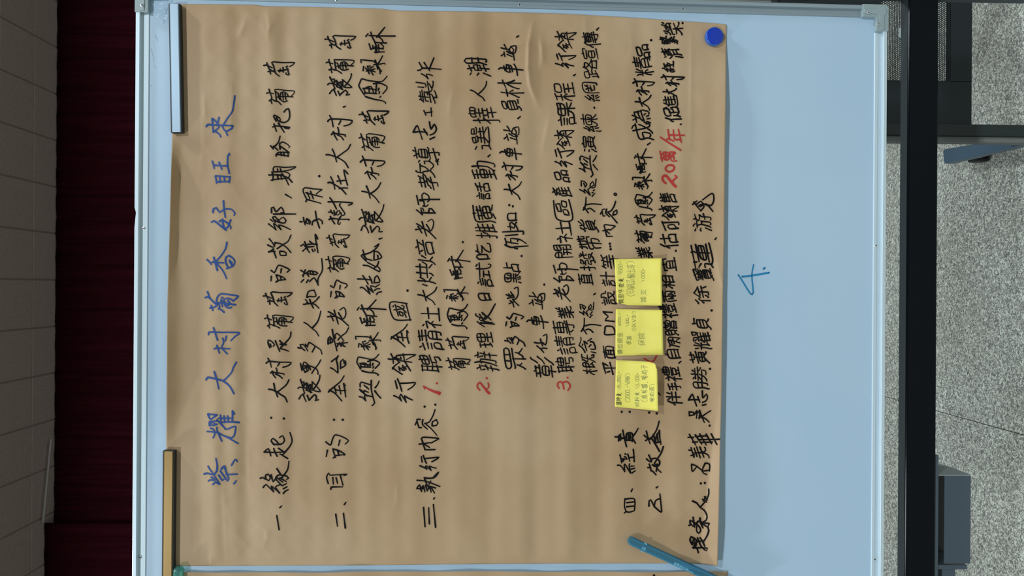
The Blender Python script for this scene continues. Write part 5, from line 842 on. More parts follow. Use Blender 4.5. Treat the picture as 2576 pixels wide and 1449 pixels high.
# ------------------------------------------------------------ handwriting on the sheet
GL = {c: [[(st[i] * 2.2, st[i + 1] * 2.2) for i in range(0, len(st), 2)] for st in S] for c, S in GLYPHS.items()}
HAND = {
 '是': [[(740,603),(715,560),(715,520),(750,530),(785,570),(775,590)],[(740,560),(755,590)],[(795,522),(820,590),(848,648)],[(845,560),(905,570)],[(840,525),(870,555),(900,575)],
   [(850,610),(890,625),(932,642)],[(850,600),(900,540),(950,480),(960,425)]],
 '更': [[(1052,760),(1065,800),(1070,835)],[(1100,860),(1078,800),(1092,738),(1120,750),(1150,800),(1160,830)],[(1100,862),(1130,848)],[(1092,815),(1140,800)],[(1110,790),(1120,835)],[(1130,785),(1140,830)],
   [(1080,780),(1150,785),(1210,810),(1245,840),(1250,880)],[(1182,878),(1210,825),(1250,770),(1278,720)]],
 '知': [[(1085,150),(1110,150),(1130,125),(1110,95)],[(1115,145),(1185,140),(1225,160),(1258,195)],[(1155,98),(1175,140),(1198,195)],[(1185,138),(1230,110),(1260,72)],[(1125,68),(1140,0),(1205,-8)],[(1125,68),(1150,58),(1222,58),(1205,-8)]],
 '道': [[(1055,1160),(1090,1185)],[(1100,1155),(1085,1190),(1080,1225)],[(1075,1218),(1110,1195),(1135,1232)],[(1120,1185),(1140,1170),(1215,1175),(1230,1190),(1215,1205),(1140,1205),(1120,1185)],
   [(1155,1172),(1160,1205)],[(1185,1172),(1190,1205)],[(1058,1292),(1080,1270)],[(1118,1300),(1130,1270),(1150,1290),(1195,1245),(1240,1320)],[(1240,1320),(1245,1250),(1285,1160),(1280,1030)]],
 '並': [[(1055,910),(1085,890),(1145,980)],[(1070,962),(1110,925)],[(1105,862),(1120,920),(1135,950)],[(1155,855),(1190,890),(1235,890)],[(1120,890),(1180,890),(1240,895)],[(1120,915),(1200,915)],
   [(1185,950),(1190,975),(1215,965),(1210,945)],[(1245,830),(1220,778),(1225,850),(1240,925),(1245,982)]],
 '享': [[(1048,655),(1075,650)],[(1085,602),(1092,640),(1098,690)],[(1110,665),(1125,612),(1160,650),(1150,680),(1110,665)],[(1130,630),(1140,665)],[(1175,690),(1180,650),(1210,640)],
   [(1190,640),(1250,625),(1290,650),(1285,678)],[(1210,532),(1225,630),(1248,725)]],
 '用': [[(1110,452),(1120,430),(1275,465)],[(1120,430),(1080,330),(1100,292),(1200,305),(1292,310),(1260,330),(1230,355)],[(1105,350),(1180,370),(1280,392)],[(1120,345),(1150,410)],[(1155,335),(1170,370),(1185,412)]],
 '故': [[(728,970),(760,972),(790,975)],[(770,940),(785,990),(805,1035)],[(730,975),(775,942)],[(845,965),(860,1010),(915,1010)],[(845,965),(890,965),(918,985),(912,1012)],[(712,895),(775,920),(790,870)],
   [(735,825),(760,870),(785,905)],[(785,870),(850,880),(910,915),(960,970)],[(820,942),(880,890),(935,850),(965,785)]],
 '鄉': [[(718,680),(750,710),(798,742)],[(798,742),(775,675),(855,738)],[(855,738),(835,690),(900,705),(960,742)],[(740,632),(765,655)],[(760,605),(790,600),(830,640),(850,660)],[(765,620),(790,660)],[(790,640),(830,655)],
   [(830,625),(850,660),(910,665),(920,640),(885,600),(850,620)],[(745,560),(745,510),(770,500),(795,545),(855,495),(880,530),(890,550),(860,555)],[(765,568),(850,565),(1018,570)]],
 '期': [[(722,168),(800,165),(880,170)],[(745,228),(820,215),(880,205)],[(755,130),(765,180),(760,225)],[(820,175),(825,215)],[(850,165),(858,212)],[(865,150),(900,210),(930,275)],[(880,170),(935,205),(968,245)],
   [(775,130),(780,75),(900,75),(1015,72),(985,95),(940,105),(880,120)],[(780,128),(900,120),(950,160),(925,200)],[(815,95),(820,125)],[(845,90),(855,125)]],
 '盼': [[(800,1385),(800,1365),(930,1385)],[(800,1368),(820,1345),(930,1345),(930,1385)],[(855,1345),(860,1378)],[(890,1345),(895,1380)],[(738,1258),(770,1295)],[(768,1292),(820,1230),(845,1160)],[(770,1270),(820,1315)],
   [(848,1310),(840,1235),(870,1218),(930,1245),(952,1270),(940,1282)],[(850,1270),(890,1300),(945,1340)]],
 '把': [[(760,1085),(790,1075),(860,1080),(955,1085),(945,1100),(905,1098)],[(775,1052),(785,1090),(800,1128)],[(825,1042),(855,1090),(888,1140)],[(800,1018),(770,960),(780,948),(835,985),(850,1010),(830,1020)],
   [(800,975),(815,1005)],[(820,1020),(880,1035),(930,1010),(952,950),(940,875),(915,885),(888,915)]],
 '在': [[(100,252),(120,248),(180,270),(240,310),(288,372)],[(135,182),(160,245),(175,310)],[(220,312),(260,300),(305,308)],[(195,225),(270,222)],[(205,172),(225,215),(235,260)],[(315,155),(275,105),(285,180),(305,270)]],
 '樹': [[(110,632),(130,620),(230,632),(330,632),(325,642)],[(120,595),(140,625),(165,665)],[(235,600),(210,640),(205,680),(225,688),(235,670)],[(98,548),(130,545),(150,560)],[(120,525),(135,560)],[(155,530),(170,570),(160,585)],
   [(180,580),(190,540),(215,535),(225,565),(200,580)],[(232,465),(220,480),(280,575),(250,592),(240,560)],[(98,440),(220,442),(365,455),(355,470),(325,480)],[(118,395),(145,445),(178,512)]],
 '最': [[(105,565),(98,510),(115,488),(150,520),(155,545),(120,555)],[(120,510),(130,550)],[(145,405),(160,500),(198,635)],[(200,560),(315,548)],[(205,590),(220,560),(295,590)],[(230,545),(250,585)],[(260,540),(275,585)],
   [(180,500),(172,460),(195,440),(240,480),(270,520)],[(215,520),(240,480),(300,430),(325,382)]],
 '台': [[(118,815),(150,835),(198,870)],[(198,870),(190,780),(175,720),(190,678)],[(120,745),(160,705),(190,680)],[(230,820),(225,740),(250,715),(265,760)],[(230,820),(285,795),(275,740),(265,735)]],
 '與': [[(422,1105),(460,1120),(490,1150)],[(430,1030),(470,1060)],[(490,1150),(485,1100),(555,1115)],[(440,1040),(480,1080),(510,1100)],[(430,1000),(425,965),(440,945),(550,985)],[(470,980),(500,1010)],[(480,1040),(520,1060)],
   [(500,1000),(520,1025)],[(555,935),(555,1030),(575,1130),(592,1185),(568,1212)],[(595,1010),(618,975),(635,938)],[(600,1050),(625,1090),(658,1122)]],
 '結': [[(435,1350),(450,1340),(490,1355),(540,1402)],[(500,1320),(520,1340),(575,1385)],[(540,1402),(515,1335)],[(575,1385),(550,1325),(585,1330)],[(600,1340),(640,1318)],[(590,1372),(620,1358),(650,1362)],[(620,1420),(640,1400),(670,1392)],
   [(402,1258),(430,1255),(510,1258),(550,1262)],[(462,1218),(490,1260),(515,1298)],[(535,1225),(550,1260),(565,1295)],[(590,1298),(595,1240),(620,1225),(650,1270),(645,1290),(600,1295)]],
 '婚': [[(470,1108),(520,1120),(560,1140),(640,1175),(650,1150),(620,1120)],[(515,1085),(560,1105),(600,1130)],[(580,1150),(620,1110),(630,1075)],[(495,1065),(445,1010),(455,995),(500,1040),(560,1060)],[(455,942),(480,1000),(500,1060)],
   [(465,1000),(540,975),(600,930),(635,880),(590,910)],[(580,960),(585,1040),(590,1050)],[(580,960),(620,965),(665,1025),(590,1052)],[(620,1000),(630,1030)]],
 '四': [[(285,922),(305,905),(295,850),(292,760)],[(292,760),(400,762),(403,880)],[(300,905),(340,915),(390,900)],[(318,800),(360,800),(395,798)],[(315,850),(350,852),(395,845)]],
 '五': [[(548,855),(545,795),(562,786),(605,852)],[(605,852),(612,785),(655,762)],[(605,852),(682,915),(680,870),(665,710)]],
 '效': [[(518,448),(545,445)],[(540,408),(552,445),(560,475)],[(560,470),(590,495),(618,522)],[(580,410),(620,425),(640,460),(680,500)],[(600,430),(640,410),(625,485)],
   [(512,345),(560,380),(580,350)],[(535,300),(560,345),(570,375)],[(570,350),(620,335),(665,375),(665,415),(650,430)],[(605,395),(640,350),(690,285),(708,212)]],
 '益': [[(488,110),(530,140),(560,150)],[(508,62),(535,130),(555,195)],[(505,165),(560,130)],[(570,130),(620,60),(640,0),(658,-50)],[(575,140),(620,200),(662,278)],[(600,90),(625,190)],
   [(620,185),(630,110),(665,60)],[(665,55),(675,130),(682,205)],[(640,90),(655,160)],[(615,190),(680,180)]],
 '費': [[(190,115),(240,122),(290,140)],[(225,165),(235,100)],[(250,160),(255,95)],[(230,155),(290,130)],[(275,40),(290,110),(315,228)],[(318,160),(322,85),(385,85),(388,165)],[(325,162),(385,160)],
   [(340,95),(345,145)],[(358,95),(362,145)],[(385,130),(420,80),(447,25)],[(390,135),(420,188)]],
 '經': [[(215,415),(250,420),(300,485)],[(300,485),(290,400),(360,500)],[(360,500),(345,420),(350,405)],[(370,430),(400,425)],[(372,460),(405,452)],[(385,505),(415,487)],[(240,300),(258,385)],
   [(262,340),(275,350),(268,372)],[(280,370),(288,340),(300,350)],[(290,320),(308,330),(318,350)],[(300,290),(312,300)],[(335,300),(348,370)],[(340,335),(400,330)],[(395,245),(402,290),(402,378)]],
 '提': [[(998,1280),(1040,1250)],[(1005,1282),(1100,1282),(1165,1290),(1150,1318),(1130,1298)],[(1020,1250),(1050,1300),(1060,1335)],[(1100,1270),(1130,1300)],
   [(1000,1250),(970,1190),(985,1158),(1040,1190),(1055,1220),(1035,1245),(1000,1215)],[(1005,1190),(1035,1225)],[(1055,1170),(1090,1260)],[(1070,1205),(1120,1210)],[(1085,1165),(1115,1200)],
   [(1115,1220),(1135,1260)],[(1125,1215),(1165,1150),(1175,1090),(1165,1047)]],
 '案': [[(955,1040),(975,1035)],[(970,985),(965,1010),(1000,1050)],[(1000,950),(1010,1020),(1015,1060)],[(985,990),(1060,1050),(1080,1100),(1060,1135),(1030,1100),(1050,1010)],[(1015,1040),(1050,1000)],
   [(1075,960),(1090,1020),(1105,1065)],[(1060,1000),(1120,1012),(1180,1020),(1175,1035)],[(1105,1010),(1150,975),(1155,940)],[(1105,1020),(1150,1055),(1165,1050)]],
 '呂': [[(985,405),(1000,480),(1048,430)],[(985,405),(1020,412),(1045,425)],[(1045,425),(1100,470),(1120,505),(1150,515)],[(1140,390),(1110,470),(1185,465)],[(1140,390),(1182,400),(1188,470)]],
 '吳': [[(965,1258),(975,1300)],[(965,1258),(1020,1265),(1025,1295),(980,1300)],[(1030,1290),(1055,1240),(1050,1335)],[(1050,1270),(1090,1260),(1085,1330)],[(1085,1240),(1110,1310),(1138,1380)],
   [(1110,1315),(1160,1270),(1200,1245)],[(1110,1315),(1165,1340),(1192,1370)]],
 '免': [[(1000,480),(1040,440)],[(1010,450),(1050,500),(1090,545)],[(1040,480),(1090,440),(1115,460),(1060,500)],[(1075,490),(1120,470),(1125,500),(1090,545)],[(1085,500),(1150,470),(1220,555)],
   [(1150,480),(1215,490),(1235,430),(1218,350),(1115,422)]],
 '起': [[(675,285),(718,245),(748,315)],[(680,285),(800,285),(900,280)],[(770,238),(790,285),(808,325)],[(830,243),(860,262),(895,290)],[(895,290),(870,320),(845,305)],[(870,320),(920,352)],
   [(895,290),(945,220),(972,150),(955,70)],[(775,195),(745,155),(765,125),(820,180),(810,195)],[(775,195),(850,200),(885,165),(875,100),(845,118)]],
 '緣': [[(658,652),(690,622),(730,660),(770,700)],[(770,700),(750,640),(838,705)],[(838,705),(800,645),(850,625)],[(875,630),(910,612)],[(880,665),(915,650)],[(882,720),(900,698),(930,685)],
   [(632,548),(660,545),(690,560)],[(690,560),(690,520),(712,512),(745,540),(725,580),(690,555)],[(755,518),(775,595),(800,560)],[(805,545),(830,515),(880,515),(930,530),(948,550),(930,562)],
   [(800,560),(865,630)],[(820,545),(880,590)],[(850,545),(918,585)],[(808,448),(855,510)],[(865,545),(925,460),(942,370)]],
 '容': [[(1003,1413),(1020,1380)],[(1075,1440),(1050,1440),(1030,1350),(1060,1345)],[(1090,1345),(1085,1400),(1130,1445)],[(1110,1390),(1160,1370),(1200,1300),(1222,1238)],[(1115,1390),(1180,1450),(1245,1528)],
   [(1190,1420),(1200,1370),(1240,1358)],[(1190,1422),(1240,1415),(1255,1390),(1240,1355)]],
 '內': [[(1118,262),(1215,262)],[(1118,262),(1080,160),(1080,120),(1250,128),(1260,135),(1178,182)],[(1045,198),(1090,185),(1155,175)],[(1095,185),(1160,225)]],
 '執': [[(1022,662),(1090,660)],[(1022,662),(1048,620),(1070,690)],[(1060,680),(1085,635)],[(1095,640),(1110,695)],[(1120,620),(1140,690),(1150,650)],[(1150,630),(1225,655)],[(1160,650),(1180,700)],
   [(1180,655),(1215,712)],[(1022,570),(1110,575),(1180,600),(1275,640)],[(1105,535),(1170,545),(1230,535),(1268,482),(1225,522)],[(1105,535),(1130,610),(1160,660)],[(1175,578),(1155,608)]],
 '作': [[(1062,520),(1100,548),(1135,575)],[(1135,575),(1120,530),(1150,528),(1185,540)],[(1030,485),(1060,480),(1082,460),(1045,395)],[(1085,455),(1160,465),(1288,468)],[(1098,400),(1130,440),(1160,490)],[(1160,465),(1185,410),(1203,348)]],
 '師': [[(1025,532),(1060,565),(1082,583)],[(1080,583),(1075,515),(1095,515),(1100,540)],[(1085,560),(1150,565),(1220,565)],[(1150,560),(1160,515),(1185,520),(1220,562)],[(1020,380),(1045,468)],
   [(1100,488),(1135,488),(1155,470)],[(1065,428),(1100,430),(1115,478)],[(1085,430),(1080,370),(1100,348),(1150,380),(1160,430),(1145,445)],[(1060,425),(1160,420),(1270,425)]],
 '地': [[(742,1553),(800,1530)],[(755,1510),(780,1540),(790,1590)],[(795,1510),(850,1570)],[(712,1430),(740,1450),(790,1440)],[(740,1425),(760,1465),(730,1480)],[(720,1480),(800,1470)],[(760,1400),(790,1450)],[(790,1500),(830,1490),(850,1430),(845,1335),(808,1355)]],
 '化': [[(1035,588),(1070,620),(1102,655)],[(1080,615),(1110,605),(1140,612)],[(1005,545),(1050,555),(1098,548)],[(1070,508),(1085,545),(1098,580)],[(1098,550),(1130,570),(1145,520),(1135,455),(1100,470)]],
 '假': [[(405,338),(440,360),(488,392)],[(440,350),(520,355),(590,362)],[(445,320),(520,335),(575,340)],[(392,245),(400,265),(440,290),(430,310)],[(440,250),(470,300)],[(455,290),(490,330)],
   [(468,230),(500,260),(480,300)],[(475,245),(520,270),(560,305),(565,312)],[(500,300),(550,240),(608,135)]],
 '葡': [[(678,290),(700,283),(748,300)],[(705,252),(718,290),(732,330)],[(712,372),(740,358),(775,368)],[(735,345),(732,375),(742,402)],[(768,370),(805,378),(842,404)],
   [(790,378),(775,300),(768,258),(800,255),(900,262),(990,272),(985,295),(960,318)],[(805,290),(825,350)],[(800,330),(880,322),(975,330)],[(840,290),(835,340),(850,370),(880,378),(918,372)],
   [(840,290),(880,280),(915,300),(920,312)],[(865,300),(870,355)],[(890,298),(900,350)],[(780,282),(788,288)]],
 '萄': [[(662,58),(690,52),(740,78)],[(690,28),(705,65),(715,95)],[(708,125),(745,115),(770,120)],[(730,105),(728,130),(738,155)],[(770,108),(790,140),(820,170)],
   [(775,110),(760,55),(748,20),(765,10),(850,18),(978,22),(960,48),(930,65)],[(830,90),(825,120)],[(815,108),(850,112),(895,100)],[(860,75),(862,125)],
   [(905,65),(890,75),(905,90),(915,140),(930,160),(922,168),(895,155),(890,140)]],
 '大': [[(75,1358),(120,1362),(185,1385),(240,1415),(290,1455),(322,1506)],[(142,1290),(165,1350),(195,1440)],[(190,1390),(260,1345),(315,1300),(345,1248)]],
 '村': [[(145,1160),(160,1142),(200,1150),(290,1165),(292,1178)],[(165,1135),(180,1180),(198,1218)],[(205,1088),(222,1130),(215,1160)],[(205,1165),(240,1190),(265,1218)],
   [(95,1018),(120,995),(240,1002),(362,1012),(345,1050),(320,1062),(283,1068)],[(118,950),(135,1000),(155,1068)],[(238,1022),(220,1055)]],
 '的': [[(755,1220),(745,1268)],[(805,1288),(825,1270),(905,1265)],[(805,1215),(815,1245),(825,1275)],[(808,1215),(860,1225),(905,1255),(905,1268)],[(850,1225),(858,1262)],
   [(750,1155),(790,1180),(808,1140),(828,1100),(880,1115),(940,1135),(955,1150),(930,1172)],[(870,1148),(860,1185)]],
 '讓': [[(110,735),(130,700),(155,690)],[(150,690),(170,720),(185,755)],[(205,705),(222,752)],[(225,750),(245,730),(285,697),(310,720),(300,750),(330,745)],[(90,635),(110,620),(140,625)],
   [(118,548),(145,610),(165,680)],[(145,575),(165,570),(160,620),(180,640)],[(170,600),(190,580),(195,650)],[(200,590),(215,640),(240,675)],[(180,655),(250,680)],[(190,620),(240,605)],
   [(230,600),(245,670)],[(258,578),(262,650),(350,662),(300,610),(258,575)],[(268,655),(310,610),(345,550),(352,512)]],
 '鳳': [[(455,845),(520,860),(600,870),(630,885),(628,895)],[(440,828),(415,790),(398,750),(408,720),(420,692),(480,705),(560,715),(600,705),(625,680),(638,662)],[(435,770),(450,810)],
   [(432,770),(480,775),(540,780)],[(455,765),(500,760),(520,800)],[(480,765),(485,800)],[(440,805),(540,808)],[(520,735),(545,730),(540,800)],[(540,730),(590,725),(640,755),(635,775),(600,812)],
   [(570,765),(562,785)],[(575,795),(568,812)],[(580,835),(570,845)]],
 '梨': [[(425,550),(418,590)],[(445,560),(470,600),(480,628)],[(450,590),(500,580),(540,570)],[(465,535),(475,570),(500,600),(522,630)],[(490,560),(520,545)],[(505,590),(540,600)],
   [(480,535),(495,530)],[(390,498),(388,470),(420,468),(540,480),(545,500)],[(535,525),(600,518),(655,512),(662,525)],[(545,470),(560,520),(575,570)],[(560,520),(600,570),(600,625)],
   [(565,545),(612,600)],[(570,520),(600,480),(625,432)]],
 '酥': [[(430,285),(455,342)],[(498,378),(600,372)],[(500,310),(512,375)],[(470,335),(520,328),(585,335)],[(475,300),(480,320)],[(560,275),(590,310),(580,335)],[(515,300),(520,370)],
   [(540,290),(545,360)],[(500,262),(615,270)],[(400,205),(420,180)],[(455,152),(475,210),(495,262),(520,330)],[(440,190),(560,190),(718,198)],[(520,205),(570,150),(610,98)],[(530,195),(570,225),(585,262)]],
 '行': [[(780,1103),(830,1128),(862,1157)],[(862,1155),(848,1115),(862,1092),(920,1175)],[(920,1172),(905,1130),(900,1100),(940,1125),(988,1145)],[(790,940),(808,1025)],
   [(815,918),(840,980),(862,1048)],[(845,968),(930,960),(1020,957),(985,1000),(940,1028)]],
 '銷': [[(765,830),(785,800),(830,762)],[(770,815),(820,845),(868,885)],[(840,800),(850,840)],[(845,820),(930,800)],[(885,790),(900,840)],[(905,742),(935,790),(962,845)],[(870,835),(885,845)],
   [(910,820),(920,830)],[(722,718),(770,716),(840,712)],[(755,658),(775,700),(785,755)],[(790,690),(850,750)],[(805,690),(870,730),(985,748)],
   [(805,690),(815,670),(900,668),(1022,665),(980,695),(930,722)],[(885,660),(900,730)],[(860,690),(865,715)]],
 '站': [[(658,338),(690,318)],[(688,295),(705,350)],[(715,290),(760,315),(800,320)],[(730,330),(780,350)],[(790,310),(800,350),(808,388)],[(658,245),(700,255),(735,265)],
   [(695,205),(712,235),(720,262)],[(745,285),(790,300),(800,265),(765,235),(750,275)],[(765,235),(825,218),(820,300),(790,305)]],
 '車': [[(642,1345),(660,1330),(760,1345),(888,1358)],[(700,1312),(712,1370)],[(730,1300),(725,1380),(760,1390)],[(730,1300),(780,1310),(785,1380)],[(755,1310),(760,1380)],[(810,1290),(825,1350),(838,1422)]],
 '老': [[(95,222),(140,245),(170,265),(240,300),(325,378)],[(90,285),(170,275)],[(120,260),(155,320)],[(158,205),(185,275),(212,352)],[(215,230),(240,270),(262,302),(290,270),(298,210),(275,172),(235,195)]],
 '多': [[(1025,595),(1060,608),(1048,560),(1080,560),(1105,590),(1130,640)],[(1060,600),(1092,632)],[(1108,562),(1125,590),(1150,538),(1220,590),(1270,630),(1288,672)],[(1215,590),(1188,652)]],
 '人': [[(1088,332),(1130,355),(1175,395),(1225,435),(1255,485)],[(1180,390),(1240,330),(1272,265),(1278,210)]],
 '全': [[(100,1062),(115,1042),(165,1005),(235,945),(268,885)],[(108,1042),(165,1085),(215,1130),(240,1162)],[(165,1020),(178,1075)],[(170,1045),(225,1048),(285,1050)],[(215,1000),(235,1085)],[(272,965),(278,1040),(290,1112)],[(268,970),(285,985)]],
 '介': [[(465,605),(490,570),(515,500),(515,392)],[(480,565),(520,605),(548,655)],[(540,585),(580,575),(620,590),(655,625)],[(525,518),(600,500),(700,495),(775,510)]],
 '紹': [[(440,310),(480,330),(515,358)],[(515,358),(505,300),(582,382)],[(582,382),(560,310),(580,295)],[(615,350),(630,345)],[(635,320),(650,310)],[(618,405),(640,375),(655,365)],
   [(468,262),(460,215),(455,185),(500,195),(545,235),(520,270)],[(500,225),(520,268)],[(590,282),(595,225),(625,195),(645,240),(600,280),(660,275),(672,165)]],
 '志': [[(983,1135),(1030,1062),(1058,1130),(1085,1210)],[(983,1135),(1060,1131),(1130,1135)],[(1105,1098),(1135,1160)],[(1172,1205),(1215,1190)],[(1165,1015),(1180,1100),(1222,1050),(1240,1100),(1215,1145),(1175,1160)]],
 '工': [[(1098,895),(1120,955)],[(1110,930),(1190,920)],[(1178,868),(1192,970)]],
 '目': [[(132,675),(138,650),(265,652)],[(105,610),(82,540),(105,490),(120,515),(310,505),(280,520)],[(148,540),(162,608)],[(188,545),(205,608)],[(235,520),(265,622)]],
}
def place(ch, x0, x1, y0, y1, rnd, slant=.2, wob=4.2):
    """strokes of a character written into the box px x0..x1 (top..foot), py y1..y0 (left..right)"""
    if ch in HAND:                             # traced in this writer's own hand
        S = [[np.array((-b, -a)) * .6 for a, b in st] for st in HAND[ch]]; slant = 0; wob *= .45
    else: S = [[np.array(p) for p in st] for st in GL[ch]]
    a, b_, c, d = (rnd.uniform(0, 6.28) for _ in range(4))
    W = []
    for st in S:
        ox, oy = rnd.uniform(-1.6, 1.6), rnd.uniform(-1.6, 1.6)
        q = []
        for k, p in enumerate(st):
            x, y = p
            x2 = x + wob * math.sin(y / 26 + a) + 1.6 * math.sin(y / 11 + x / 17 + b_) + ox
            y2 = y + slant * x + wob * math.sin(x / 24 + c) + 1.6 * math.sin(x / 12 + y / 19 + d) + oy
            # a little pen flick: the last point of a long stroke drifts on
            if k == len(st) - 1 and len(st) > 1:
                e = np.array(st[-1]) - np.array(st[-2]); n = np.hypot(*e)
                if n > 18: x2 += e[0] / n * 3.5; y2 += e[1] / n * 3.5
            q.append((x2, y2))
        W.append(q)
    xs = [p[0] for st in W for p in st]; ys = [p[1] for st in W for p in st]
    ax, bx, ay, by = min(xs), max(xs), min(ys), max(ys)
    bx = max(bx, ax + 8); by = max(by, ay + 8)
    if ch in '一': ay -= 4; by += 4
    m_ = min(2.4, .09 * min(x1 - x0, y1 - y0)) if x1 - x0 < 28 else 2.4                                   # half the stroke width stays inside the box
    out = []
    for st in W:
        out.append([(x1 - m_ - (y - ay) / (by - ay) * (x1 - x0 - 2 * m_), y1 - m_ - (x - ax) / (bx - ax) * (y1 - y0 - 2 * m_)) for x, y in st])
    return out
rnd = random.Random(5)
for ch, ln, x0, x1, y0, y1 in CHARS:
    ik = Ink(lift); nm = 'written_character'
    if ch == '·':
        ik.dot(x0, y0, 2.8 + rnd.uniform(-.3, .5), 12, 3.2); nm = 'punctuation_mark'
    elif ch == '、':
        nm = 'punctuation_mark'
        if x1 - x0 < 12: ik.stroke([(x0 + 1, y1 - 1), (x1 - 1, y0 + 1)], 4.4, 3.2)
        else: ik.stroke([(x0 + 1, y0 + 2), (x1 - 1, y1 - 1)], 4.4, 2.8)
    else:
        w_ = 4.1 if ln < 12 else 4.1 if ln < 15 else 4.5
        nst = len(HAND.get(ch, GL[ch])); area = (x1 - x0) * (y1 - y0)
        w_ *= 1.0 if area / max(nst, 1) > 260 else .9
        for st in place(ch, x0, x1, y0, y1, rnd): ik.stroke(st, w_ * rnd.uniform(.93, 1.08), w_ * rnd.uniform(.68, .92), 4.0, rnd)
    ik.mesh(nm, M['ink'], kp)
# hidden writing that peeps out around the notes
ik = Ink(lift)
for st in zc(1500, 730, 4.14, [(500, 712), (540, 735), (565, 745), (600, 735), (628, 683)]): ik.stroke(st, 4, 3.5)
ik.mesh('written_character', M['red_ink'], kp, label='dark red stroke between two yellow notes')
ik = Ink(lift)
for st in zc(1500, 730, 4.14, [(640, 1065), (668, 1092)]): ik.stroke(st, 4, 3)
ik.mesh('punctuation_mark', M['ink'], kp)
ik = Ink(lift)
for st in zc(1500, 1070, 4.14, [(1105, 768), (1150, 802)], [(1125, 743), (1157, 778)], [(1112, 790), (1142, 742)]): ik.stroke(st, 3.6, 3)
ik.mesh('written_character', M['ink'], kp)
# blue title
ik = Ink(lift); TW = 4.6
TA = zc(500, 1070, 4.14,
  [(55, 507), (85, 500), (120, 507), (160, 515)], [(95, 425), (118, 465), (140, 490)], [(140, 510), (165, 505), (185, 480), (192, 420), (178, 345)],
  [(100, 580), (118, 568), (165, 575)], [(130, 540), (150, 552), (165, 570)], [(148, 615), (170, 592), (190, 600), (217, 612)], [(160, 525), (190, 570), (217, 612)],
  [(208, 520), (245, 576), (262, 560)], [(225, 478), (262, 530), (300, 580), (310, 560), (290, 500), (262, 425)], [(235, 458), (248, 435), (268, 422), (280, 445)],
  [(285, 512), (340, 512), (402, 508)], [(365, 608), (378, 595), (388, 578)], [(340, 418), (358, 385), (375, 357), (390, 358), (400, 378)],
  [(88, 65), (140, 68), (192, 76)], [(122, 30), (150, 40), (165, 65), (162, 105), (148, 130)], [(188, 22), (190, 55), (215, 110), (240, 167)],
  [(190, 68), (240, 98), (320, 138), (410, 190)], [(300, 40), (340, 22), (382, 12), (378, 70), (362, 118), (340, 132), (270, 112)], [(240, -5), (262, 20), (278, 40)], [(110, -5), (150, 0), (190, -10)])
TB = zc(500, 730, 4.14,
  [(95, 1292), (105, 1320), (118, 1345), (155, 1325), (190, 1300)], [(95, 1290), (140, 1296), (190, 1300)], [(130, 1345), (155, 1320)], [(112, 1412), (110, 1370), (150, 1366), (195, 1362)], [(128, 1385), (142, 1372), (162, 1392), (150, 1412), (180, 1395)],
  [(205, 1335), (260, 1335), (328, 1335)], [(225, 1302), (232, 1370)], [(262, 1312), (268, 1366)], [(300, 1312), (306, 1362)], [(368, 1290), (350, 1258), (350, 1310), (348, 1370)], [(235, 1380), (320, 1372), (420, 1378)], [(190, 1350), (235, 1400), (280, 1445)],
  [(75, 932), (92, 908), (180, 925), (250, 945), (320, 1000), (365, 1078)], [(160, 850), (185, 925), (208, 1028)], [(255, 948), (335, 865), (360, 805), (392, 750)],
  [(100, 462), (106, 438), (240, 440), (422, 443), (380, 480), (335, 525)], [(152, 392), (175, 460), (195, 520)], [(160, 612), (180, 603), (240, 606), (325, 612)], [(188, 575), (215, 657)], [(248, 500), (258, 545), (240, 600), (295, 662)], [(286, 480), (276, 528)],
  [(66, 78), (92, 68), (140, 110), (186, 152)], [(90, 18), (102, 50), (118, 88)], [(115, 185), (150, 180), (182, 168)], [(128, 160), (138, 185), (145, 210)],
  [(188, 160), (185, 95), (205, 55), (232, 37), (330, 48), (410, 62), (385, 90), (360, 112)], [(262, 135), (262, 98), (300, 84), (345, 100), (360, 112)], [(205, 192), (235, 205), (262, 230)], [(205, 130), (215, 165), (208, 200)],
  [(382, 152), (300, 140), (205, 128)], [(232, 100), (240, 135), (246, 172)], [(268, 120), (275, 165), (300, 185), (340, 180)], [(300, 108), (325, 135), (305, 160), (280, 150)], [(238, 78), (250, 80)])
TC = zc(500, 400, 4.14,
  [(85, 1048), (108, 1070), (130, 1096)], [(140, 1074), (200, 1078), (260, 1082)], [(155, 1026), (175, 1095), (192, 1160)], [(172, 1072), (230, 1010), (278, 935), (292, 868)], [(178, 1078), (240, 1150), (270, 1200), (288, 1246)],
  [(312, 1006), (285, 1022), (278, 1060), (292, 1105), (305, 1135)], [(312, 1006), (345, 1025), (372, 1058), (360, 1112), (288, 1142)], [(320, 1055), (332, 1095)], [(340, 1070), (345, 1108)],
  [(132, 656), (160, 645), (220, 690), (285, 742)], [(215, 648), (250, 640), (300, 668), (335, 712), (330, 728)], [(245, 628), (252, 680), (268, 722), (300, 712), (332, 635)],
  [(148, 555), (152, 520), (180, 508), (200, 535), (218, 555), (270, 522), (340, 525), (375, 565), (368, 587)], [(256, 436), (262, 520), (276, 608)],
  [(172, 178), (180, 215), (185, 250)], [(172, 175), (250, 180), (325, 186)], [(215, 178), (225, 242)], [(262, 182), (270, 238)], [(182, 238), (250, 235), (320, 234)], [(325, 186), (316, 242)],
  [(140, 22), (152, 62), (160, 100)], [(162, 62), (230, 70), (300, 72)], [(210, 35), (225, 70), (240, 108)], [(320, -42), (316, -58), (302, -30), (300, 60), (318, 150)])
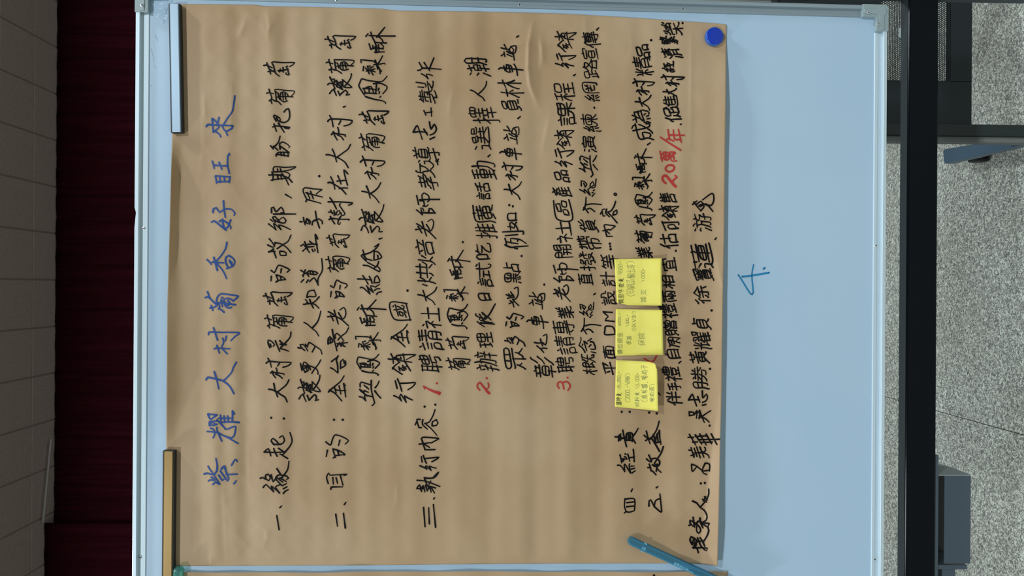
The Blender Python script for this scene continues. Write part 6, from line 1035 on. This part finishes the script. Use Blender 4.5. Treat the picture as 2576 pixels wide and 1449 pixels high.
TD = zc(500, 60, 4.14,
  [(78, 1068), (92, 1050), (200, 1055), (355, 1062), (345, 1088), (318, 1105), (285, 1118)], [(138, 988), (145, 1060), (150, 1130)], [(150, 1130), (180, 1105), (208, 1075), (190, 1030), (150, 990)], [(160, 1110), (195, 1135), (215, 1150), (228, 1176)], [(210, 974), (202, 1010), (190, 1045)],
  [(250, 1062), (300, 980), (348, 912), (365, 830), (375, 750)], [(240, 1062), (262, 1100), (285, 1128), (298, 1162)])
rnd = random.Random(9)
TITLE = [(TA[:13]), (TA[13:] + TB[:12]), TB[12:15], TB[15:21], TB[21:], TC[:9], TC[9:14], TC[14:], TD]
for grp in TITLE:
    ik = Ink(lift)
    for st in grp: ik.stroke(st, TW * rnd.uniform(.92, 1.08), TW * rnd.uniform(.8, 1), 4, rnd)
    ik.mesh('title_character', M['blue_ink'], kp, label='blue title character')
# red figures
def red(ik, nm='written_figure'): ik.mesh(nm, M['red_ink'], kp, label='red figure' if nm == 'written_figure' else 'red mark')
ik = Ink(lift)
s1 = zc(800, 730, 4.14, [(1110, 1030), (1098, 1000), (1150, 1030), (1205, 1055)], [(1150, 1030), (1205, 1055), (1265, 1072)], [(1258, 1088), (1272, 1070)])
ik.stroke(s1[0], 3, 5); ik.stroke(s1[1], 4.5, 8); ik.stroke(s1[2], 4); red(ik)
ik = Ink(lift); ik.dot(800 + 1237 / 4.14, 730 + 970 / 4.14, 2.8); red(ik, 'punctuation_mark')
ik = Ink(lift)
s2 = zc(1100, 730, 4.14, [(442, 1040), (420, 1018), (415, 990), (442, 962), (480, 1005), (510, 1042), (540, 1076)], [(505, 1035), (512, 1050), (540, 1072)], [(508, 1035), (532, 1015), (538, 990), (528, 965)])
ik.stroke(s2[0], 4, 5.5); ik.stroke(s2[1], 5, 6.5); ik.stroke(s2[2], 3.6); red(ik)
ik = Ink(lift); ik.dot(1100 + 515 / 4.14, 730 + 917 / 4.14, 3); red(ik, 'punctuation_mark')
ik = Ink(lift)
s3 = zc(1100, 730, 4.14, [(1268, 1022), (1250, 995), (1255, 965), (1280, 952), (1305, 975), (1318, 1030)], [(1310, 960), (1350, 952), (1380, 980), (1380, 1015), (1360, 1044)])
for st in s3: ik.stroke(st, 4)
red(ik)
ik = Ink(lift); ik.dot(1100 + 1356 / 4.14, 730 + 911 / 4.14, 2.6); red(ik, 'punctuation_mark')
ik = Ink(lift)
s4 = zc(1500, 400, 4.14, [(722, 252), (692, 222), (692, 185), (725, 172), (770, 225), (820, 282)], [(790, 240), (812, 210), (838, 190), (822, 174)], [(800, 262), (828, 288)],
        [(742, 130), (720, 105), (738, 70), (785, 62), (812, 82), (800, 118), (760, 134), (742, 130)])
ik.stroke(s4[0], 5.5, 7); ik.stroke(s4[1], 5); ik.stroke(s4[2], 8, 6); red(ik)
ik = Ink(lift); ik.stroke(s4[3], 5); red(ik)
ik = Ink(lift)
s5 = zc(1500, 40, 3.917, [(632, 1195), (700, 1240), (770, 1285), (830, 1322)])
ik.stroke(s5[0], 4, 5); red(ik)
for ch, x0, x1, y0, y1 in (('萬', 1658, 1705, 378, 408), ('年', 1675, 1724, 323, 360)):
    ik = Ink(lift)
    for st in place(ch, x0, x1, y0, y1, rnd): ik.stroke(st, 4.2, 3.6, 4, rnd)
    red(ik)

# ------------------------------------------------------------ sticky notes
NOTES = [  # corners in the picture: top-left.. as (px,py): A reader's top right, B bottom right, C bottom left, D top left ; lifts of bottom corners
    (((1545, 652), (1664, 649.5), (1665.5, 768.6), (1552, 768)), (.016, .013), 'yellow sticky note rightmost of the three, reading 9500', .002),
    (((1549, 777), (1666, 780), (1669, 893), (1548, 895)), (.015, .009), 'yellow sticky note in the middle of the three, reading 6000', .001),
    (((1549.5, 905.6), (1653, 911), (1656, 1033.6), (1546.6, 1023.5)), (.022, .019), 'yellow sticky note leftmost of the three with the fullest writing and a curled corner', .004)]
STK = [(0, '情思作查費', 1554.6, 1570.5, 698.1, 764.7), (0, '9500-', 1555.5, 1566.2, 657.5, 690.8), (0, '(印刷品輸出等)', 1574.9, 1598.1, 657.5, 745.8), (0, '雜支', 1609.6, 1627.0, 727.0, 761.8), (0, '1000-', 1612.5, 1622.1, 673.4, 708.2), (1, '攤位租金', 1551.7, 1567.6, 835.6, 892.1), (1, '6000.-', 1554.6, 1561.9, 786.4, 819.7), (1, '便當', 1574.9, 1589.4, 844.3, 867.5), (1, '1500.-', 1573.4, 1582.1, 790.7, 821.1), (1, '(10人×150-)', 1589.4, 1599.5, 783.5, 832.7), (1, '保險', 1603.8, 1624.1, 835.6, 870.4), (2, '講師費', 1548.8, 1564.8, 987.7, 1019.5), (2, '16,000.-', 1551.7, 1562.4, 934.1, 979.0), (2, '(2000.-×8節)', 1572.0, 1585.0, 939.3, 1012.3), (2, '材料費', 1595.2, 1609.6, 984.8, 1023.9), (2, '15,000-', 1598.1, 1608.2, 937.0, 977.5), (2, '(鳳梨醬、葡萄干', 1612.0, 1629.9, 916.7, 1012.3), (2, '葡萄酒)', 1632.8, 1647.3, 965.9, 1012.3)]
for k, (cn, (lr, ll), lab, pin) in enumerate(NOTES):
    A, Bc, C, Dd = [np.array(c, float) for c in cn]
    def note_h(t, s, lr=lr, ll=ll, pin=pin): return .0012 + (lr * (1 - s) + ll * s) * t ** 1.7 + .0012 * math.sin(3 * s + 2 * t)
    def nf(s, t, A=A, Bc=Bc, C=C, Dd=Dd, k=k):
        # s: along the top edge from reader's right to left, t: down the note
        p = (A * (1 - s) + Dd * s) * (1 - t) + (Bc * (1 - s) + C * s) * t
        if k == 2:                              # rounded, bent-in corner
            q = max(0, t - .82) / .18 * max(0, .16 - s) / .16
            p = p + np.array([-5, 4]) * q
        if k == 0:
            q = max(0, .25 - t) / .25 * max(0, s - .8) / .2
            p = p + np.array([0, -7]) * q
        return p
    def note_pt(s, t, off=0):
        p = nf(s, t); return Bv(p[0], p[1], float(lift(p[0], p[1])) * (1 - .8 * t) + note_h(t, s) + off + 0.001)
    v, f = sheet(lambda s, t: note_pt(s, t), 14, 22)
    f = [q[::-1] for q in f]
    nt = mk('sticky_note', v, f, M['note'], smooth=True)
    sm = nt.modifiers.new('thick', 'SOLIDIFY'); sm.thickness = 0.00015; sm.offset = -1
    tag(nt, lab, 'sticky note', 'yellow sticky notes')
    # inverse bilinear by least squares on a grid, so the pencil lies on the curved note
    gs, gt = np.meshgrid(np.linspace(0, 1, 15), np.linspace(0, 1, 15)); G = np.array([nf(s, t) for s, t in zip(gs.ravel(), gt.ravel())])
    X = np.c_[np.ones(len(G)), G, G[:, 0] * G[:, 1]]
    cs, *_ = np.linalg.lstsq(X, gs.ravel(), rcond=None); ct, *_ = np.linalg.lstsq(X, gt.ravel(), rcond=None)
    def nlift(x, y, cs=cs, ct=ct):
        x = np.asarray(x, float); y = np.asarray(y, float)
        X = np.stack([np.ones_like(x), x, y, x * y], -1); s = np.clip(X @ cs, 0, 1); t = np.clip(X @ ct, 0, 1)
        return lift(x, y) * (1 - .8 * t) + .0012 + (lr * (1 - s) + ll * s) * t ** 1.7 + .0012 * np.sin(3 * s + 2 * t) + .001
    for dark in (0, 1):
        ik = Ink(nlift)
        for kk, txt, x0, x1, y0, y1 in STK:
            if kk != k or (txt in ('講師費', '情思作查費')) != bool(dark): continue
            wts = [.55 if c in '0123456789.,-()、×' else 1 for c in txt]; tot = sum(wts); yy = y1
            for c, wt in zip(txt, wts):
                dy = (y1 - y0) * wt / tot
                yb = yy - dy
                xx0, xx1 = x0, x1
                if c in '-': ik.stroke([((x0 + x1) / 2 + 1, yy - .5), ((x0 + x1) / 2 - .5, yb + 1)], 1.1); yy = yb; continue
                if c in '.,、': ik.stroke([(x1 - 2, yy - 2), (x1, yy - dy / 2)], 1.2); yy = yb; continue
                for st in place(c, xx0, xx1, yb + .3 if wt == 1 else yb - .5, yy, rnd, .1, 4): ik.stroke(st, 1.25 if dark else 1.1, .9, 3)
                yy = yb
        if ik.v: ik.mesh('pencil_writing', M['dark_pencil'] if dark else M['pencil'], nt, .0003, kind='stuff')

# ------------------------------------------------------------ magnets and bars on the board
def on_board_bar(name, label, c0, c1, wpx, hgt, face_m, seat):
    """magnetic bar: black rubber body with a metal channel on its face; c0, c1 = face end centres in the picture"""
    a = np.array(B(c0[0], c0[1], hgt)); c = np.array(B(c1[0], c1[1], hgt))
    d = (c - a) / np.linalg.norm(c - a); n = np.array([-d[1], d[0]]); wv = wpx * .000652
    t = empty(name, bw(*((a + c) / 2 - n * 0), seat), label, 'magnetic bar')
    def P(l, s, h): q = a + d * l + n * s; return bw(q[0], q[1], h)
    Ln = np.linalg.norm(c - a)
    hw = wv / 2
    mb = MB().hexa([P(0, -hw - .0024, seat), P(Ln, -hw - .0024, seat), P(Ln, hw + .0024, seat), P(0, hw + .0024, seat),
                    P(0, -hw - .002, hgt - .0012), P(Ln, -hw - .002, hgt - .0012), P(Ln, hw + .002, hgt - .0012), P(0, hw + .002, hgt - .0012)])
    mb.mesh('rubber_body', M['rubber'], t, bevel=.0008)
    ring = [P(.001, -hw, hgt - .003), P(.001, -hw, hgt - .0004), P(.001, -hw + .0012, hgt), P(.001, hw - .0012, hgt), P(.001, hw, hgt - .0004), P(.001, hw, hgt - .003)]
    MB().prism(ring, P(Ln - .002, 0, 0) - P(0, 0, 0)).mesh('metal_face', face_m, t)
    return t
on_board_bar('magnetic_bar', 'silver faced black magnetic bar holding the upper right corner of the kraft sheet', (437.5, 8), (443.5, 333.5), 21.5, .0135, M['silver'], .003)
on_board_bar('magnetic_bar', 'gold faced black magnetic bar holding the upper left corner of the kraft sheet', (423.5, 1134), (420.5, 1461), 22, .0135, M['gold'], .003)

u, v = B(1798, 91, .009); hb = .0016
c = bw(u, v, 0)
mg = empty('round_magnet', bw(u, v, hb), 'round blue magnet at the lower right corner of the kraft sheet', 'magnet')
disc_lathe(c, BN, BU, BW, [(.0138, hb), (.0152, hb + .001), (.0152, .0078), (.0149, .0090), (.0142, .0096)], 48).mesh('rim', M['magnet_rim'], mg, smooth=False)
disc_lathe(c, BN, BU, BW, [(.0141, .0090), (.0139, .0098), (.0120, .0101), (.006, .0103), (.0005, .0103)], 48).mesh('domed_top', M['magnet'], mg, smooth=True)

def clear_bar(name, label, p0, p1, p0b, mat, hgt, seat, total, closed_tip=True, pin=None, edge=None):
    """hollow clear plastic clip bar: p0/p1 = two points on one face edge, p0b = the opposite edge point at the tip"""
    a = np.array(B(*p0, hgt)); c = np.array(B(*p1, hgt)); b2 = np.array(B(*p0b, hgt))
    d = (c - a) / np.linalg.norm(c - a); n = np.array([-d[1], d[0]])
    wdt = float(np.dot(b2 - a, n)); sg = 1 if wdt > 0 else -1; n = n * sg; wdt = abs(wdt)
    def P(l, s, h): q = a + d * l + n * s; return bw(q[0], q[1], h)
    t = empty(name, P(total / 2, wdt / 2, seat), label, 'clip bar')
    # outer shell: rounded channel, tapered at the tip
    def sec(l, k, z0):
        m = wdt * (1 - k) / 2; e = .0022
        return [P(l, m, z0), P(l, m, hgt - e), P(l, m + e * .6, hgt - .0005), P(l, wdt / 2, hgt), P(l, wdt - m - e * .6, hgt - .0005), P(l, wdt - m, hgt - e), P(l, wdt - m, z0)]
    rings = [sec(0, .55, seat + .004), sec(.0025, .86, seat + .001), sec(.006, 1, seat), sec(total, 1, seat)]
    mb = MB(); mb.loft(rings, close=True, cap=True)
    sh = mb.mesh('clear_shell', mat, t)
    WLOC[sh.name] = WLOC[t.name]
    # side ribs of thicker plastic
    for s0, s1 in ((.0008, .0026), (wdt - .0026, wdt - .0008)):
        MB().hexa([P(.006, s0, seat + .001), P(total - .001, s0, seat + .001), P(total - .001, s1, seat + .001), P(.006, s1, seat + .001),
                   P(.006, s0, hgt - .0022), P(total - .001, s0, hgt - .0022), P(total - .001, s1, hgt - .0022), P(.006, s1, hgt - .0022)]).mesh('side_rib', edge, t)
    if pin:
        pu, pv = B(*pin, hgt); pc = bw(pu, pv, 0)
        disc_lathe(pc, BN, BU, BW, [(.0036, hgt - .001), (.0036, hgt + .0009), (.0030, hgt + .0011), (.0028, hgt + .0004)], 24).mesh('hinge_pin', edge, t)
        for s0 in (-.0012, wdt + .0002):
            l = float(np.dot(np.array([pu, pv]) - a, d))
            MB().hexa([P(l - .002, s0, hgt - .006), P(l + .002, s0, hgt - .006), P(l + .002, s0 + .001, hgt - .006), P(l - .002, s0 + .001, hgt - .006),
                       P(l - .002, s0, hgt), P(l + .002, s0, hgt), P(l + .002, s0 + .001, hgt), P(l - .002, s0 + .001, hgt)]).mesh('hinge_lug', M['blue_print'], t)
    return t, P, wdt, d, n
t, P, wdt, d, n = clear_bar('clip_bar', 'clear blue plastic clip bar slanting over the lower left corner of the kraft sheet',
    (1586, 1352), (1777, 1440), (1577.5, 1369), M['blue_clear'], .019, .006, .21, pin=(1619.5, 1380.5), edge=M['blue_edge'])
# white print along the blue bar
def bar_text(txt, p, q, hpx, m, parent, hgt):
    p = np.array(p, float); q = np.array(q, float); dr = (q - p); ln = np.linalg.norm(dr); dr /= ln; up = np.array([dr[1], -dr[0]])
    ik = Ink(lambda x, y: hgt + 0 * x); wts = [1.35 if ord(c) > 255 else .25 if c == 'I' else .62 for c in txt]; tot = sum(wts); k = 0
    for c, wt in zip(txt, wts):
        S = GL[c]; xs = [a for st in S for a, _ in st]; ys = [b for st in S for _, b in st]
        x0_, x1_ = min(xs), max(max(xs), min(xs) + 12); y0_, y1_ = min(ys), max(ys)
        L0, L1 = k / tot * ln, (k + wt * .86) / tot * ln; k += wt
        hh = hpx if ord(c) > 255 else hpx * .72
        for st in S:
            ik.stroke([p + dr * (L0 + (a - x0_) / (x1_ - x0_) * (L1 - L0)) + up * ((b - y0_) / (y1_ - y0_) * hh) for a, b in st], .6 if ord(c) > 255 else .7, None, 2)
    ik.mesh('printed_lettering', m, parent, .0002, kind='stuff')
bar_text('雄獅SIMBALION', (1694, 1420.5), (1730, 1437), 8, M['blue_print'], t, .0192)
bar_text('NO.100'.replace('.', '').replace('1', 'I').replace('0', 'O'), (1731, 1437), (1743, 1442), 3, M['blue_print'], t, .0192)

t2, P2, w2, _, _ = clear_bar('clip_bar', 'clear green plastic clip bar beside the gold bar at the sheets upper ends',
    (434, 1429), (434, 1700), (457, 1429), M['green_clear'], .017, .006, .16, edge=M['green_edge'])

# ------------------------------------------------------------ stand behind the board: black cross bar, post and chrome rod
YB = 1.325                                    # front of the cross bar
q = [hit_axis(px, py, 1, YB) for px, py in ((2287.5, 0), (2278, 1449), (2362.5, 0), (2352.5, 1449))]
zt = (q[0][2] + q[1][2]) / 2; zb = (q[2][2] + q[3][2]) / 2
post_x = hit_axis(2450, 8.5, 1, YB + .03)[0]
st = empty('whiteboard_stand', (post_x + .04, YB + .03, 0), 'black steel whiteboard stand with a wide cross bar below the board', 'stand')
def depth_for(px, z):                         # distance at which a level line at height z is seen at picture column px
    d = ray(px, 700); return (z - CAM[2]) / d[2] * d[1]
yb2 = depth_for(2263, zt)
MB().box(-1.15, post_x + .01, YB, yb2, zb, zt).mesh('cross_bar', M['black_steel'], st, bevel=.0025)
# thin dark grey sheet over the bar's top face
MB().box(-1.15, post_x, YB + .004, yb2 - .0005, zt, zt + .0006).mesh('bar_top_face', M['dark_steel'], st)
ztop = hit_axis(1868, 4, 1, YB)[2]
MB().box(post_x, post_x + .05, YB - .006, YB + .03, 0.03, ztop).mesh('post', M['post_steel'], st, bevel=.003)
MB().box(post_x - .0015, post_x + .053, YB - .008, YB + .031, zb, zt).mesh('joint_sleeve', M['black_steel'], st, bevel=.002)
MB().box(post_x + .004, post_x + .044, YB - .3, YB + .38, 0, .03).mesh('foot', M['dark_steel'], st, bevel=.004)
za = hit_axis(1852, 3, 1, YB + .01)[2]
rx = hit_axis(1800, 3.6, 1, YB + .0)[0]
mb = disc_lathe(np.array([rx + .008, YB + .008, 0]), np.array([0, 0, 1.0]), np.array([1.0, 0, 0]), np.array([0, 1.0, 0]), [(.008, ztop - .05), (.008, 2.06)], 20)
mb.mesh('chrome_rod', M['chrome'], st, smooth=True)
z1, z0_ = hit_axis(2001, 7, 1, YB)[2], hit_axis(2068, 7, 1, YB)[2]
mb = MB().prism([(post_x - .0038, YB + .002, z0_), (post_x + .0005, YB + .002, z0_), (post_x + .0005, YB + .002, z1 - .003), (post_x - .0038, YB + .002, z1)], (0, .02, 0))
mb.mesh('latch_plate', M['chrome'], st)
# counter post on the far side of the board, outside the picture
MB().box(-1.19, -1.14, YB - .006, YB + .044, 0.03, ztop).mesh('post', M['post_steel'], st, bevel=.003)
MB().box(-1.185, -1.145, YB - .3, YB + .38, 0, .03).mesh('foot', M['dark_steel'], st, bevel=.004)

# ------------------------------------------------------------ metal tray under the bar
YT = YB + .004
def q3(px, py, y): return hit_axis(px, py, 1, y)
tr = empty('metal_tray', q3(2400, 1300, YT + .05), 'slate grey open metal tray hanging under the black cross bar at its left end', 'tray')
xr0, xl0 = q3(2361, 1145, YT)[0], q3(2361, 1560, YT)[0]
zf1, zf0 = zb - .0005, q3(2361, 1300, YT)[2]
MB().box(xl0, xr0, YT, YT + .07, zf0, zf1).mesh('top_flange', M['tray'], tr, bevel=.001)
# front plate, slightly set back, with a dark slot above it
fx1, fx0 = q3(2440, 1197, YT)[0], q3(2440, 1418, YT)[0]
fz1, fz0 = q3(2376, 1300, YT)[2], q3(2442, 1300, YT)[2]
MB().box(fx0, fx1, YT, YT + .002, fz0, fz1).mesh('front_plate', M['tray'], tr, bevel=.0005)
bx1 = q3(2361, 1168, YT + .13)[0]
sidev = [(fx1, YT, zf0), (fx1, YT, fz0), (fx1 + .002, YT + .05, fz0 + .004), (fx1 + .003, YT + .07, fz0 + .012), (fx1 + .003, YT + .07, zf0)]
MB().prism(sidev, (.0015, 0, 0)).mesh('side_plate', node_mat('tray_side_lit', srgb(150, 158, 162), .5), tr)  # paler than the tray: light on this side is put into the colour
dv = q3(2432, 1426, YT)
MB().box(fx0 - .0095, fx0 - .002, YT - .001, YT + .065, dv[2], zf0).mesh('divider', M['tray'], tr, bevel=.0005)
fz2 = q3(2405, 1440, YT)[2]
MB().box(xl0, fx0 - .0095, YT + .002, YT + .004, fz2, q3(2372, 1440, YT)[2]).mesh('front_plate', M['tray'], tr)
MB().box(xl0, fx1, YT + .066, YT + .068, fz0, zf0).mesh('back_plate', M['rubber'], tr)

# ------------------------------------------------------------ desk with a perforated panel behind the stand
YP = 1.62
pz0 = q3(2444.5, 150, YP)[2]; px1 = q3(2444, 308.5, YP)[0]; px2 = 1.02
pz1 = .86
dk = empty('steel_desk', (.6, YP + .25, 0), 'black steel desk with a perforated panel behind the lower right of the whiteboard', 'desk')
# perforated field
gx0, gx1 = q3(2300, 205, YP)[0], .74          # holes from here to the right
gx1 = .74; gz0, gz1 = q3(2393, 100, YP)[2], q3(2215, 100, YP)[2]
pitx, pitz = .00425, .0036
mb = MB(); r = .00128
nx = int((gx1 - gx0) / pitx); nz = int((gz1 - gz0) / pitz)
hexr = 6
for j in range(nz):
    for i in range(nx):
        cx_ = gx0 + (i + .5 + (.5 if j % 2 else 0)) * pitx; cz_ = gz0 + (j + .5) * pitz
        # hexagonal cell around the hole
        cell = [(cx_ - pitx / 2, cz_ + pitz / 3), (cx_, cz_ + pitz * 2 / 3), (cx_ + pitx / 2, cz_ + pitz / 3), (cx_ + pitx / 2, cz_ - pitz / 3), (cx_, cz_ - pitz * 2 / 3), (cx_ - pitx / 2, cz_ - pitz / 3)]
        hole = [(cx_ + (x_ - cx_) * r / .00215, cz_ + (z_ - cz_) * r / .00215) for x_, z_ in cell]
        mb.add([(x_, YP, z_) for x_, z_ in cell] + [(x_, YP, z_) for x_, z_ in hole], [(k_, (k_ + 1) % 6, 6 + (k_ + 1) % 6, 6 + k_) for k_ in range(6)])
pf = mb.mesh('perforated_field', M['panel'], dk); pf['kind'] = 'stuff'
gxe = gx0 + nx * pitx; gze = gz0 + nz * pitz
sx = gx0 + .001; sz = gz0 + .0005
MB().box(px1 - .008, sx + .001, YP - .0005, YP + .0008, pz0, pz1).mesh('panel_margin', M['panel'], dk)
MB().box(sx, px2, YP - .0005, YP + .0008, pz0, sz + .0008).mesh('panel_margin', M['panel'], dk)
MB().box(gxe + .001, px2, YP - .0005, YP + .0008, pz0, pz1).mesh('panel_margin', M['panel'], dk)
MB().box(sx, gxe + .002, YP - .0005, YP + .0008, gze - .001, pz1).mesh('panel_margin', M['panel'], dk)
zlip = q3(2386, 100, YP)[2]
MB().box(px1 - .004, px2, YP + .003, YP + .008, pz0, zlip).mesh('bottom_lip', M['panel'], dk)
MB().box(px1 - .30, px2 + .02, YP - .02, YP + .40, pz1, pz1 + .025).mesh('desk_top', M['dark_steel'], dk, bevel=.003)
# leg seen below the bar, light on its left side painted in by a paler plate
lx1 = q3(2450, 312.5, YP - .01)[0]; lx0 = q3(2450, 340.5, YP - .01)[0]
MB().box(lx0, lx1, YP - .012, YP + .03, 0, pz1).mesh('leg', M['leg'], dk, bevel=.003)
MB().box(lx0 - .012, lx0, YP + .004, YP + .03, 0.0, pz1).mesh('leg_lit_side', M['leg_side_lit'], dk, bevel=.001)
lx2 = px2 - .05
MB().box(lx2, lx2 + .05, YP - .012, YP + .03, 0, pz1).mesh('leg', M['leg'], dk, bevel=.003)
for x_ in (lx0 * (YP + .36) / YP - .012, lx2): MB().box(x_, x_ + .03, YP + .34, YP + .38, 0, pz1).mesh('leg', M['leg'], dk, bevel=.003)
a = q3(2263, 96, YP - .004); c = q3(2266.5, 68, YP - .004)
mb = MB().prism([(a[0], YP - .004, q3(2266, 90, YP)[2]), (c[0], YP - .004, q3(2266, 90, YP)[2]), (c[0] - .002, YP - .004, q3(2260, 80, YP)[2]), (a[0] + .002, YP - .004, q3(2259.5, 80, YP)[2])], (0, .003, 0))
mb.mesh('plastic_tab', M['tab'], dk)

# ------------------------------------------------------------ swivel chair foot on the floor
zc_ = .085
def fz(px, py, z): return hit_axis(px, py, 2, z)
tipa, tipb = fz(2371, 376, zc_), fz(2374, 413, zc_)
mida, midb = fz(2438, 352.5, zc_ + .004), fz(2490, 387, zc_ + .004)
enda, endb = fz(2576, 342, zc_ + .012), fz(2576, 364.5, zc_ + .012)
far = (enda + endb) / 2 + ((enda + endb) / 2 - (tipa + tipb) / 2) * .35
cb = empty('castored_base', (far[0], far[1], 0), 'slate grey castored base with a rounded arm on the speckled floor beside the black leg', 'rolling base')
def arm(a0, a1, b0, b1, t0=.028):
    ra = [a0, a1, a1 - np.array([0, 0, t0]), a0 - np.array([0, 0, t0])]
    rb = [b0, b1, b1 - np.array([0, 0, t0]), b0 - np.array([0, 0, t0])]
    return ra, rb
ext = (far - (enda + endb) / 2)
rings = []
ctr = (tipa + tipb) / 2; ax = ((enda + endb) / 2 - ctr); ax /= np.linalg.norm(ax)
for s_, k_ in ((0, .72), (.006, .92), (.014, 1)):
    pa = tipa + (tipb - tipa) * (1 - k_) / 2 + ax * s_; pb = tipb + (tipa - tipb) * (1 - k_) / 2 + ax * s_
    rings.append([pa, pb, pb - np.array([0, 0, .026]), pa - np.array([0, 0, .026])])
rings.append([enda, endb, endb - np.array([0, 0, .03]), enda - np.array([0, 0, .03])])
rings.append([enda + ext, endb + ext, endb + ext - np.array([0, 0, .03]), enda + ext - np.array([0, 0, .03])])
mb = MB(); mb.loft(rings); mb.mesh('base_arm', M['chair'], cb, bevel=.003)
cen = far + np.array([0, 0, -.01])
for k_ in (1, 2):
    an = math.atan2(-ax[1], -ax[0]) + k_ * 2 * math.pi / 3
    dd = np.array([math.cos(an), math.sin(an), 0]); nn_ = np.array([-dd[1], dd[0], 0]); o0 = cen + dd * .03; o1 = cen + dd * .33
    rr = [[p0 - nn_ * w0_, p0 + nn_ * w0_, p0 + nn_ * w0_ - np.array([0, 0, .028]), p0 - nn_ * w0_ - np.array([0, 0, .028])] for p0, w0_ in ((o0, .022), (o1, .016))]
    mb = MB(); mb.loft(rr); mb.mesh('base_arm', M['chair'], cb, bevel=.003)
disc_lathe(np.array([far[0], far[1], 0]), np.array([0, 0, 1.0]), np.array([1.0, 0, 0]), np.array([0, 1.0, 0]), [(.045, .05), (.045, .085), (.03, .10), (.028, .12)], 24).mesh('hub', M['panel'], cb)
def castor(p):
    side = np.array([-ax[1], ax[0], 0])
    for s_ in (-.014, .006):
        c0 = np.array([p[0], p[1], .026]) + side * s_
        disc_lathe(c0, side, ax, np.array([0, 0, 1.0]), [(.020, 0), (.026, .002), (.026, .008), (.020, .010)], 22).mesh('castor_wheel', M['rubber'], cb)
castor(fz(2460, 396, .026))
a = fz(2521, 351.5, zc_ + .02); c = fz(2540, 353, zc_ + .02)
MB().box(min(a[0], c[0]) - .002, max(a[0], c[0]) + .004, min(a[1], c[1]), max(a[1], c[1]), zc_ + .004, zc_ + .016).mesh('foot_clip', M['chrome'], cb)
